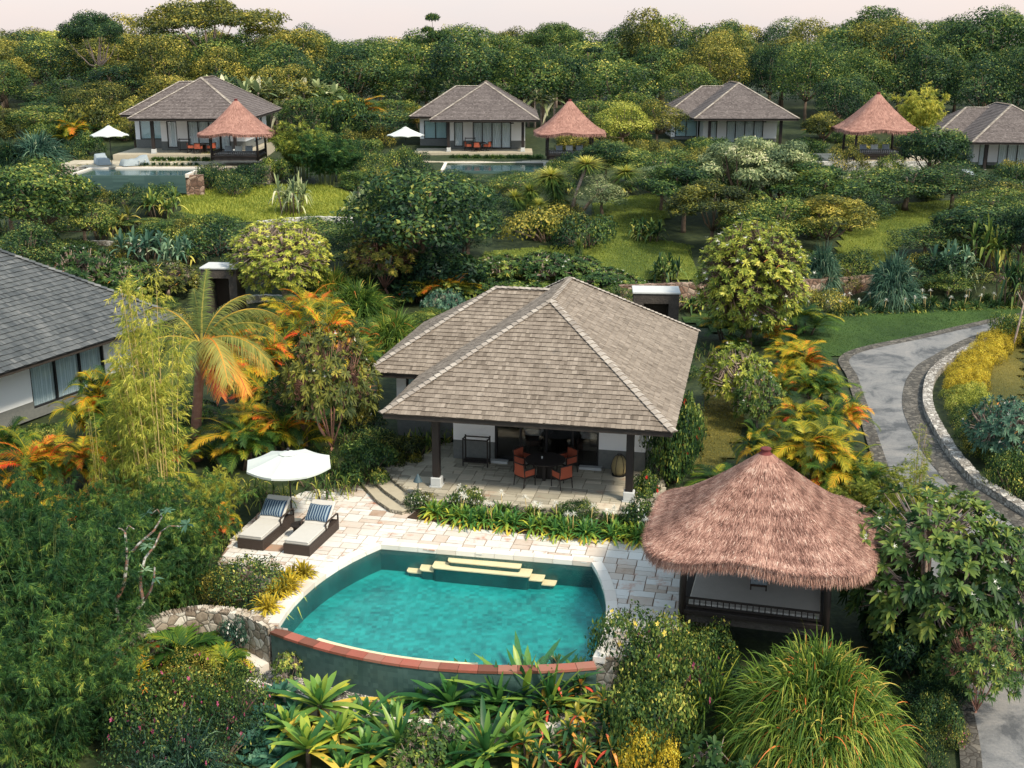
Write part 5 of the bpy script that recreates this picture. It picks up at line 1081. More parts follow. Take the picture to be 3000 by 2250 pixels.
wallthing(pix([(412, 532), (470, 527), (560, 528)], 2.4), .35, 1, 2.4, 'rubble_brown', 'brown stone wall behind the left garden gate')
wallthing(pix([(180, 520), (240, 522), (300, 530)], 2.7), .35, 1, 2.7, 'rubble', 'short stone wall beside the broad leaf clump at the left')
wallthing(pix([(520, 642), (570, 638), (640, 640)], 1.0), .35, 0, 1.0, 'rubble_white', 'low white stone wall right of the left garden gate')
RWp = [hit(u, v)[:2] for u, v in ((2215, 700), (2151, 728), (2100, 752), (2041, 783), (2005, 815), (1993, 850), (1994, 890), (2014, 934), (2048, 992), (2091, 1046), (2141, 1082), (2230, 1140))]
wallthing(smoothl(RWp, 5), .42, None, lambda x, y: float(zt(x, y))+.33, 'rubble_small', 'curved low white rubble wall along the right side of the road')
# ------------------------------------------------------------------ garden gates
def gate(u0, u1, v, Y, label, depth=1.6):
    (xa, _, z1), (xb, _, _) = atY(u0, v, Y), atY(u1, v, Y); w = xb-xa; z0 = float(zt(xa, Y)); h = z1-z0
    e = empty('garden_gate', ((xa+xb)/2, Y, z0), radians(-4), label, 'gate'); mb = MB(); s = w*.24
    mb.box(-w/2+.06, -w/2+s, 0, depth, -.2, h-.10); mb.box(w/2-s, w/2-.06, 0, depth, -.2, h-.10); mb.box(-w/2+s, w/2-s, 0, depth, h-.62, h-.10); mb.build('pillars', MATS['dark_stone'], e)
    mb = MB(); mb.box(-w/2, w/2, -.06, depth+.06, h-.10, h, .015); mb.build('cap_slab', MATS['white_slab'], e)
    mb = MB(); mb.box(-w/2+s, w/2-s, depth*.75, depth*.8, -.1, h-.62); mb.build('door', MATS['floor_dark'], e)
    return e
gl_ = gate(430, 512, 578, 66, 'dark stone garden gate with pale cap slab left of the round yellow tree'); gr_ = gate(1367, 1470, 631, 60.5, 'dark stone garden gate with white cap slab behind the villa roof')
for k in range(5):
    mb = MB(); mb.box(-.75, .75, 0, .32, 0, .16); o = mb.build('stair_step', MATS['white_slab']); o.location = (-15.9, 69.5+k*.32, float(zt(-16, 67))+k*.16); tag(o, 'pale stone step of the short stair seen through the left gate', 'step', 'stair steps behind the left gate')
# ------------------------------------------------------------------ loungers, parasol, side table
def lounger(x, y, rz, label, pl_label):
    e = empty('sun_lounger', (x, y, DZ), rz, label, 'sun lounger'); w, l = .92, 2.35; b = MB()
    b.box(-w/2, w/2, 0, .05, .0, .34); b.box(-w/2, w/2, l-.05, l, 0, .34); b.box(-w/2, -w/2+.05, .05, l-.05, 0, .34); b.box(w/2-.05, w/2, .05, l-.05, 0, .34); b.box(-w/2+.05, w/2-.05, .05, l-.05, .24, .30); b.build('base', MATS['rattan'], e)
    for s in (-1, 1):
        b = MB(); xx = s*(w/2-.02); b.tube([(xx, 1.35, .34), (xx, 1.33, .55), (xx, 1.42, .60), (xx, 2.20, .60), (xx, 2.32, .56), (xx, 2.33, .34)], .032, 7); b.build('armrest', MATS['rattan'], e, True)
    b = MB(); b.box(-w/2+.03, w/2-.03, .02, 1.55, .345, .475, .035); m1 = b.build('mattress', MATS['mattress'], e)
    b = MB(); 
    for z in (.36, .46): b.tube([(-w/2+.04, .015, z), (w/2-.04, .015, z)], .006, 4); b.tube([(w/2-.028, .05, z), (w/2-.028, 1.5, z)], .006, 4)
    b.build('piping', MATS['grey_render'], m1)
    th = radians(38); b = MB(); T = lambda p: (p[0], 1.52+p[1]*cos(th)-p[2]*sin(th), .37+p[1]*sin(th)+p[2]*cos(th)); b.T = T; b.box(-w/2+.03, w/2-.03, 0, .98, 0, .12, .035); b.build('backrest', MATS['mattress'], e)
    b = MB(); b.T = T; b.box(-w/2+.06, w/2-.06, .03, .93, -.04, -.005); b.build('backrest_frame', MATS['rattan'], e)
    c, s = cos(rz), sin(rz); ly, lz = 1.52+.16*cos(th)-.21*sin(th), .37+.16*sin(th)+.16*cos(th)
    cushion((x-ly*s, y+ly*c, DZ+lz-.02), rz, -(pi/2-th)+.02, 'ikat', pl_label, .80, .64, name='patterned_pillow'); return e
lx0, ly0 = at(541, 1187, DZ)[:2]; lounger(lx0, ly0, radians(-15.5), 'left of the two rattan sun loungers under the white parasol', 'blue patterned pillow on the left sun lounger')
lx1, ly1 = at(641, 1199, DZ)[:2]; lounger(lx1, ly1, radians(-15.5), 'right of the two rattan sun loungers, nearer the pool edge', 'blue patterned pillow on the right sun lounger')
tx, ty = at(647, 1158, DZ)[:2]; e = empty('side_table', (tx, ty, DZ), 0, 'small round dark rattan table between the two loungers', 'table')
b = MB(); b.lathe([(.17, 0), (.19, .03), (.20, .38)], 24); b.build('drum', MATS['rattan'], e, True); b = MB(); b.lathe([(.26, .38), (.28, .40), (.28, .43), (.25, .44)], 28); b.build('table_top', MATS['dark_wood'], e)
def parasol(loc, rz, R, zr, zt__, label, tilt=0, base=True, scallop=.0):
    e = empty('parasol', loc, rz, label, 'parasol'); e.rotation_euler = (tilt, 0, rz); n = 8; g = MB(); sub = 6
    ringz = []
    for k in range(n):
        a0, a1 = 2*pi*k/n, 2*pi*(k+1)/n; A_ = np.array([R*cos(a0), R*sin(a0), zr]); B_ = np.array([R*cos(a1), R*sin(a1), zr]); C_ = np.array([0, 0, zt__])
        def pt(i, j):
            t = i/sub; s = j/sub; p = C_*(1-t)+(A_*(1-s)+B_*s)*t; p = p.copy(); p[2] += -.025*sin(pi*t)-.04*t*sin(pi*s)
            if i == sub: p[2] += scallop*sin(pi*s)
            return p
        for i in range(sub):
            for j in range(sub): g.face([pt(i, j), pt(i+1, j), pt(i+1, j+1), pt(i, j+1)])
        for j in range(sub):
            p, q = pt(sub, j), pt(sub, j+1); g.face([p, p-np.array([0, 0, .07]), q-np.array([0, 0, .07]), q])
    c = g.build('canopy', MATS['canvas'], e)
    b = MB(); b.lathe([(.22*R, zt__-(zt__-zr)*.22+.006), (.05, zt__+.005)], 8, a0=0); b.build('vent', MATS['canvas'], c)
    b = MB(); b.tube([(0, 0, 0), (0, 0, zt__+.04)], .03, 10); b.build('pole', MATS['dark_frame'], e, True); b = MB(); b.lathe([(.05, zt__+.02), (.06, zt__+.07), (.03, zt__+.10)], 12); b.build('cap', MATS['dark_frame'], e)
    for k in range(n):
        a = 2*pi*k/n; b = MB(); b.tube([(0, 0, zt__-.16), (R*.93*cos(a), R*.93*sin(a), zr-.16)], .012, 5); b.build('rib', MATS['dark_frame'], e)
    if base: b = MB(); b.box(-.25, .25, -.25, .25, 0, .07, .01); b.lathe([(.05, .07), (.05, .42)], 10); b.build('base', MATS['grey_render'], e)
    return e
px_, py_ = at(631, 1128, DZ)[:2]; zt_p = atY(631, 970, py_)[2]-DZ
parasol((px_, py_, DZ), radians(-12), 1.50, 2.16, zt_p-.06, 'large white octagonal parasol above the two loungers beside the pool')
for u, v_, Y, w_, lb in ((236, 292, 95.5, 80, 'distant white parasol over covered loungers at the far left'), (876, 292, 108, 80, 'distant white parasol left of the middle distant villa')):
    x, y, z = atY(u, v_, Y); R_ = w_*Y/FPX/2*1.0; zg = 5.65 if u < 500 else 4.85; o = parasol((x, y, zg), .2, R_, z-zg, z-zg+.75, lb, scallop=.10)
def covered(x, y, z, rz, label):
    n = 14; xs = np.linspace(-.5, .5, n); ys_ = np.linspace(0, 2.2, n); X, Y = np.meshgrid(xs, ys_); r = np.random.default_rng(int(abs(x*10)))
    H = np.where(Y > 1.3, .55+(Y-1.3)*.35, .5)-.06*np.abs(X*2)**3+.03*np.sin(Y*9+X*4); edge = np.maximum(np.abs(X)/.5, np.abs(Y-1.1)/1.1); H = np.where(edge > .93, .03, H*np.clip((1-edge)*9, .5, 1)+.02)
    V = np.stack([X*(1+.1*(H < .1)), Y, H], -1).reshape(-1, 3); i = np.arange(n-1)[:, None]*n+np.arange(n-1); o = fin('covered_lounger', quads('covered_lounger', V, np.stack([i, i+1, i+1+n, i+n], -1).reshape(-1, 4), None, True), MATS['grey_cover'])
    o.location = (x, y, z); o.rotation_euler = (0, 0, rz); return tag(o, label, 'sun lounger')
x, y, z = atY(228, 348, 96.6); covered(x-.2, 97.0, 5.66, .5, 'sun lounger under a grey dust cover, behind the other at the far left'); covered(x+1.3, 96.4, 5.66, -.9, 'sun lounger under a grey dust cover with raised back at the far left')
o = covered(*at(2110, 392, 3.0)[:2], 2.9, 0, 'small pale covered lounger beside the distant right villa'); o.location.z = 3.1; o.location.x -= .3
# ------------------------------------------------------------------ dining set on the terrace
def dchair(name, label, group=None, s=1.0):
    e = empty('dining_chair', (0, 0, 0), 0, label, 'chair', group)
    for sx in (-1, 1): b = MB(); b.tube([(sx*.27, -.26, 0), (sx*.27, -.26, .66)], [.022, .026], 6); b.build('leg', MATS['dark_wood'], e); b = MB(); b.tube([(sx*.26, .30, 0), (sx*.26, .24, .42), (sx*.27, .30, .90)], [.020, .026, .022], 6); b.build('leg', MATS['dark_wood'], e)
    b = MB(); b.box(-.27, .27, -.27, .25, .34, .40, .01); b.build('seat', MATS['dark_wood'], e)
    b = MB(); b.box(-.245, .245, -.28, .20, .402, .475, .03); b.build('seat_cushion', MATS['mattress'], e)
    b = MB(); n = 8
    for i in range(n):
        a0, a1 = -1+2*i/n, -1+2*(i+1)/n; f = lambda a: (a*.27, .275-.0*a)
        b.box(a0*.26, a1*.26+.001, .245+.03*(1-abs(a0+a1)/2), .275+.03*(1-abs(a0+a1)/2), .42, .86)
    b.build('back_panel', MATS['weave_red'], e)
    b = MB(); b.tube([(-.28, .28, .88), (0, .33, .90), (.28, .28, .88)], .022, 6); b.build('back_rail', MATS['dark_wood'], e)
    for sx in (-1, 1):
        b = MB(); b.tube([(sx*.28, .28, .68), (sx*.29, 0, .67), (sx*.27, -.28, .66)], .02, 6); b.build('armrest', MATS['dark_wood'], e); b = MB(); b.box(sx*.265-.012, sx*.265+.012, -.22, .24, .42, .64); b.build('side_panel', MATS['weave_red'], e)
    return e
def dset(center, z, rz, chairs, labels, tl, group=None, scl=1.0):
    global CH0
    c, s = cos(rz), sin(rz); e = empty('dining_table', (*center, z), rz, tl, 'table'); b = MB(); b.lathe([(.70, .70), (.74, .71), (.74, .745), (.72, .755)], 40); b.build('table_top', MATS['dark_wood'], e)
    b = MB(); b.box(-.30, .30, -.06, .06, 0, .70); b.box(-.06, .06, -.30, .30, 0, .699); b.box(-.42, .42, -.10, .10, 0, .05); b.build('pedestal', MATS['dark_wood'], e)
    for i, (a, d) in enumerate(chairs):
        if CH0 is None: o = dchair('dining_chair', labels[i]); CH0 = o
        else: o = copy_tree(CH0); o['label'] = labels[i]
        a_ = radians(a); o.location = (center[0]+d*cos(a_), center[1]+d*sin(a_), z); o.rotation_euler = (0, 0, a_-pi/2)
        if group: o['group'] = group
    return e
CH0 = None
tc_ = at(1178, 1036, 0)[:2]
tc_ = (tc_[0], tc_[1]+.15)
dset(tc_, 0, VTH, [(222, 1.02), (303, 1.05), (140, 1.02), (38, 1.05)], ['red woven armchair at the front left of the round dining table', 'red woven armchair at the front right of the round dining table', 'dark armchair at the back left of the round dining table', 'dark armchair at the back right of the round dining table'], 'round dark dining table on the villa terrace', 'armchairs around the terrace dining table')
b = MB(); b.lathe([(.03, .755), (.03, .84)], 10, c=(0, 0)); o = b.build('candle', MATS['white_slab']); o.location = (tc_[0]-.12, tc_[1]+.05, .002); tag(o, 'small white candle standing on the round dark dining table', 'candle')
for (cx_, cy_, z_, lb) in ((-26.6, 101.9, 6.1, 'far left'), (-3.2, 112.6, 5.3, 'middle')):
    z_ += .0; dset((cx_, cy_+1.6), z_, 0, [(200, 1.0), (265, 1.05), (330, 1.0)], ['red armchair at the %s of the table before the distant %s villa' % (q_, lb) for q_ in ('left', 'front', 'right')], 'dark dining table before the distant %s villa' % lb, 'dining chairs of the distant %s villa' % lb)
# rack, lantern, path lamp, indoor chairs
def rack(p, rz, label, w=.95, d=.42, h=1.12):
    e = empty('towel_rack', p, rz, label, 'rack')
    for x in (-w/2, w/2):
        for y in (0, d): b = MB(); b.box(x-.022, x+.022, y-.022, y+.022, 0, h); b.build('leg', MATS['dark_wood'], e)
    b = MB()
    for z in (.16, h-.08):
        for y in (0, d): b.box(-w/2+.022, w/2-.022, y-.018, y+.018, z, z+.04)
        for x in (-w/2, w/2): b.box(x-.018, x+.018, .022, d-.022, z, z+.04)
    b.build('rails', MATS['dark_wood'], e); b = MB()
    for i in range(7): b.box(-w/2+.03, w/2-.03, .03+i*.055, .065+i*.055, .145, .159)
    b.build('shelf', MATS['dark_wood'], e); return e
p = VL(2.62, 3.2); rack(p, VTH, 'dark open towel rack standing against the white and grey porch wall')
rack((-28.3, 104.0, 6.1), 0, 'dark open rack on the porch of the distant far left villa'); rack((-4.0, 115.1, 5.3), 0, 'dark open rack on the porch of the distant middle villa')
p = VL(8.05, 3.45); e = empty('lantern', p, 0, 'egg shaped wicker lantern on the porch floor beside the right post', 'lantern'); b = MB(); b.lathe([(.20, .03), (.27, .18), (.29, .36), (.25, .56), (.16, .70), (.10, .74)], 20); b.build('basket', MATS['wicker'], e, True)
b = MB()
for k in range(6): a = k*pi/3; b.tube([(.25*cos(a), .25*sin(a), 0), (.31*cos(a), .31*sin(a), .36), (.20*cos(a), .20*sin(a), .70), (.08*cos(a), .08*sin(a), .80)], .011, 5)
b.lathe([(.27, .0), (.27, .03)], 20); b.lathe([(.09, .79), (.09, .82)], 12); b.build('frame', MATS['dark_frame'], e)
p = at(904, 1092, DZ); e = empty('path_lamp', p, 0, 'small path lamp with conical hood beside the terrace steps', 'lamp'); b = MB(); b.tube([(0, 0, 0), (0, 0, .95)], .02, 7); b.build('pole', MATS['metal_lamp'], e); b = MB(); b.lathe([(.17, .92), (.165, .93), (.03, 1.18), (.01, 1.22)], 16); b.build('hood', MATS['metal_lamp'], e)
for lx, lb in ((4.35, 'left'), (6.6, 'right')):
    p = VL(lx, 5.6, .06); e = empty('armchair', p, VTH+.0, 'indoor armchair with striped back behind the %s glass door panels' % lb, 'chair'); b = MB(); b.box(-.4, .4, -.35, .4, .15, .42, .03); b.build('seat', MATS['floor_dark'], e); b = MB(); b.box(-.4, .4, .28, .42, .42, .95, .03); b.build('backrest', MATS['bed_cover'], e)
    for s in (-1, 1): b = MB(); b.box(s*.4-.05, s*.4+.05, -.35, .4, .42, .6, .02); b.build('armrest', MATS['floor_dark'], e)
    b = MB(); b.box(-.30, .30, .14, .275, .45, .72, .03); b.build('back_pad', MATS['striped'], e)
p = VL(5.4, 7.6, .06); e = empty('console_table', p, VTH, 'dark indoor console table behind the middle of the glass doors', 'table'); b = MB(); b.box(-.7, .7, -.2, .2, .70, .76); b.build('top', MATS['floor_dark'], e); b = MB(); b.box(-.65, -.58, -.15, .15, 0, .70); b.box(.58, .65, -.15, .15, 0, .70); b.build('legs', MATS['floor_dark'], e)
b = MB(); b.lathe([(.10, .76), (.14, .9), (.06, 1.05), (.08, 1.12)], 14); o = b.build('vase', MATS['white_slab']); o.location = VL(5.1, 7.6, .06); tag(o, 'pale vase on the dark console behind the glass doors', 'vase')
for u, z_, Y in ((449, 6.1, 100.6), (601, 6.1, 102.2)): pass
# ------------------------------------------------------------------ planting, near to far
LMK = [(100, 700, 'the left villa roof'), (110, 830, 'the left villa window'), (350, 700, 'the golden bamboo'), (424, 900, 'the coconut trunk'), (470, 620, 'the left garden gate'), (606, 560, 'the round yellow tree'), (541, 1140, 'the left lounger'), (640, 1080, 'the white parasol'), (250, 1400, 'the bare frangipani'), (430, 1350, 'the rubble wall'),
 (80, 1550, 'the bottom left bamboo'), (350, 1560, 'the pink flowered shrubs'), (600, 1570, 'the blue agaves'), (850, 1590, 'the foreground dracaenas'), (1250, 1560, 'the red tipped cordylines'), (1400, 1380, 'the yellow flowered shrub'), (1770, 1450, 'the huge grass mound'), (1640, 1250, 'the big thatched pavilion'), (2010, 1200, 'the large frangipani'), (2100, 1550, 'the cobbled road edge'), (830, 1060, 'the curved steps'), (870, 940, 'the villa wing window'), (740, 860, 'the pink barked frangipani'),
 (1000, 760, 'the villa wing roof'), (1240, 610, 'the villa roof ridge'), (1420, 650, 'the right garden gate'), (1470, 940, 'the right villa wall'), (1560, 930, 'the olive grass path'), (1760, 900, 'the orange palm row'), (1625, 600, 'the white blossomed tree'), (1900, 850, 'the road bend'), (2060, 820, 'the golden hedge'), (2150, 950, 'the right edge frangipani'), (1850, 620, 'the curved brown wall'), (1935, 590, 'the blue green pandanus'), (2100, 500, 'the dark trees at the right edge'), (1900, 480, 'the shaded right lawn'), (1600, 400, 'the feathery trees'), (1300, 430, 'the pale flowering tree'), (1225, 400, 'the spiky yuccas'), (1250, 570, 'the terrace lawn'), (905, 500, 'the dense dark tree'), (800, 680, 'the fountain grass clumps'), (625, 420, 'the pale strap leaved clump'), (540, 430, 'the bright grass slope'), (330, 500, 'the blue green broad leaves'), (90, 450, 'the dense left tree'), (320, 370, 'the distant left pool'), (235, 300, 'the far left parasol'), (420, 230, 'the far left villa'), (514, 270, 'the red thatched pavilion'), (650, 320, 'the pale feathery bamboo'), (876, 290, 'the middle parasol'), (1060, 240, 'the middle distant villa'), (1060, 370, 'the middle distant pool'), (1230, 270, 'the middle pavilion'), (1345, 300, 'the yellow green garden tree'), (1610, 240, 'the right distant villa'), (1780, 300, 'the distant right palm'), (1891, 260, 'the distant right pavilion'), (1990, 230, 'the yellow bamboo plume'), (2015, 350, 'the tall dark tree at right'), (2150, 290, 'the mossy roofed villa'), (2170, 400, 'the right edge pool')]
def where(u, v):
    q = sorted(LMK, key=lambda p: (p[0]-u)**2+((p[1]-v)*1.3)**2)[0]; du, dv = u-q[0], (v-q[1])*1.3; d = hypot(du, dv)
    s = ('left of' if du < 0 else 'right of') if abs(du) > abs(dv) else ('below' if dv > 0 else 'above'); return ('just ' if d < 35 else '' if d < 80 else 'well ')+s+' '+q[2]
def proj(x, y, z):
    zc = y*cos(PITCH)+(CH-z)*sin(PITCH); return 1106+FPX*x/zc, 829.5+FPX*((CH-z)*cos(PITCH)-y*sin(PITCH))/zc
R6 = random.Random(11)
# foreground left
pl('bamboo_a', 95, 1500, 1090, 340, 'large feathery bamboo clump filling the left edge below the shingle roof')
pl('bamboo_b', 60, 1640, 1290, 320, 'feathery bamboo clump in the bottom left corner')
pl('bamboo_a', 205, 1440, 1100, 290, 'dense bamboo clump behind the bare frangipani trunk', rz=1)
pl('bamboo_b', 120, 1300, 985, 250, 'feathery bamboo clump rising below the left villa window', rz=2)
pl('bamboo_a', 375, 1290, 1000, 240, 'tall feathery bamboo clump left of the sun loungers', rz=3)
pl('bamboo_b', 300, 1320, 1010, 240, 'feathery bamboo clump between the frangipani and the golden bamboo', rz=4)
pl('bamboo_b', 20, 1400, 1010, 240, 'feathery bamboo clump cut off by the left edge', rz=.5)
pl('bamboo_a', 180, 1600, 1300, 260, 'low spreading bamboo clump above the bottom left corner', rz=2.2)
pl('bamboo_gold', 328, 1225, 505, 190, 'tall golden bamboo plume rising beside the coconut palm')
pl('bamboo_gold', 275, 1190, 760, 120, 'shorter golden bamboo plume left of the tall one', rz=2)
for u, vb, vt, lb in ((150, 1330, 1090, 'left'), (215, 1230, 860, 'middle'), (275, 1180, 790, 'right')): pl('wispy', u, vb, vt, 60, 'thin yellow bamboo culm, %s of the three before the left villa' % lb)
pl('bamboo_b', 465, 1140, 1000, 110, 'yellow green bamboo clump behind the left lounger', col='bamboo_gold', rz=5)
# the bare frangipani, limbs traced where they stand
def tree_from(name, label, base_v, base_u, limbs_, rad, mat, leafs, cat='tree', z=None, lw=(.26, .075), col='teal', lean=0):
    x0, y0, g0 = hit(base_u, base_v) if z is None else at(base_u, base_v, z); e = empty(name, (x0, y0, g0), 0, label, cat); mb = MB(); r = np.random.default_rng(5)
    def w(u, v, dy=0): p = atY(u, v, y0+dy); return (p[0]-x0, p[1]-y0, p[2]-g0)
    for pts, r0, r1 in limbs_:
        P = [w(*p) for p in pts]; mb.tube(P, list(np.linspace(r0, r1, len(P))), 8)
    mb.build('trunk', MATS[mat], e, True); g = Geo(); P = np.array([w(*p) for p in leafs])
    if len(P): whorls(g, r, P, np.repeat([[0, 0, 1.]], len(P), 0)+r.normal(0, .3, (len(P), 3)), 9, lw[0], lw[1], (.0, .8)); fin('leaves', g.mesh('leaves'), MATS[col], e)
    return e
tree_from('frangipani_tree', 'nearly bare frangipani with pale lichen bark forking in front of the bamboo', 1484, 242,
 [([(242, 1484), (248, 1440), (257, 1396), (260, 1353)], .105, .085), ([(260, 1353), (248, 1303, .1), (267, 1266, .2), (272, 1230), (275, 1206), (273, 1175), (270, 1149)], .065, .03), ([(275, 1206), (300, 1175), (333, 1146), (350, 1116)], .045, .02),
  ([(260, 1353), (282, 1334, -.2), (310, 1299, -.3), (304, 1270, -.3), (303, 1249, -.3), (313, 1206, -.2), (335, 1178, -.1), (347, 1149)], .065, .022), ([(310, 1299, -.3), (326, 1275, -.4), (333, 1246, -.4), (334, 1225, -.4)], .04, .02),
  ([(270, 1149), (262, 1142), (255, 1141)], .022, .012), ([(270, 1149), (278, 1135), (290, 1143)], .022, .012), ([(350, 1116), (340, 1100), (325, 1112)], .018, .01), ([(347, 1149), (365, 1136), (398, 1137)], .018, .01)], 0, 'bark_lichen',
 [(404, 1132), (322, 1168, -.2), (318, 1180, -.3), (334, 1250, -.4), (350, 1108), (320, 1108), (362, 1104), (313, 1232, -.3), (300, 1320)])
pl('low_palm', 395, 1440, 1355, 250, 'low bright green palm with broad leaflets below the stone wall')
pl('low_palm', 265, 1455, 1370, 170, 'yellowing broad leaf palm at the foot of the bare frangipani', col='areca')
pl('low_palm', 225, 1370, 1250, 170, 'small palm in the shade behind the bare frangipani', rz=1)
pl('low_palm', 290, 1520, 1410, 150, 'small yellow tipped palm right of the frangipani trunk', rz=2, col='areca')
pl('low_palm', 490, 1455, 1395, 150, 'small palm beside the paving slab below the pool wall', rz=2.5)
pl('shrub_white', 512, 1400, 1310, 95, 'grey green shrub against the rubble wall left of the pool', col='teal')
pl('schefflera', 620, 1480, 1400, 80, 'small round leaved shrub at the edge of the pebble channel')
pl('shrub_pink', 350, 1600, 1420, 270, 'brown green shrub with tiny pink flowers at bottom left', col='mid')
pl('shrub_pink', 500, 1560, 1430, 200, 'dense small leaved shrub left of the blue agaves', rz=1)
pl('shrub_pink', 330, 1690, 1530, 260, 'dark small leaved shrub above the bottom edge at left', rz=2, col='dark')
pl('shrub_pink', 470, 1650, 1520, 220, 'low dark shrub in front of the agave patch', rz=3, col='dark')
pl('shrub_pink', 420, 1500, 1395, 180, 'olive shrub mound right of the low palm', rz=4, col='olive')
pl('tuft', 400, 1690, 1560, 190, 'pale green fountain grass tuft at the bottom edge left of centre', col='teal'); pl('tuft', 330, 1700, 1600, 130, 'small grass tuft at the bottom edge beside the larger tuft', col='teal', rz=1)
for i, (u, v) in enumerate(((606, 1515), (577, 1565), (547, 1622), (600, 1650), (640, 1555), (553, 1672), (593, 1590), (612, 1690), (565, 1600))):
    pl('agave', u, v, v-48, 92, 'blue green agave rosette among others left of the yellow dracaenas', group='blue agave rosettes at the bottom', rz=i)
DR = [(689, 1560, 1430, 250, 'dracaena', 'tall yellow tipped dracaena nearest the blue agaves', None), (663, 1655, 1520, 240, 'dracaena', 'wide yellow green dracaena at the bottom below the tall one', None), (789, 1575, 1480, 170, 'dracaena', 'small dracaena in front of the white kerb', None),
      (852, 1580, 1490, 180, 'dracaena', 'small yellow tipped dracaena right of the kerb end', None), (793, 1655, 1545, 200, 'dracaena', 'dark centred dracaena between the two rosettes at the bottom', None), (973, 1560, 1420, 270, 'dracaena', 'large yellow dracaena in front of the pool wall', None),
      (1133, 1545, 1400, 290, 'dracaena_dark', 'large dark green dracaena with upright leaves in front of the pool rim', None), (1050, 1665, 1530, 250, 'dracaena_dark', 'dark green dracaena at the bottom edge near the centre', None), (905, 1540, 1455, 150, 'dracaena', 'small yellow dracaena beside the large one at the pool wall', None), (740, 1690, 1600, 180, 'dracaena', 'yellow dracaena cut by the bottom edge', None), (1040, 1590, 1500, 160, 'dracaena', 'small dracaena between the two dark ones', None)]
DR += [(620, 1600, 1500, 170, 'dracaena', 'green dracaena behind the wide one at the bottom left', None), (730, 1620, 1500, 190, 'dracaena', 'upright green dracaena between the two yellow tipped ones', None), (860, 1640, 1530, 190, 'dracaena_dark', 'dark upright dracaena right of the dark centred one', None), (1010, 1520, 1400, 190, 'dracaena', 'tall green dracaena tucked behind the large yellow one', None), (1075, 1560, 1430, 210, 'dracaena_dark', 'dark green dracaena left of the largest dark one', None),
      (1190, 1560, 1420, 210, 'dracaena_dark', 'dark green dracaena right of the largest dark one', None), (980, 1680, 1560, 200, 'dracaena', 'yellow green dracaena cut by the bottom edge near the centre', None), (1110, 1640, 1510, 220, 'dracaena', 'pale green dracaena behind the dark bottom edge one', None), (1250, 1500, 1390, 160, 'dracaena', 'green dracaena touching the red rim at its right end', None)]
for i, (u, vb, vt, w_, k, lb, c) in enumerate(DR): pl(k, u, vb, vt, w_, lb, rz=i*1.3)
for i, (u, vb, vt, w_, lb) in enumerate([(1205, 1520, 1400, 160, 'dark cordyline with red tipped leaves beside the large dark dracaena'), (1275, 1560, 1440, 180, 'dark cordyline clump below the right end of the pool rim'), (1330, 1610, 1490, 170, 'dark cordyline clump left of the yellow leaved shrub'), (1230, 1640, 1510, 180, 'red speckled cordyline clump at the bottom centre'), (1150, 1690, 1570, 160, 'cordyline clump cut by the bottom edge at the centre'), (1300, 1700, 1570, 170, 'cordyline clump cut by the bottom edge left of the grass mound'), (1180, 1600, 1500, 140, 'small cordyline in the middle of the cordyline bed')]): pl('cordyline', u, vb, vt, w_, lb, rz=i)
pl('schefflera', 935, 1655, 1535, 160, 'umbrella leaved shrub between dracaenas at the bottom centre'); pl('schefflera', 900, 1700, 1590, 150, 'pale umbrella leaved shrub cut by the bottom edge', rz=1)
# foreground right
pl('shrub_yellow', 1400, 1500, 1275, 250, 'rounded green shrub with yellow flowers at the right pool corner'); pl('shrub_pink', 1440, 1560, 1330, 240, 'small leaved shrub with pink flowers in front of the pavilion')
pl('shrub_a', 1390, 1640, 1440, 210, 'dark green shrub below the yellow flowered one'); pl('shrub_yellow', 1400, 1700, 1545, 140, 'shrub with golden yellow leaves near the bottom edge', col='gold'); pl('shrub_yellow', 1520, 1450, 1310, 160, 'small leaved green shrub under the pavilion railing', rz=1)
pl('lily_plain', 1330, 1300, 1262, 80, 'small strap leaf tuft at the edge of the paving right of the pool')
pl('mound_big', 1770, 1660, 1285, 600, 'huge fountain grass mound in front of the thatched pavilion')
pl('tuft', 1530, 1560, 1430, 220, 'grass spray at the left foot of the huge grass mound', col='grassy')
for i, (u, vb, vt, w_) in enumerate([(1540, 1700, 1585, 150), (1650, 1740, 1615, 130), (1610, 1760, 1640, 110)]): pl('frangi_near', u, vb, vt, w_, 'pale whorled frangipani shrub at the bottom edge, %s of the three before the grass mound' % ('left', 'right', 'middle')[i])
pl('frangi_big', 2010, 1400, 1050, 400, 'large frangipani tree right of the thatched pavilion'); pl('frangi_big', 2170, 1440, 1140, 280, 'large frangipani tree over the road at the right edge', rz=2)
pl('frangi_open', 2120, 1560, 1330, 200, 'drooping frangipani branches over the cobbled road edge', col='mid', rz=1); pl('shrub_c', 1990, 1480, 1330, 200, 'dark leafy shrub between grass mound and frangipani', col='dark'); pl('shrub_c', 1940, 1400, 1270, 160, 'dark shrub in the shade behind the pavilion corner', col='dark', rz=1)
pl('bamboo_b', 1905, 1130, 990, 190, 'yellow green bamboo shrub behind the right side of the thatched roof', col='bamboo_gold'); pl('wispy', 1985, 1090, 905, 60, 'wispy pale bamboo sprig standing over the road'); pl('bamboo_b', 2005, 1130, 1040, 130, 'wispy pale bamboo growing at the gutter of the road', col='bamboo_gold', rz=3)
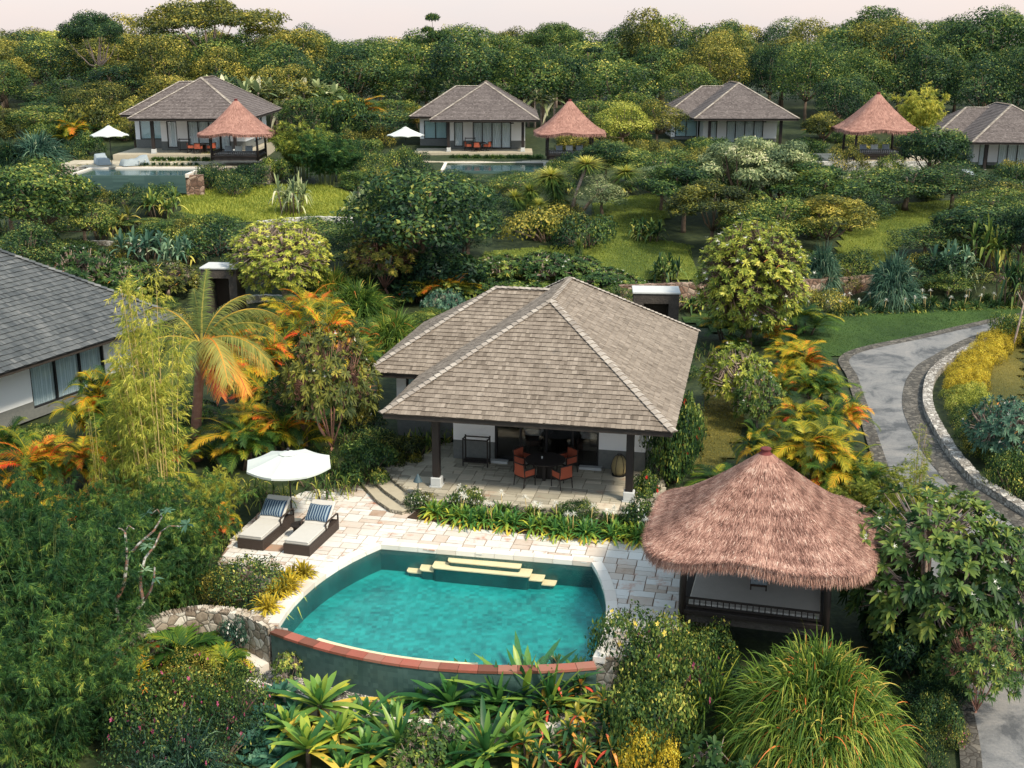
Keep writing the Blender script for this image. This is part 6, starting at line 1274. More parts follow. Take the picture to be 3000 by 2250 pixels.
# pool surroundings
pl('shrub_b', 530, 1290, 1205, 210, 'green clipped shrub beside the loungers and the stone wall', col='mid', z=-.7); pl('shrub_b', 470, 1300, 1225, 130, 'small olive shrub behind the rubble wall', col='olive', rz=1)
for i, (u, v) in enumerate(((600, 1290), (626, 1264), (582, 1314), (648, 1242), (612, 1276))): pl('lily_plain', u, v, v-52, 100, 'yellow strap leaf clump along the left pool coping', group='yellow strap clumps left of the pool', col='gold', rz=i, z=DZ)
pl('crinum_dark', 480, 1180, 1110, 120, 'dark strap leaf plant left of the loungers'); pl('areca_c', 478, 1170, 1075, 90, 'small orange frond palm behind the left lounger', col='areca_gold')
BED = [(950, 1116), (985, 1122), (1025, 1127), (1068, 1132), (1110, 1138), (1152, 1143), (1195, 1148), (1236, 1152), (1278, 1156), (1318, 1159), (1358, 1163), (1395, 1163)]
for i, (u, v) in enumerate(BED): pl('lily' if i % 2 else 'lily_plain', u, v, v-56, 118, 'spider lily clump in the row between terrace and paving', z=DZ+.05, rz=i*1.7, group='spider lilies in front of the terrace')
for i, (u, v) in enumerate([(985, 1105), (1090, 1118), (1150, 1124), (1210, 1132), (1320, 1140), (1265, 1140), (1370, 1145)]): pl('lily_green', u, v, v-56, 110, 'green spider lily clump behind the front row of the flower bed', z=DZ+.05, rz=i, group='green spider lilies behind the front row')
pl('shrub_white', 1012, 1105, 1040, 85, 'white flowering shrub at the left end of the flower bed', z=DZ); pl('shrub_a', 1240, 1130, 1072, 100, 'rounded bright green shrub in the middle of the flower bed', z=DZ); pl('shrub_white', 1395, 1145, 1060, 110, 'shrub with small white flowers at the right end of the flower bed', z=DZ); pl('shrub_red', 1405, 1090, 1010, 85, 'shrub with red flowers beside the right terrace post', z=DZ); pl('shrub_white', 905, 1100, 1052, 65, 'small white flowering shrub around the path lamp', z=DZ); pl('shrub_b', 925, 1098, 1060, 60, 'low reddish green shrub beside the path lamp', z=DZ, col='olive')
pl('shrub_a', 1450, 1060, 835, 140, 'tall hedge shrub along the right villa wall', Y=41.5, z=None); pl('shrub_red', 1490, 1010, 830, 90, 'hedge shrub with bright red flowers beside the grass path'); pl('shrub_red', 1455, 1040, 910, 110, 'glossy shrub with red flowers at the right terrace corner', rz=2)
pl('crinum_dark', 870, 985, 915, 190, 'dark fern like plants left of the terrace'); pl('crinum_dark', 930, 960, 900, 150, 'dark strap leaf plants below the left villa window', rz=1); pl('shrub_c', 790, 1035, 935, 130, 'leafy green shrub at the left end of the terrace steps'); pl('crinum_dark', 700, 1052, 985, 180, 'low leafy edging plants behind the parasol', rz=2); pl('crinum_dark', 570, 1085, 1010, 170, 'low leafy plants left of the parasol', rz=3); pl('shrub_c', 860, 1000, 930, 110, 'yellowish green shrub beside the terrace', col='olive', rz=2); pl('crinum_dark', 760, 1040, 985, 130, 'leafy plants under the pink stemmed frangipani', rz=5)
pl('frangi_open', 712, 1000, 690, 225, 'spreading pink barked frangipani left of the villa', col='olive'); pl('frangi_open', 660, 960, 780, 200, 'leafy frangipani behind the coconut palm', rz=2); pl('frangi_bush', 775, 930, 830, 90, 'small frangipani against the left villa eave', col='olive')
# coconut palm
def coconut():
    x, y, g = hit(424, 990); top = atY(436, 745, y); e = empty('coconut_palm', (x, y, g), 0, 'coconut palm with arching orange fronds beside the golden bamboo', 'palm'); T = np.array([top[0]-x, 0, top[2]-g]); mb = MB(); mb.tube([(0, 0, -.3), (0, 0, .6), tuple(T*.5+np.array([-.06, 0, 0])), tuple(T*.96)], [.27, .21, .19, .17], 14); mb.build('trunk', MATS['bark_pink'], e, True)
    r = np.random.default_rng(9); zc = y*cos(PITCH)+8; m = zc/FPX
    for az, L_, el, bend, dT, lf in ((15, 3.3, .75, 1.9, .42, .75), (-25, 3.2, .55, 1.7, .50, .75), (-50, 2.6, .3, 1.5, .80, .6), (-95, 3.1, .55, 2.2, .38, .75), (-130, 2.2, .5, 2.0, .3, .6), (175, 2.9, .75, 1.7, .35, .7), (150, 3.0, .95, 1.5, .4, .7), (80, 2.6, 1.45, .5, .38, .55), (40, 2.6, 1.2, 1.3, .33, .65), (110, 2.4, 1.2, 1.0, .3, .6), (-8, 2.5, .2, 1.3, .72, .65), (60, 3.0, .8, 1.6, .25, .7), (-100, 3.2, .35, 1.5, .42, .7), (-60, 3.4, .6, 2.0, .5, .75), (-150, 3.0, .6, 1.9, .33, .7), (200, 2.6, .5, 1.7, .5, .65), (-62, 2.6, -.1, 1.0, .85, .55), (-40, 2.8, .0, 1.2, .72, .6), (25, 3.2, 1.0, 1.8, .36, .7)):
        gg = Geo(); V, F, T_ = frond(L_*1.12, 84, lf*1.05, .04, el, bend, fwd=.8, droop=.6, T=dT-.03, dT=.12, r=r, n=3, vee=.05); put_frond(gg, (V, F, T_), tuple(T), radians(az)); fin('frond', gg.mesh('frond'), MATS['coconut'], e)
coconut()
# palms on the left
for i, (u, vb, vt, w_, k, c, lb) in enumerate([(215, 1010, 770, 190, 'areca_a', 'areca', 'yellow crowned areca palm beside the left villa window'), (60, 1090, 940, 180, 'areca_b', 'areca', 'orange tinged areca palm at the left edge below the villa'), (160, 1180, 1060, 200, 'areca_b', 'areca', 'red and orange areca palm in front of the left villa'), (290, 1030, 830, 190, 'areca_a', 'areca_green', 'green areca palm between window and golden bamboo'),
    (120, 1060, 930, 160, 'areca_c', 'areca_gold', 'yellow leaved palm under the left villa window'), (640, 820, 620, 210, 'areca_a', 'areca', 'orange and red areca palm right of the stone gate'), (575, 860, 700, 190, 'areca_b', 'areca', 'flame red areca palm behind the coconut palm'), (690, 860, 650, 170, 'areca_b', 'areca', 'reddish areca palm left of the pink barked frangipani'), (500, 1010, 890, 190, 'areca_b', 'areca_green', 'dark areca palm under the coconut palm'), (540, 1010, 900, 150, 'areca_c', 'areca_green', 'shaded fan palm behind the parasol'),
    (395, 1010, 935, 100, 'areca_c', 'areca', 'small red areca at the foot of the coconut trunk'), (590, 930, 800, 170, 'areca_b', 'areca', 'orange areca palm under the coconut fronds'), (720, 790, 655, 130, 'areca_c', 'areca_gold', 'golden areca palm near the round yellow tree'), (350, 1120, 980, 170, 'areca_b', 'areca_green', 'dark green areca behind the bamboo clump'), (20, 1020, 900, 120, 'areca_c', 'areca_green', 'green palm against the left villa wall'), (960, 655, 590, 120, 'areca_b', 'areca_gold', 'yellow areca palm behind the left wing of the villa roof'), (905, 650, 600, 90, 'areca_c', 'areca', 'small orange palm left of the yellow areca'),
    (545, 900, 760, 180, 'areca_a', 'areca', 'dark red areca palm right of the coconut crown'), (620, 1000, 870, 150, 'areca_b', 'areca', 'dark orange areca palm left of the pink barked frangipani trunk'), (300, 960, 850, 160, 'areca_b', 'areca', 'red areca palm between the left villa and golden bamboo'), (180, 1080, 930, 170, 'areca_a', 'areca', 'orange areca palm below the left villa window'), (500, 800, 690, 140, 'areca_b', 'areca', 'yellow orange areca palm right of the left garden gate'),
    (1740, 850, 735, 170, 'areca_a', 'areca', 'yellow areca palm where the road bends'), (1690, 870, 780, 130, 'areca_b', 'areca', 'red stemmed areca palm beside the road bend'), (1775, 900, 780, 150, 'areca_a', 'areca_green', 'dark green areca palm leaning over the road'), (1725, 980, 840, 170, 'areca_a', 'areca', 'arching orange areca palm in the middle of the palm row'), (1775, 1010, 850, 140, 'areca_b', 'areca_green', 'green areca palm at the road edge below the orange one'), (1740, 1080, 895, 220, 'areca_a', 'areca_gold', 'bright yellow areca palm behind the finial of the thatched roof'), (1690, 1060, 920, 110, 'areca_b', 'areca', 'small red tipped palm left of the bright yellow areca'), (1830, 1110, 960, 160, 'areca_b', 'areca_green', 'yellow areca palm right of the thatched roof peak'), (1640, 1020, 900, 90, 'areca_c', 'areca_green', 'small green palm beside the grass path'), (1740, 720, 650, 150, 'areca_b', 'areca_green', 'green areca palm right of the white flowering round tree'), (1580, 735, 670, 140, 'areca_b', 'areca_green', 'dark palm below the white flowering round tree'), (1660, 740, 690, 110, 'areca_c', 'areca', 'olive palm under the white flowering round tree'),
    (250, 960, 800, 170, 'areca_a', 'areca', 'orange areca palm left of the golden bamboo base'),
    (600, 760, 640, 150, 'areca_a', 'areca', 'orange areca palm beside the stone gate stairs'),
    (660, 740, 610, 140, 'areca_b', 'areca_gold', 'golden areca palm under the round yellow tree'),
    (560, 980, 860, 170, 'areca_a', 'areca', 'red fronded areca palm right of the coconut trunk'),
    (100, 1190, 1040, 170, 'areca_a', 'areca', 'reddish areca palm behind the left bamboo'),
    (1700, 800, 720, 120, 'areca_a', 'areca', 'golden areca palm at the head of the palm row'),
    (1765, 1080, 930, 160, 'areca_a', 'areca', 'orange areca palm between road and thatched roof'),
    (1822, 960, 850, 120, 'areca_b', 'areca', 'orange areca palm overhanging the road edge'),
    (750, 850, 700, 140, 'areca_b', 'areca_green', 'green areca palm behind the pink barked frangipani'),
    (780, 300, 200, 170, 'areca_a', 'areca', 'orange brown palm behind the distant left villa'), (160, 320, 250, 110, 'areca_b', 'areca', 'orange palm left of the distant white parasol')]): pl(k, u, vb, vt, w_, lb, col=c, rz=i*.9)
# single trees of the middle garden
pl('frangi_round', 606, 665, 468, 236, 'round yellow green frangipani tree beside the stone gate'); pl('frangi_tall', 1625, 752, 468, 262, 'round frangipani tree full of white blossoms behind the palms')
pl('frangi_bush', 1592, 890, 738, 165, 'pale leaved frangipani bush right of the villa roof', col='bright'); pl('frangi_bush', 1640, 930, 800, 120, 'frangipani bush beside the grass path', rz=1)
pl('tree_a', 905, 640, 362, 340, 'large dense dark tree with cream flower tips in the middle garden', col='dark'); pl('tree_c', 860, 600, 380, 220, 'left flowering half crown of the dense tree group', col='mid', rz=2); pl('tree_c', 1010, 560, 400, 170, 'dark leafy tree at the right of the dense tree group', col='dark', rz=4)
pl('shrub_c', 940, 640, 520, 240, 'dark fern leaved undergrowth below the dense dark tree', col='dark', rz=1); pl('frangi_open', 830, 640, 492, 180, 'open crowned pale frangipani in front of the dense dark tree', rz=4, col='olive')
pl('mound_mid', 775, 700, 585, 190, 'tall green grass clump left of the villa roof'); pl('mound_mid', 850, 765, 650, 190, 'arching green grass clump touching the left wing roof', rz=2); pl('mound_mid', 720, 660, 560, 120, 'grass clump right of the round yellow tree', rz=3)
pl('frangi_low', 960, 700, 620, 110, 'frangipani shrub with white flowers left of the roof ridge', col='teal'); 
for i, (u, vb, vt, w_) in enumerate([(1080, 600, 545, 150), (1180, 605, 540, 170), (1290, 615, 575, 150), (1035, 640, 590, 130), (1240, 590, 548, 130), (1130, 630, 595, 160), (1350, 640, 590, 110)]): pl('frangi_low', u, vb, vt, w_, 'frangipani shrub with scattered white flowers in the hedge behind the villa ridge', group='frangipani hedge behind the villa roof', rz=i)
for i, (u, vb, vt, w_, k, c, lb) in enumerate([(350, 468, 395, 130, 'heliconia_g', 'mid', 'broad strap leaved clump below the distant left pool'), (300, 560, 465, 170, 'heliconia', 'teal', 'large blue green broad leaved clump at left'), (380, 575, 480, 110, 'heliconia', 'teal', 'broad leaved clump right of the larger blue green one'), (625, 462, 355, 115, 'heliconia_g', 'pale', 'pale broad leaved clump at the edge of the bright grass'), (775, 470, 385, 120, 'heliconia_g', 'pale', 'broad leaved clump behind the dense dark tree'), (240, 500, 430, 140, 'heliconia_g', 'olive', 'yellowish strap leaved clump left of the bright grass'),
    (2060, 600, 490, 150, 'heliconia', 'teal', 'dark strap leaved clump with white flowers at right'), (2150, 590, 440, 160, 'heliconia_g', 'mid', 'tall strap leaved clump at the right edge'), (2190, 660, 520, 120, 'heliconia_g', 'dark', 'dark strap leaved clump under the right edge tree'), (1440, 610, 520, 110, 'heliconia', 'dark', 'dark broad leaved clump left of the white flowering round tree'), (1400, 520, 450, 110, 'heliconia', 'dark', 'dark leaved clump on the edge of the lawn')]): pl(k, u, vb, vt, w_, lb, col=c, rz=i)
for i, (u, vb, vt, w_, k, c, lb) in enumerate([(95, 560, 345, 260, 'tree_a', 'mid', 'dense leafy tree at the left above the dark shingle roof'), (20, 520, 360, 200, 'tree_b', 'dark', 'dark tree cut by the left edge above the roof'), (180, 540, 420, 160, 'tree_c', 'mid', 'smaller leafy tree right of the dense left tree'), (60, 640, 470, 170, 'tree_c', 'dark', 'dark leafy tree behind the left roof ridge'), (180, 655, 525, 170, 'frangi_bush', 'mid', 'frangipani bush above the left villa roof'), (270, 650, 560, 170, 'frangi_bush', 'mid', 'frangipani bush with white flowers left of the golden bamboo'), (360, 640, 560, 150, 'frangi_bush', 'olive', 'yellowish frangipani bush left of the stone gate'),
    (470, 545, 475, 210, 'hedge', 'dark', 'dark clipped hedge mound below the bright grass'), (400, 545, 490, 120, 'hedge', 'mid', 'green hedge mound left of the dark one'), (650, 385, 245, 140, 'feathery', 'bright', 'pale feathery bamboo right of the red thatched pavilion'), (700, 400, 270, 130, 'feathery', 'bamboo', 'green feathery bamboo behind the pale one'), (730, 390, 300, 110, 'feathery', 'bamboo', 'dark drooping bamboo left of the middle parasol'),
    (80, 365, 262, 180, 'mound_dark', 'teal', 'dark drooping pandanus mound left of the far parasol'), (20, 370, 280, 130, 'mound_dark', 'dark', 'dark pandanus mound at the left edge'), (150, 345, 290, 100, 'mound_dark', 'dark', 'dark pandanus beside the covered loungers'), (1780, 630, 495, 110, 'mound_dark', 'teal', 'drooping pandanus right of the white flowering round tree'), (1935, 660, 512, 150, 'mound_dark', 'teal', 'round blue green pandanus in front of the curved brown wall'), (1300, 470, 375, 135, 'tree_c', 'pale', 'pale leaved small tree with cream flowers on the lawn'), (1310, 400, 300, 110, 'tree_b', 'dark', 'dark round tree right of the middle pavilion'), (1250, 560, 505, 60, 'yucca_single', None, 'small spiky yucca at the edge of the lawn'),
    (1225, 470, 325, 190, 'yucca_group', None, 'tall spiky yucca group with ball heads in front of the middle pavilion'), (1150, 480, 385, 130, 'yucca_low', None, 'lower spiky yucca cluster beside the tall group'), (1180, 520, 440, 230, 'hedge', 'olive', 'clipped dark hedge at the foot of the yuccas'), (1270, 535, 455, 170, 'hedge', 'dark', 'dark hedge mound right of the yucca trunks'),
    (1600, 500, 288, 230, 'umbel_tree', 'pale', 'feathery umbrella crowned tree in front of the right distant villa'), (1690, 500, 300, 210, 'umbel_tree', 'pale', 'feathery crowned tree right of the tallest one'), (1480, 500, 345, 230, 'umbel_tree', 'mid', 'yellow green feathery tree above the lawn'), (1540, 545, 385, 220, 'umbel_tree', 'olive', 'feathery olive tree behind the white flowering round tree'), (1760, 510, 345, 240, 'umbel_tree', 'mid', 'feathery green tree left of the shaded lawn'), (1790, 560, 415, 220, 'umbel_tree', 'olive', 'low feathery tree at the edge of the shaded lawn'), (1430, 455, 350, 160, 'umbel_tree', 'pale', 'small pale feathery tree beside the lawn'), (1680, 560, 420, 200, 'tree_c', 'mid', 'leafy tree behind the white flowering round tree'),
    (1120, 440, 370, 160, 'tree_c', 'mid', 'leafy bright shrub tree left of the spiky yuccas'), (1370, 400, 320, 150, 'tree_b', 'mid', 'leafy garden tree between middle pavilion and feathery trees'), (1560, 470, 340, 200, 'tree_c', 'mid', 'leafy understory tree below the tallest feathery tree'), (1500, 420, 330, 150, 'tree_c', 'olive', 'olive understory tree left of the tallest feathery tree'), (1690, 430, 345, 170, 'tree_c', 'dark', 'dark understory tree right of the tallest feathery tree'), (1620, 560, 430, 170, 'tree_c', 'mid', 'leafy tree just behind the white blossomed crown'), (1840, 500, 400, 170, 'tree_c', 'dark', 'dark leafy shrub tree above the shaded lawn'),
    (1030, 500, 400, 150, 'tree_c', 'dark', 'dark leafy tree between the dense tree and the yuccas'), (700, 560, 470, 170, 'tree_c', 'mid', 'leafy tree right of the round yellow tree'), (760, 600, 500, 150, 'tree_c', 'dark', 'dark leafy tree left of the open crowned frangipani'), (2000, 560, 480, 170, 'tree_c', 'dark', 'dark leafy tree above the blue green pandanus'), (2140, 500, 400, 170, 'tree_c', 'mid', 'leafy tree below the right edge pool'), (1850, 600, 530, 120, 'shrub_b', 'dark', 'dark shrub mound above the curved brown wall'), (2040, 600, 530, 130, 'shrub_a', 'dark', 'dark shrub mound right of the blue green pandanus'),
    (2015, 420, 270, 150, 'tree_b', 'dark', 'tall dark tree right of the distant right pavilion'), (1990, 330, 170, 110, 'feathery', 'bamboo_gold', 'pale yellow bamboo plume behind the distant right pavilion'), (1960, 455, 355, 230, 'tree_c', 'dark', 'dark leafy mass below the distant right pavilion'), (1870, 455, 358, 210, 'tree_c', 'mid', 'leafy green shrubs below the pale stone wall'), (2060, 455, 345, 180, 'tree_c', 'dark', 'dark leafy tree left of the mossy roofed villa'), (2130, 420, 385, 170, 'shrub_b', 'olive', 'olive shrubs in front of the right edge pool'), (2110, 560, 440, 200, 'tree_b', 'dark', 'dark shrubby tree left of the right edge'), (2205, 600, 440, 130, 'tree_a', 'dark', 'dark tree with thin branches cut by the right edge'), (1820, 345, 320, 60, 'shrub_b', 'olive', 'small olive shrub left of the distant right pavilion'),
    (460, 368, 318, 70, 'shrub_b', 'olive', 'clipped olive shrub in front of the far left villa porch'), (185, 365, 335, 70, 'shrub_b', 'olive', 'clipped olive shrub left of the covered loungers'), (885, 355, 320, 100, 'hedge', 'dark', 'clipped dark hedge below the middle parasol'), (800, 380, 320, 110, 'shrub_b', 'mid', 'green hedge left of the clipped dark hedge'), (520, 405, 358, 130, 'shrub_b', 'dark', 'dark shrubs under the red thatched pavilion'), (380, 405, 372, 170, 'hedge', 'olive', 'low olive hedge below the distant left pool'), (300, 270, 215, 150, 'tree_b', 'olive', 'bushy olive tree left of the far left villa roof'), (900, 285, 228, 80, 'tree_c', 'gold', 'orange leaved small tree beside the middle parasol'), (290, 330, 245, 90, 'tree_c', 'olive', 'small leaning tree in front of the far left villa'),
    (1420, 330, 210, 130, 'tree_c', 'olive', 'light leaved tree left of the right distant villa'), (1345, 340, 215, 130, 'tree_c', 'bright', 'yellow green tree right of the middle pavilion'), (1430, 420, 318, 170, 'tree_c', 'mid', 'small leafy tree left of the feathery trees'), (1780, 330, 240, 90, 'tree_b', 'olive', 'round leafy tree between distant villa and pavilion'), (1850, 270, 175, 120, 'tree_c', 'mid', 'bright leafy tree behind the distant right pavilion roof'), (1780, 300, 262, 80, 'areca_c', 'areca_green', 'dark palm beside the distant right villa')]): pl(k, u, vb, vt, w_, lb, col=c, rz=0 if 'yucca' in k else i*1.1)
for i, (x, y, w_, h_, k, c) in enumerate([(-34, 88.6, 3.4, 1.3, 'shrub_b', 'olive'), (-31, 88.2, 3.2, 1.0, 'hedge', 'olive'), (-28.5, 88.4, 3.2, 1.1, 'shrub_b', 'dark'), (-26, 88.2, 3.0, 1.2, 'hedge', 'mid'), (-24.5, 96.4, 2.6, 1.0, 'hedge', 'olive'), (-34.9, 97.2, 2.6, .8, 'hedge', 'olive'), (-24, 93.5, 2.8, 1.3, 'hedge', 'dark'), (-23.5, 94.6, 3.6, 1.5, 'shrub_b', 'dark'), (-21, 95, 3.4, 1.6, 'shrub_a', 'dark'), (-21.5, 91.5, 3.4, 1.4, 'shrub_b', 'dark'), (-36.5, 94, 3, 1.8, 'shrub_b', 'olive'), (-19, 97, 3.2, 1.8, 'shrub_a', 'mid'),
    (-8, 96.5, 4, 1.6, 'shrub_b', 'dark'), (3.8, 96.4, 3.6, 1.5, 'shrub_b', 'mid'), (5.5, 100, 4, 1.8, 'shrub_a', 'dark'), (8.5, 104.5, 4, 1.6, 'shrub_b', 'dark'), (-9, 101, 4, 1.9, 'shrub_b', 'mid'), (11.5, 106, 4, 2, 'shrub_a', 'olive'), (4.6, 106.6, 3.0, 1.3, 'shrub_b', 'olive'),
    (31, 97.5, 3.4, 1.8, 'shrub_b', 'mid'), (34.5, 97.6, 3.2, 1.2, 'shrub_b', 'dark'), (41.5, 99, 4, 2.2, 'shrub_a', 'dark'), (45, 100, 4.5, 2.6, 'shrub_a', 'dark'), (28, 99, 4, 2.2, 'shrub_b', 'olive'), (24, 100, 4, 2.0, 'shrub_a', 'mid'), (20, 101, 4, 2.0, 'shrub_b', 'mid'), (16, 102, 4, 1.9, 'shrub_a', 'olive'), (45, 107, 4, 1.5, 'hedge', 'olive'), (48.5, 109, 4, 1.3, 'hedge', 'mid')]):
    plant(k, (x, y, float(zt(x, y))-.1), w_, h_+.7, 'dense %s shrub masking the stone terrace edge on the far slope' % {'olive': 'olive', 'dark': 'dark green', 'mid': 'green'}[c], col=c, group='terrace edge shrubs on the far slope, '+c, seed=i)
for i in range(34):
    u = 1650+(i//2)*36+(i%2)*16+R6.uniform(-8, 8); v = 688-(u-1650)*.045-(i%2)*14; pl('lily' if i%5==0 else 'lily_green', u, v, v-34, 62, 'dark strap leaved lily in the bed under the curved brown wall', group='lilies along the curved brown wall', col='dark' if i % 3 else 'mid')
for i in range(16): u = 690-40*i*.35; 
for i, u in enumerate(np.linspace(330, 450, 12)): pl('lily_plain', u, 352, 332, 36, 'lily clump on the terrace of the far left villa', group='lilies before the far left villa', col='mid', Y=100.9, z=5.65)
for i, u in enumerate(np.linspace(300, 425, 9)): pl('lily_green', u, 352, 344, 34, 'low lily clump along the coping of the distant left pool', group='lilies behind the distant left pool', col='dark', Y=96.9, z=5.65)
for i, u in enumerate(np.linspace(975, 1170, 17)): pl('lily_plain', u, 345, 326, 38, 'lily clump in the hedge before the middle distant villa', group='lilies before the middle distant villa', col='mid', Y=110.6, z=4.85)
# the golden curved hedge inside the road wall and its plants
HP = smoothl([hit(u, v)[:2] for u, v in ((2140, 735), (2085, 775), (2045, 815), (2035, 860), (2045, 905), (2065, 960), (2110, 1010), (2160, 1050), (2215, 1095))], 4)
HQ = resamp(HP, 26)
for i, (x, y) in enumerate(HQ):
    for j, dx in enumerate((.55, 1.3)):
        c = 'gold' if i < 13 else ('bright' if i < 16 else 'mid'); u_, k_ = ('hedge', 'hedge_shrub'); lb = ('golden yellow' if i < 13 else 'yellow green' if i < 16 else 'green')+' hedge shrub in the curved row behind the white rubble wall'
        plant('hedge' if j else 'shrub_b', (x+dx+.1, y+R6.uniform(-.2, .2), float(zt(x, y))+.1), R6.uniform(1.3, 1.7), R6.uniform(.7, 1.0), lb, col=c, group='curved hedge behind the road wall, '+c, seed=i)
for i, (u, vb, vt, w_, k, c, lb) in enumerate([(2165, 1000, 850, 170, 'frangi_bush', 'teal', 'dark frangipani bush inside the curved hedge at the right edge'), (2200, 930, 860, 90, 'frangi_low', 'teal', 'small frangipani behind the dark bush at right'), (2130, 990, 900, 110, 'shrub_b', 'olive', 'olive yellow shrub below the curved lawn'), (2190, 1070, 960, 130, 'shrub_b', 'mid', 'green shrub at the right edge beside the white wall'), (2195, 740, 660, 110, 'shrub_a', 'mid', 'leafy shrub where the road leaves the frame')]): pl(k, u, vb, vt, w_, lb, col=c, rz=i)
tree_from('bare_tree', 'thin pale bare trunk leaning over the curved hedge at the right edge', 760, 2184, [([(2184, 760), (2196, 720), (2206, 680), (2216, 640)], .06, .045), ([(2212, 660), (2205, 645), (2198, 630)], .03, .015)], 0, 'bark_pale', [], z=None)
# ------------------------------------------------------------------ forest belt behind
VT_ = [(0, 62), (60, 55), (150, 72), (180, 30), (290, 20), (320, 60), (600, 60), (640, 48), (700, 60), (760, 88), (900, 78), (945, 25), (1000, 52), (1090, 60), (1150, 70), (1190, 50), (1240, 55), (1290, 78), (1345, 60), (1385, 12), (1440, 30), (1480, 66), (1560, 38), (1620, 64), (1700, 42), (1800, 42), (1870, 15), (1940, 28), (2000, 66), (2070, 20), (2150, 8), (2212, 45), (2400, 40)]
def prof(u): return float(np.interp(u, [p[0] for p in VT_], [p[1] for p in VT_]))-14
ZN = lambda u: 'far left' if u < 420 else 'left' if u < 900 else 'middle' if u < 1350 else 'right' if u < 1800 else 'far right'
def frow(vt, pv_): return 'on the skyline' if vt < pv_+12 else 'just under the skyline' if vt < pv_+38 else 'half way down the forest belt' if vt < 140 else 'low in the forest belt'
FL = [(0, 'at the left frame edge'), (110, 'left of the dark flat topped tree'), (228, 'by the dark flat topped tree'), (340, 'left of the wide rain tree'), (470, 'by the wide rain tree'), (590, 'right of the wide rain tree'), (700, 'between far left and middle villas'), (820, 'above the middle parasol'), (940, 'by the narrow tiered tree'), (1060, 'above the middle villa roof'), (1180, 'by the flat crowned skyline tree'), (1290, 'above the middle pavilion'), (1390, 'by the tall pale rounded tree'), (1490, 'left of the right villa roof'), (1600, 'above the right villa roof'), (1710, 'right of the right villa roof'), (1800, 'left of the right pavilion peak'), (1890, 'above the right pavilion peak'), (1990, 'above the yellow bamboo plume'), (2080, 'left of the mossy villa roof'), (2160, 'above the mossy villa roof'), (2250, 'at the right frame edge')]
def fland(u): return min(FL, key=lambda p: abs(p[0]-u))[1]
VF = [(-36, -21, 99, 119), (-11, 4, 110, 130), (14, 29, 115, 135), (40, 60, 110, 130), (35, 41, 98, 106), (3, 9, 103, 110)]
def blocked(x, y, m=1.5): return any(a-m < x < b+m and c-m < y < d+m for a, b, c, d in VF)
def ftree(k, u, Y, vt, w_, col, label, group=None, **kw):
    x = atY(u, 300, Y)[0]; g = float(zt(x, Y)); top = atY(u, vt, Y)[2]; return plant(k, (x, Y, g-.1), w_*Y/FPX, max(2, top-g), label, col=col, group=group, **kw)
ftree('rain_tree', 470, 150, -12, 330, 'olive', 'wide flat topped rain tree with pale limbs against the sky at left'); ftree('rain_tree', 228, 140, 18, 165, 'dark', 'smaller dark flat topped tree left of the wide rain tree')
ftree('tiered_tree', 945, 150, 14, 90, 'mid', 'narrow tiered tree rising above the skyline near the middle'); ftree('rain_tree', 1200, 160, 40, 150, 'mid', 'flat crowned tree on the skyline right of the middle villa roof'); ftree('forest_2', 1390, 150, 8, 130, 'olive', 'tall rounded pale tree rising above the skyline right of centre'); ftree('tiered_tree', 1270, 138, 90, 110, 'dark', 'dark layered tree behind the middle pavilion')
ftree('forest_0', 1560, 165, 36, 110, 'mid', 'rounded tree on the skyline above the right distant villa'); ftree('forest_3', 1890, 150, 12, 170, 'olive', 'broad tree on the skyline above the distant right pavilion', rz=1); ftree('forest_1', 2120, 150, 6, 200, 'mid', 'tallest broad tree on the skyline near the right edge'); ftree('forest_4', 650, 150, 46, 140, 'olive', 'bushy tree on the skyline right of the rain tree')
for i, (u, vt, Y, w_) in enumerate([(500, 130, 124, 150), (590, 135, 126, 160), (690, 140, 128, 150), (1010, 150, 134, 150), (1090, 155, 136, 150), (450, 150, 122, 120), (1170, 170, 134, 110)]): ftree('banana', u, Y, vt, w_, 'pale', 'pale banana clump among others behind the left and middle villas', 'banana plants behind the distant villas')
cols = {'far left': ['olive', 'olive', 'bright', 'mid', 'dark'], 'left': ['olive', 'mid', 'mid', 'olive', 'dark', 'dark'], 'middle': ['mid', 'olive', 'mid', 'dark', 'mid'], 'right': ['dark', 'mid', 'dark', 'olive', 'mid'], 'far right': ['dark', 'mid', 'dark', 'dark']}
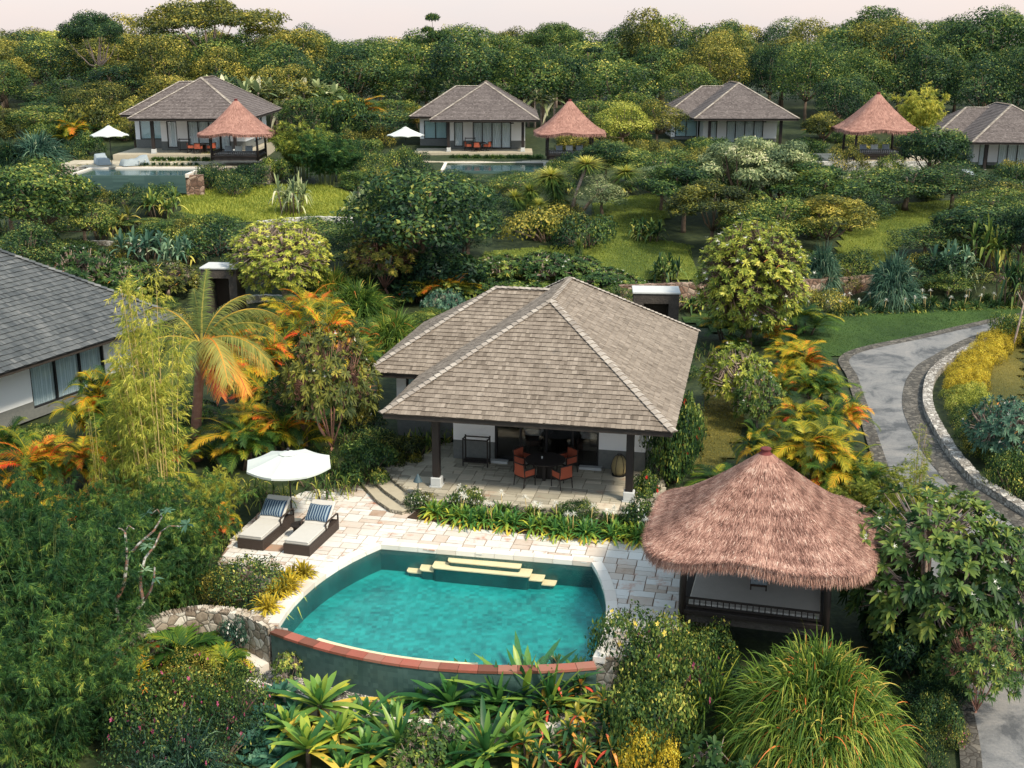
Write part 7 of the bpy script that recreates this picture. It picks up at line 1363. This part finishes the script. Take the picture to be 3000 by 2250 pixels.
for Y, gap, hi, lo, ks in ((121, 5.0, 195, 250, 1), (128, 6.0, 120, 215, 0), (135, 6.4, 85, 170, 0), (143, 7.0, 60, 140, 0), (152, 7.5, 50, 110, 0), (163, 7.5, 45, 90, 0), (176, 7, 55, 80, 0), (196, 8.5, 50, 74, 0)):
    x = -.47*Y
    while x < .47*Y:
        yy = Y+R6.uniform(-2.2, 2.2); xx = x+R6.uniform(-1.2, 1.2); x += gap
        if blocked(xx, yy): continue
        u = 1106+FPX*xx/(yy*cos(PITCH)+(CH-9)*sin(PITCH)); zone = ZN(u); pv_ = prof(u)
        vt = max(R6.uniform(hi, lo), pv_+R6.uniform(2, 14))
        if u > 1400: vt = max(pv_+R6.uniform(3, 60), vt-R6.uniform(10, 70))
        elif R6.random() < .25: vt = max(pv_+R6.uniform(3, 25), vt-R6.uniform(20, 50))
        if Y > 170: vt = pv_+R6.uniform(0, 10)
        k = R6.choice(['forest_0', 'forest_1', 'forest_2', 'forest_3', 'forest_4', 'forest_dense']) if not ks else R6.choice(['forest_bush', 'forest_2', 'forest_4'])
        if u > 1450 and not ks and R6.random() < .5: k = 'forest_dense'
        g = float(zt(xx, yy)); top = atY(u, vt, yy)[2]; c = R6.choice(cols[zone])
        plant(k, (xx, yy, g-.1), gap*R6.uniform(.95, 1.5), max(2.5, top-g), {'olive': 'olive', 'bright': 'yellow green', 'mid': 'green', 'dark': 'dark green'}[c]+' broadleaf tree '+frow(vt, pv_)+', '+fland(u), col=c, group='forest trees behind the distant villas', seed=int(u))
for i, (u, vb, vt, w_, k, c) in enumerate([(2020, 1600, 1490, 120, 'shrub_a', 'dark'), (2035, 1540, 1440, 110, 'shrub_c', 'dark'), (2000, 1680, 1580, 110, 'shrub_b', 'dark'), (1960, 1330, 1230, 120, 'shrub_c', 'dark'), (2040, 1470, 1380, 110, 'shrub_b', 'dark')]): pl(k, u, vb, vt, w_, 'dark shrub '+where(u, vb)+' beside the road', col=c, rz=i, group='dark shrubs beside the road')
# ------------------------------------------------------------------ low filler planting between the hand placed plants
KEEP = [DECK, TP, pool, [tuple(p) for p in RL]+[tuple(p) for p in RR[::-1]], [tuple(p) for p in RO_]+[tuple(p) for p in RK2[::-1]], slabp]+[q[0] for q in LAWNS]
def rect(v, a, b, c, d):
    lx = [(a, c), (b, c), (b, d), (a, d)]; cz, sz = cos(v.rotation_euler[2]), sin(v.rotation_euler[2]); return [(v.location[0]+x*v.scale[0]*cz-y*v.scale[1]*sz, v.location[1]+x*v.scale[0]*sz+y*v.scale[1]*cz) for x, y in lx]
KEEP += [hitp([(520, 1480), (700, 1490), (900, 1540), (1120, 1540), (1120, 1659), (520, 1659)])]
KEEP += [rect(mv, 1.2, 9.3, -1, 13.8), rect(mv, -1.6, 1.6, 5.9, 13.5), rect(lv, 1, 9.2, 0, 14)]+[rect(f, -2, 10, -.5, 14) for f in FARV]+[[(-37.5, 87), (-19, 87), (-19, 102), (-37.5, 102)], [(-10, 97), (12.5, 97), (12.5, 112.3), (-10, 112.3)], [(45, 98), (56, 98), (56, 108), (45, 108)], [(30, 99), (48, 99), (48, 108.5), (30, 108.5)], rect(pv, -2.3, 2.3, -2.1, 2.1), rect(gl_, -1.4, 1.4, -3, 4), rect(gr_, -1.5, 1.5, -2, 4)]
occ = []; FILL = []
def fill(n, ya, yb, kinds, hgt, wid, dmin, vis=None):
    global FILL
    k = 0; t = 0
    while k < n and t < n*40:
        t += 1; y = R6.uniform(ya, yb); x = R6.uniform(-.50, .50)*(y+6); 
        if any(inside([x], [y], P)[0] for P in KEEP): continue
        if vis and not vis(x, y): continue
        if any((x-a)**2+(y-b)**2 < dmin**2 for a, b in occ[-420:]): continue
        w_ = R6.uniform(*wid)
        if any(inside([x+w_*.33*cos(q)], [y+w_*.33*sin(q)], P)[0] for P in KEEP for q in (0, 1.57, 3.14, 4.71)): continue
        key, c = R6.choice(kinds); occ.append((x, y)); k += 1; g = float(zt(x, y)); zc = y*cos(PITCH)+(CH-g)*sin(PITCH); u = 1106+FPX*x/zc; v = 829.5+FPX*((CH-g)*cos(PITCH)-y*sin(PITCH))/zc
        cn = {'olive': 'olive', 'mid': 'green', 'dark': 'dark green', 'teal': 'blue green', 'bright': 'light green', 'pale': 'pale', 'areca': 'orange', 'gold': 'golden', 'areca_green': 'green', 'grassy': 'grassy'}[c]
        nm = PROTO[key][0].replace('_', ' '); fo_ = plant(key, (x, y, g-.05), w_, R6.uniform(*hgt), '%s low %s %s' % (cn, nm, where(u, v)), col=c, group='%s %s between the larger plants' % (cn, nm), seed=k); FILL.append((fo_, w_))
fill(70, 19, 34, [('shrub_b', 'dark'), ('shrub_a', 'dark'), ('shrub_pink', 'olive'), ('shrub_c', 'dark'), ('crinum_dark', 'dark'), ('shrub_b', 'mid')], (.5, .9), (1.4, 2.2), 1.0)
fill(85, 34, 60, [('shrub_b', 'dark'), ('shrub_c', 'mid'), ('crinum_dark', 'mid'), ('shrub_a', 'mid'), ('frangi_low', 'mid'), ('areca_c', 'areca_green'), ('shrub_b', 'olive'), ('crinum_dark', 'dark')], (.7, 1.2), (1.6, 2.6), 1.3)
fill(230, 60, 98, [('shrub_b', 'dark'), ('shrub_b', 'olive'), ('shrub_a', 'mid'), ('frangi_low', 'mid'), ('shrub_c', 'mid'), ('hedge', 'olive'), ('crinum_dark', 'mid'), ('shrub_a', 'dark'), ('tree_c', 'mid'), ('tree_c', 'dark'), ('heliconia_g', 'mid'), ('umbel_tree', 'mid')], (.8, 1.7), (2.4, 3.8), 1.75)
fill(60, 98, 122, [('shrub_b', 'dark'), ('shrub_b', 'olive'), ('shrub_a', 'mid'), ('forest_bush', 'olive'), ('forest_bush', 'mid')], (1.2, 2.4), (3, 4.5), 2.8, vis=lambda x, y: not blocked(x, y, 2))
# ------------------------------------------------------------------ drop low fillers that nothing of shows, then finish the labels
from mathutils import Vector
bpy.context.view_layer.update(); dg_ = bpy.context.evaluated_depsgraph_get(); CO = Vector((0, 0, CH)); NDROP = 0; RS = random.Random(4)
for fo_, w_ in FILL:
    p = fo_.matrix_world.translation; h = PROTO_H = fo_.scale[2]; seen = False; mine = {fo_.name}|{c.name for c in fo_.children}; bb = [c for c in ([fo_] if fo_.type == 'MESH' else fo_.children)]; top = max((c.matrix_world @ Vector(v)).z for c in bb for v in c.bound_box)
    for _ in range(26):
        a = RS.uniform(0, 6.28); q = Vector((p.x+.45*w_*cos(a)*RS.random(), p.y+.45*w_*sin(a)*RS.random(), p.z+(top-p.z)*RS.uniform(.4, 1.0))); d = (q-CO).normalized()
        ok, lc, no, ix, ob, mt_ = S.ray_cast(dg_, CO, d)
        if ok and ob.name in mine: seen = True; break
    if not seen:
        for c in list(fo_.children): c.name = 'gone'
        fo_['drop'] = 1; NDROP += 1
for o in [o for o in S.objects if o.get('drop')]:
    for c in list(o.children): bpy.data.objects.remove(c)
    bpy.data.objects.remove(o)
bpy.context.view_layer.update(); seen_l = {}
for o in S.objects:
    if o.parent is None and o.get('label') and o.get('kind') is None: seen_l.setdefault(o['label'], []).append(o)
for lb, os_ in seen_l.items():
    if len(os_) < 2: continue
    for o in os_:
        t = o.matrix_world.translation; u, v = proj(t.x, t.y, t.z+.5); w2 = lb.split()
        for cut in (' in the row between terrace and paving', ' in the curved row behind the white rubble wall', ' behind the front row of the flower bed', ' in the bed under the curved brown wall', ' masking the stone terrace edge on the far slope', ' among others left of the yellow dracaenas', ' in the hedge behind the villa ridge', ' along the left pool coping', ' in the hedge before the middle distant villa', ' on the terrace of the far left villa', ' along the coping of the distant left pool', ' among others behind the left and middle villas'):
            if lb.endswith(cut): w2 = lb[:-len(cut)].split()+(['in', 'the', 'row'] if 'row' in cut or 'bed' in cut or 'hedge' in cut else []); break
        nl = ' '.join(w2)+', '+where(u, v)
        if len(nl.split()) <= 16 and ('just' not in lb): o['label'] = nl
# rows that still read alike are numbered off by their neighbours in the row
seen_l = {}
for o in S.objects:
    if o.parent is None and o.get('label') and o.get('kind') is None: seen_l.setdefault(o['label'], []).append(o)
ORD = ['leftmost', 'second from the left', 'third from the left', 'fourth from the left', 'fifth from the left', 'sixth from the left', 'seventh from the left']
for lb, os_ in seen_l.items():
    if len(os_) < 2 or len(os_) > 8: continue
    os_.sort(key=lambda o: o.matrix_world.translation.x/max(1, o.matrix_world.translation.y))
    for i, o in enumerate(os_):
        t_x = 'rightmost' if i == len(os_)-1 else ORD[i]; nl = t_x+' '+lb if 'from' not in t_x else lb+', '+t_x
        if len(nl.split()) <= 16: o['label'] = nl
for o in S.objects:
    l_ = o.get('label')
    if l_ and len(l_.split()) > 16: o['label'] = ' '.join(l_.split()[:16])
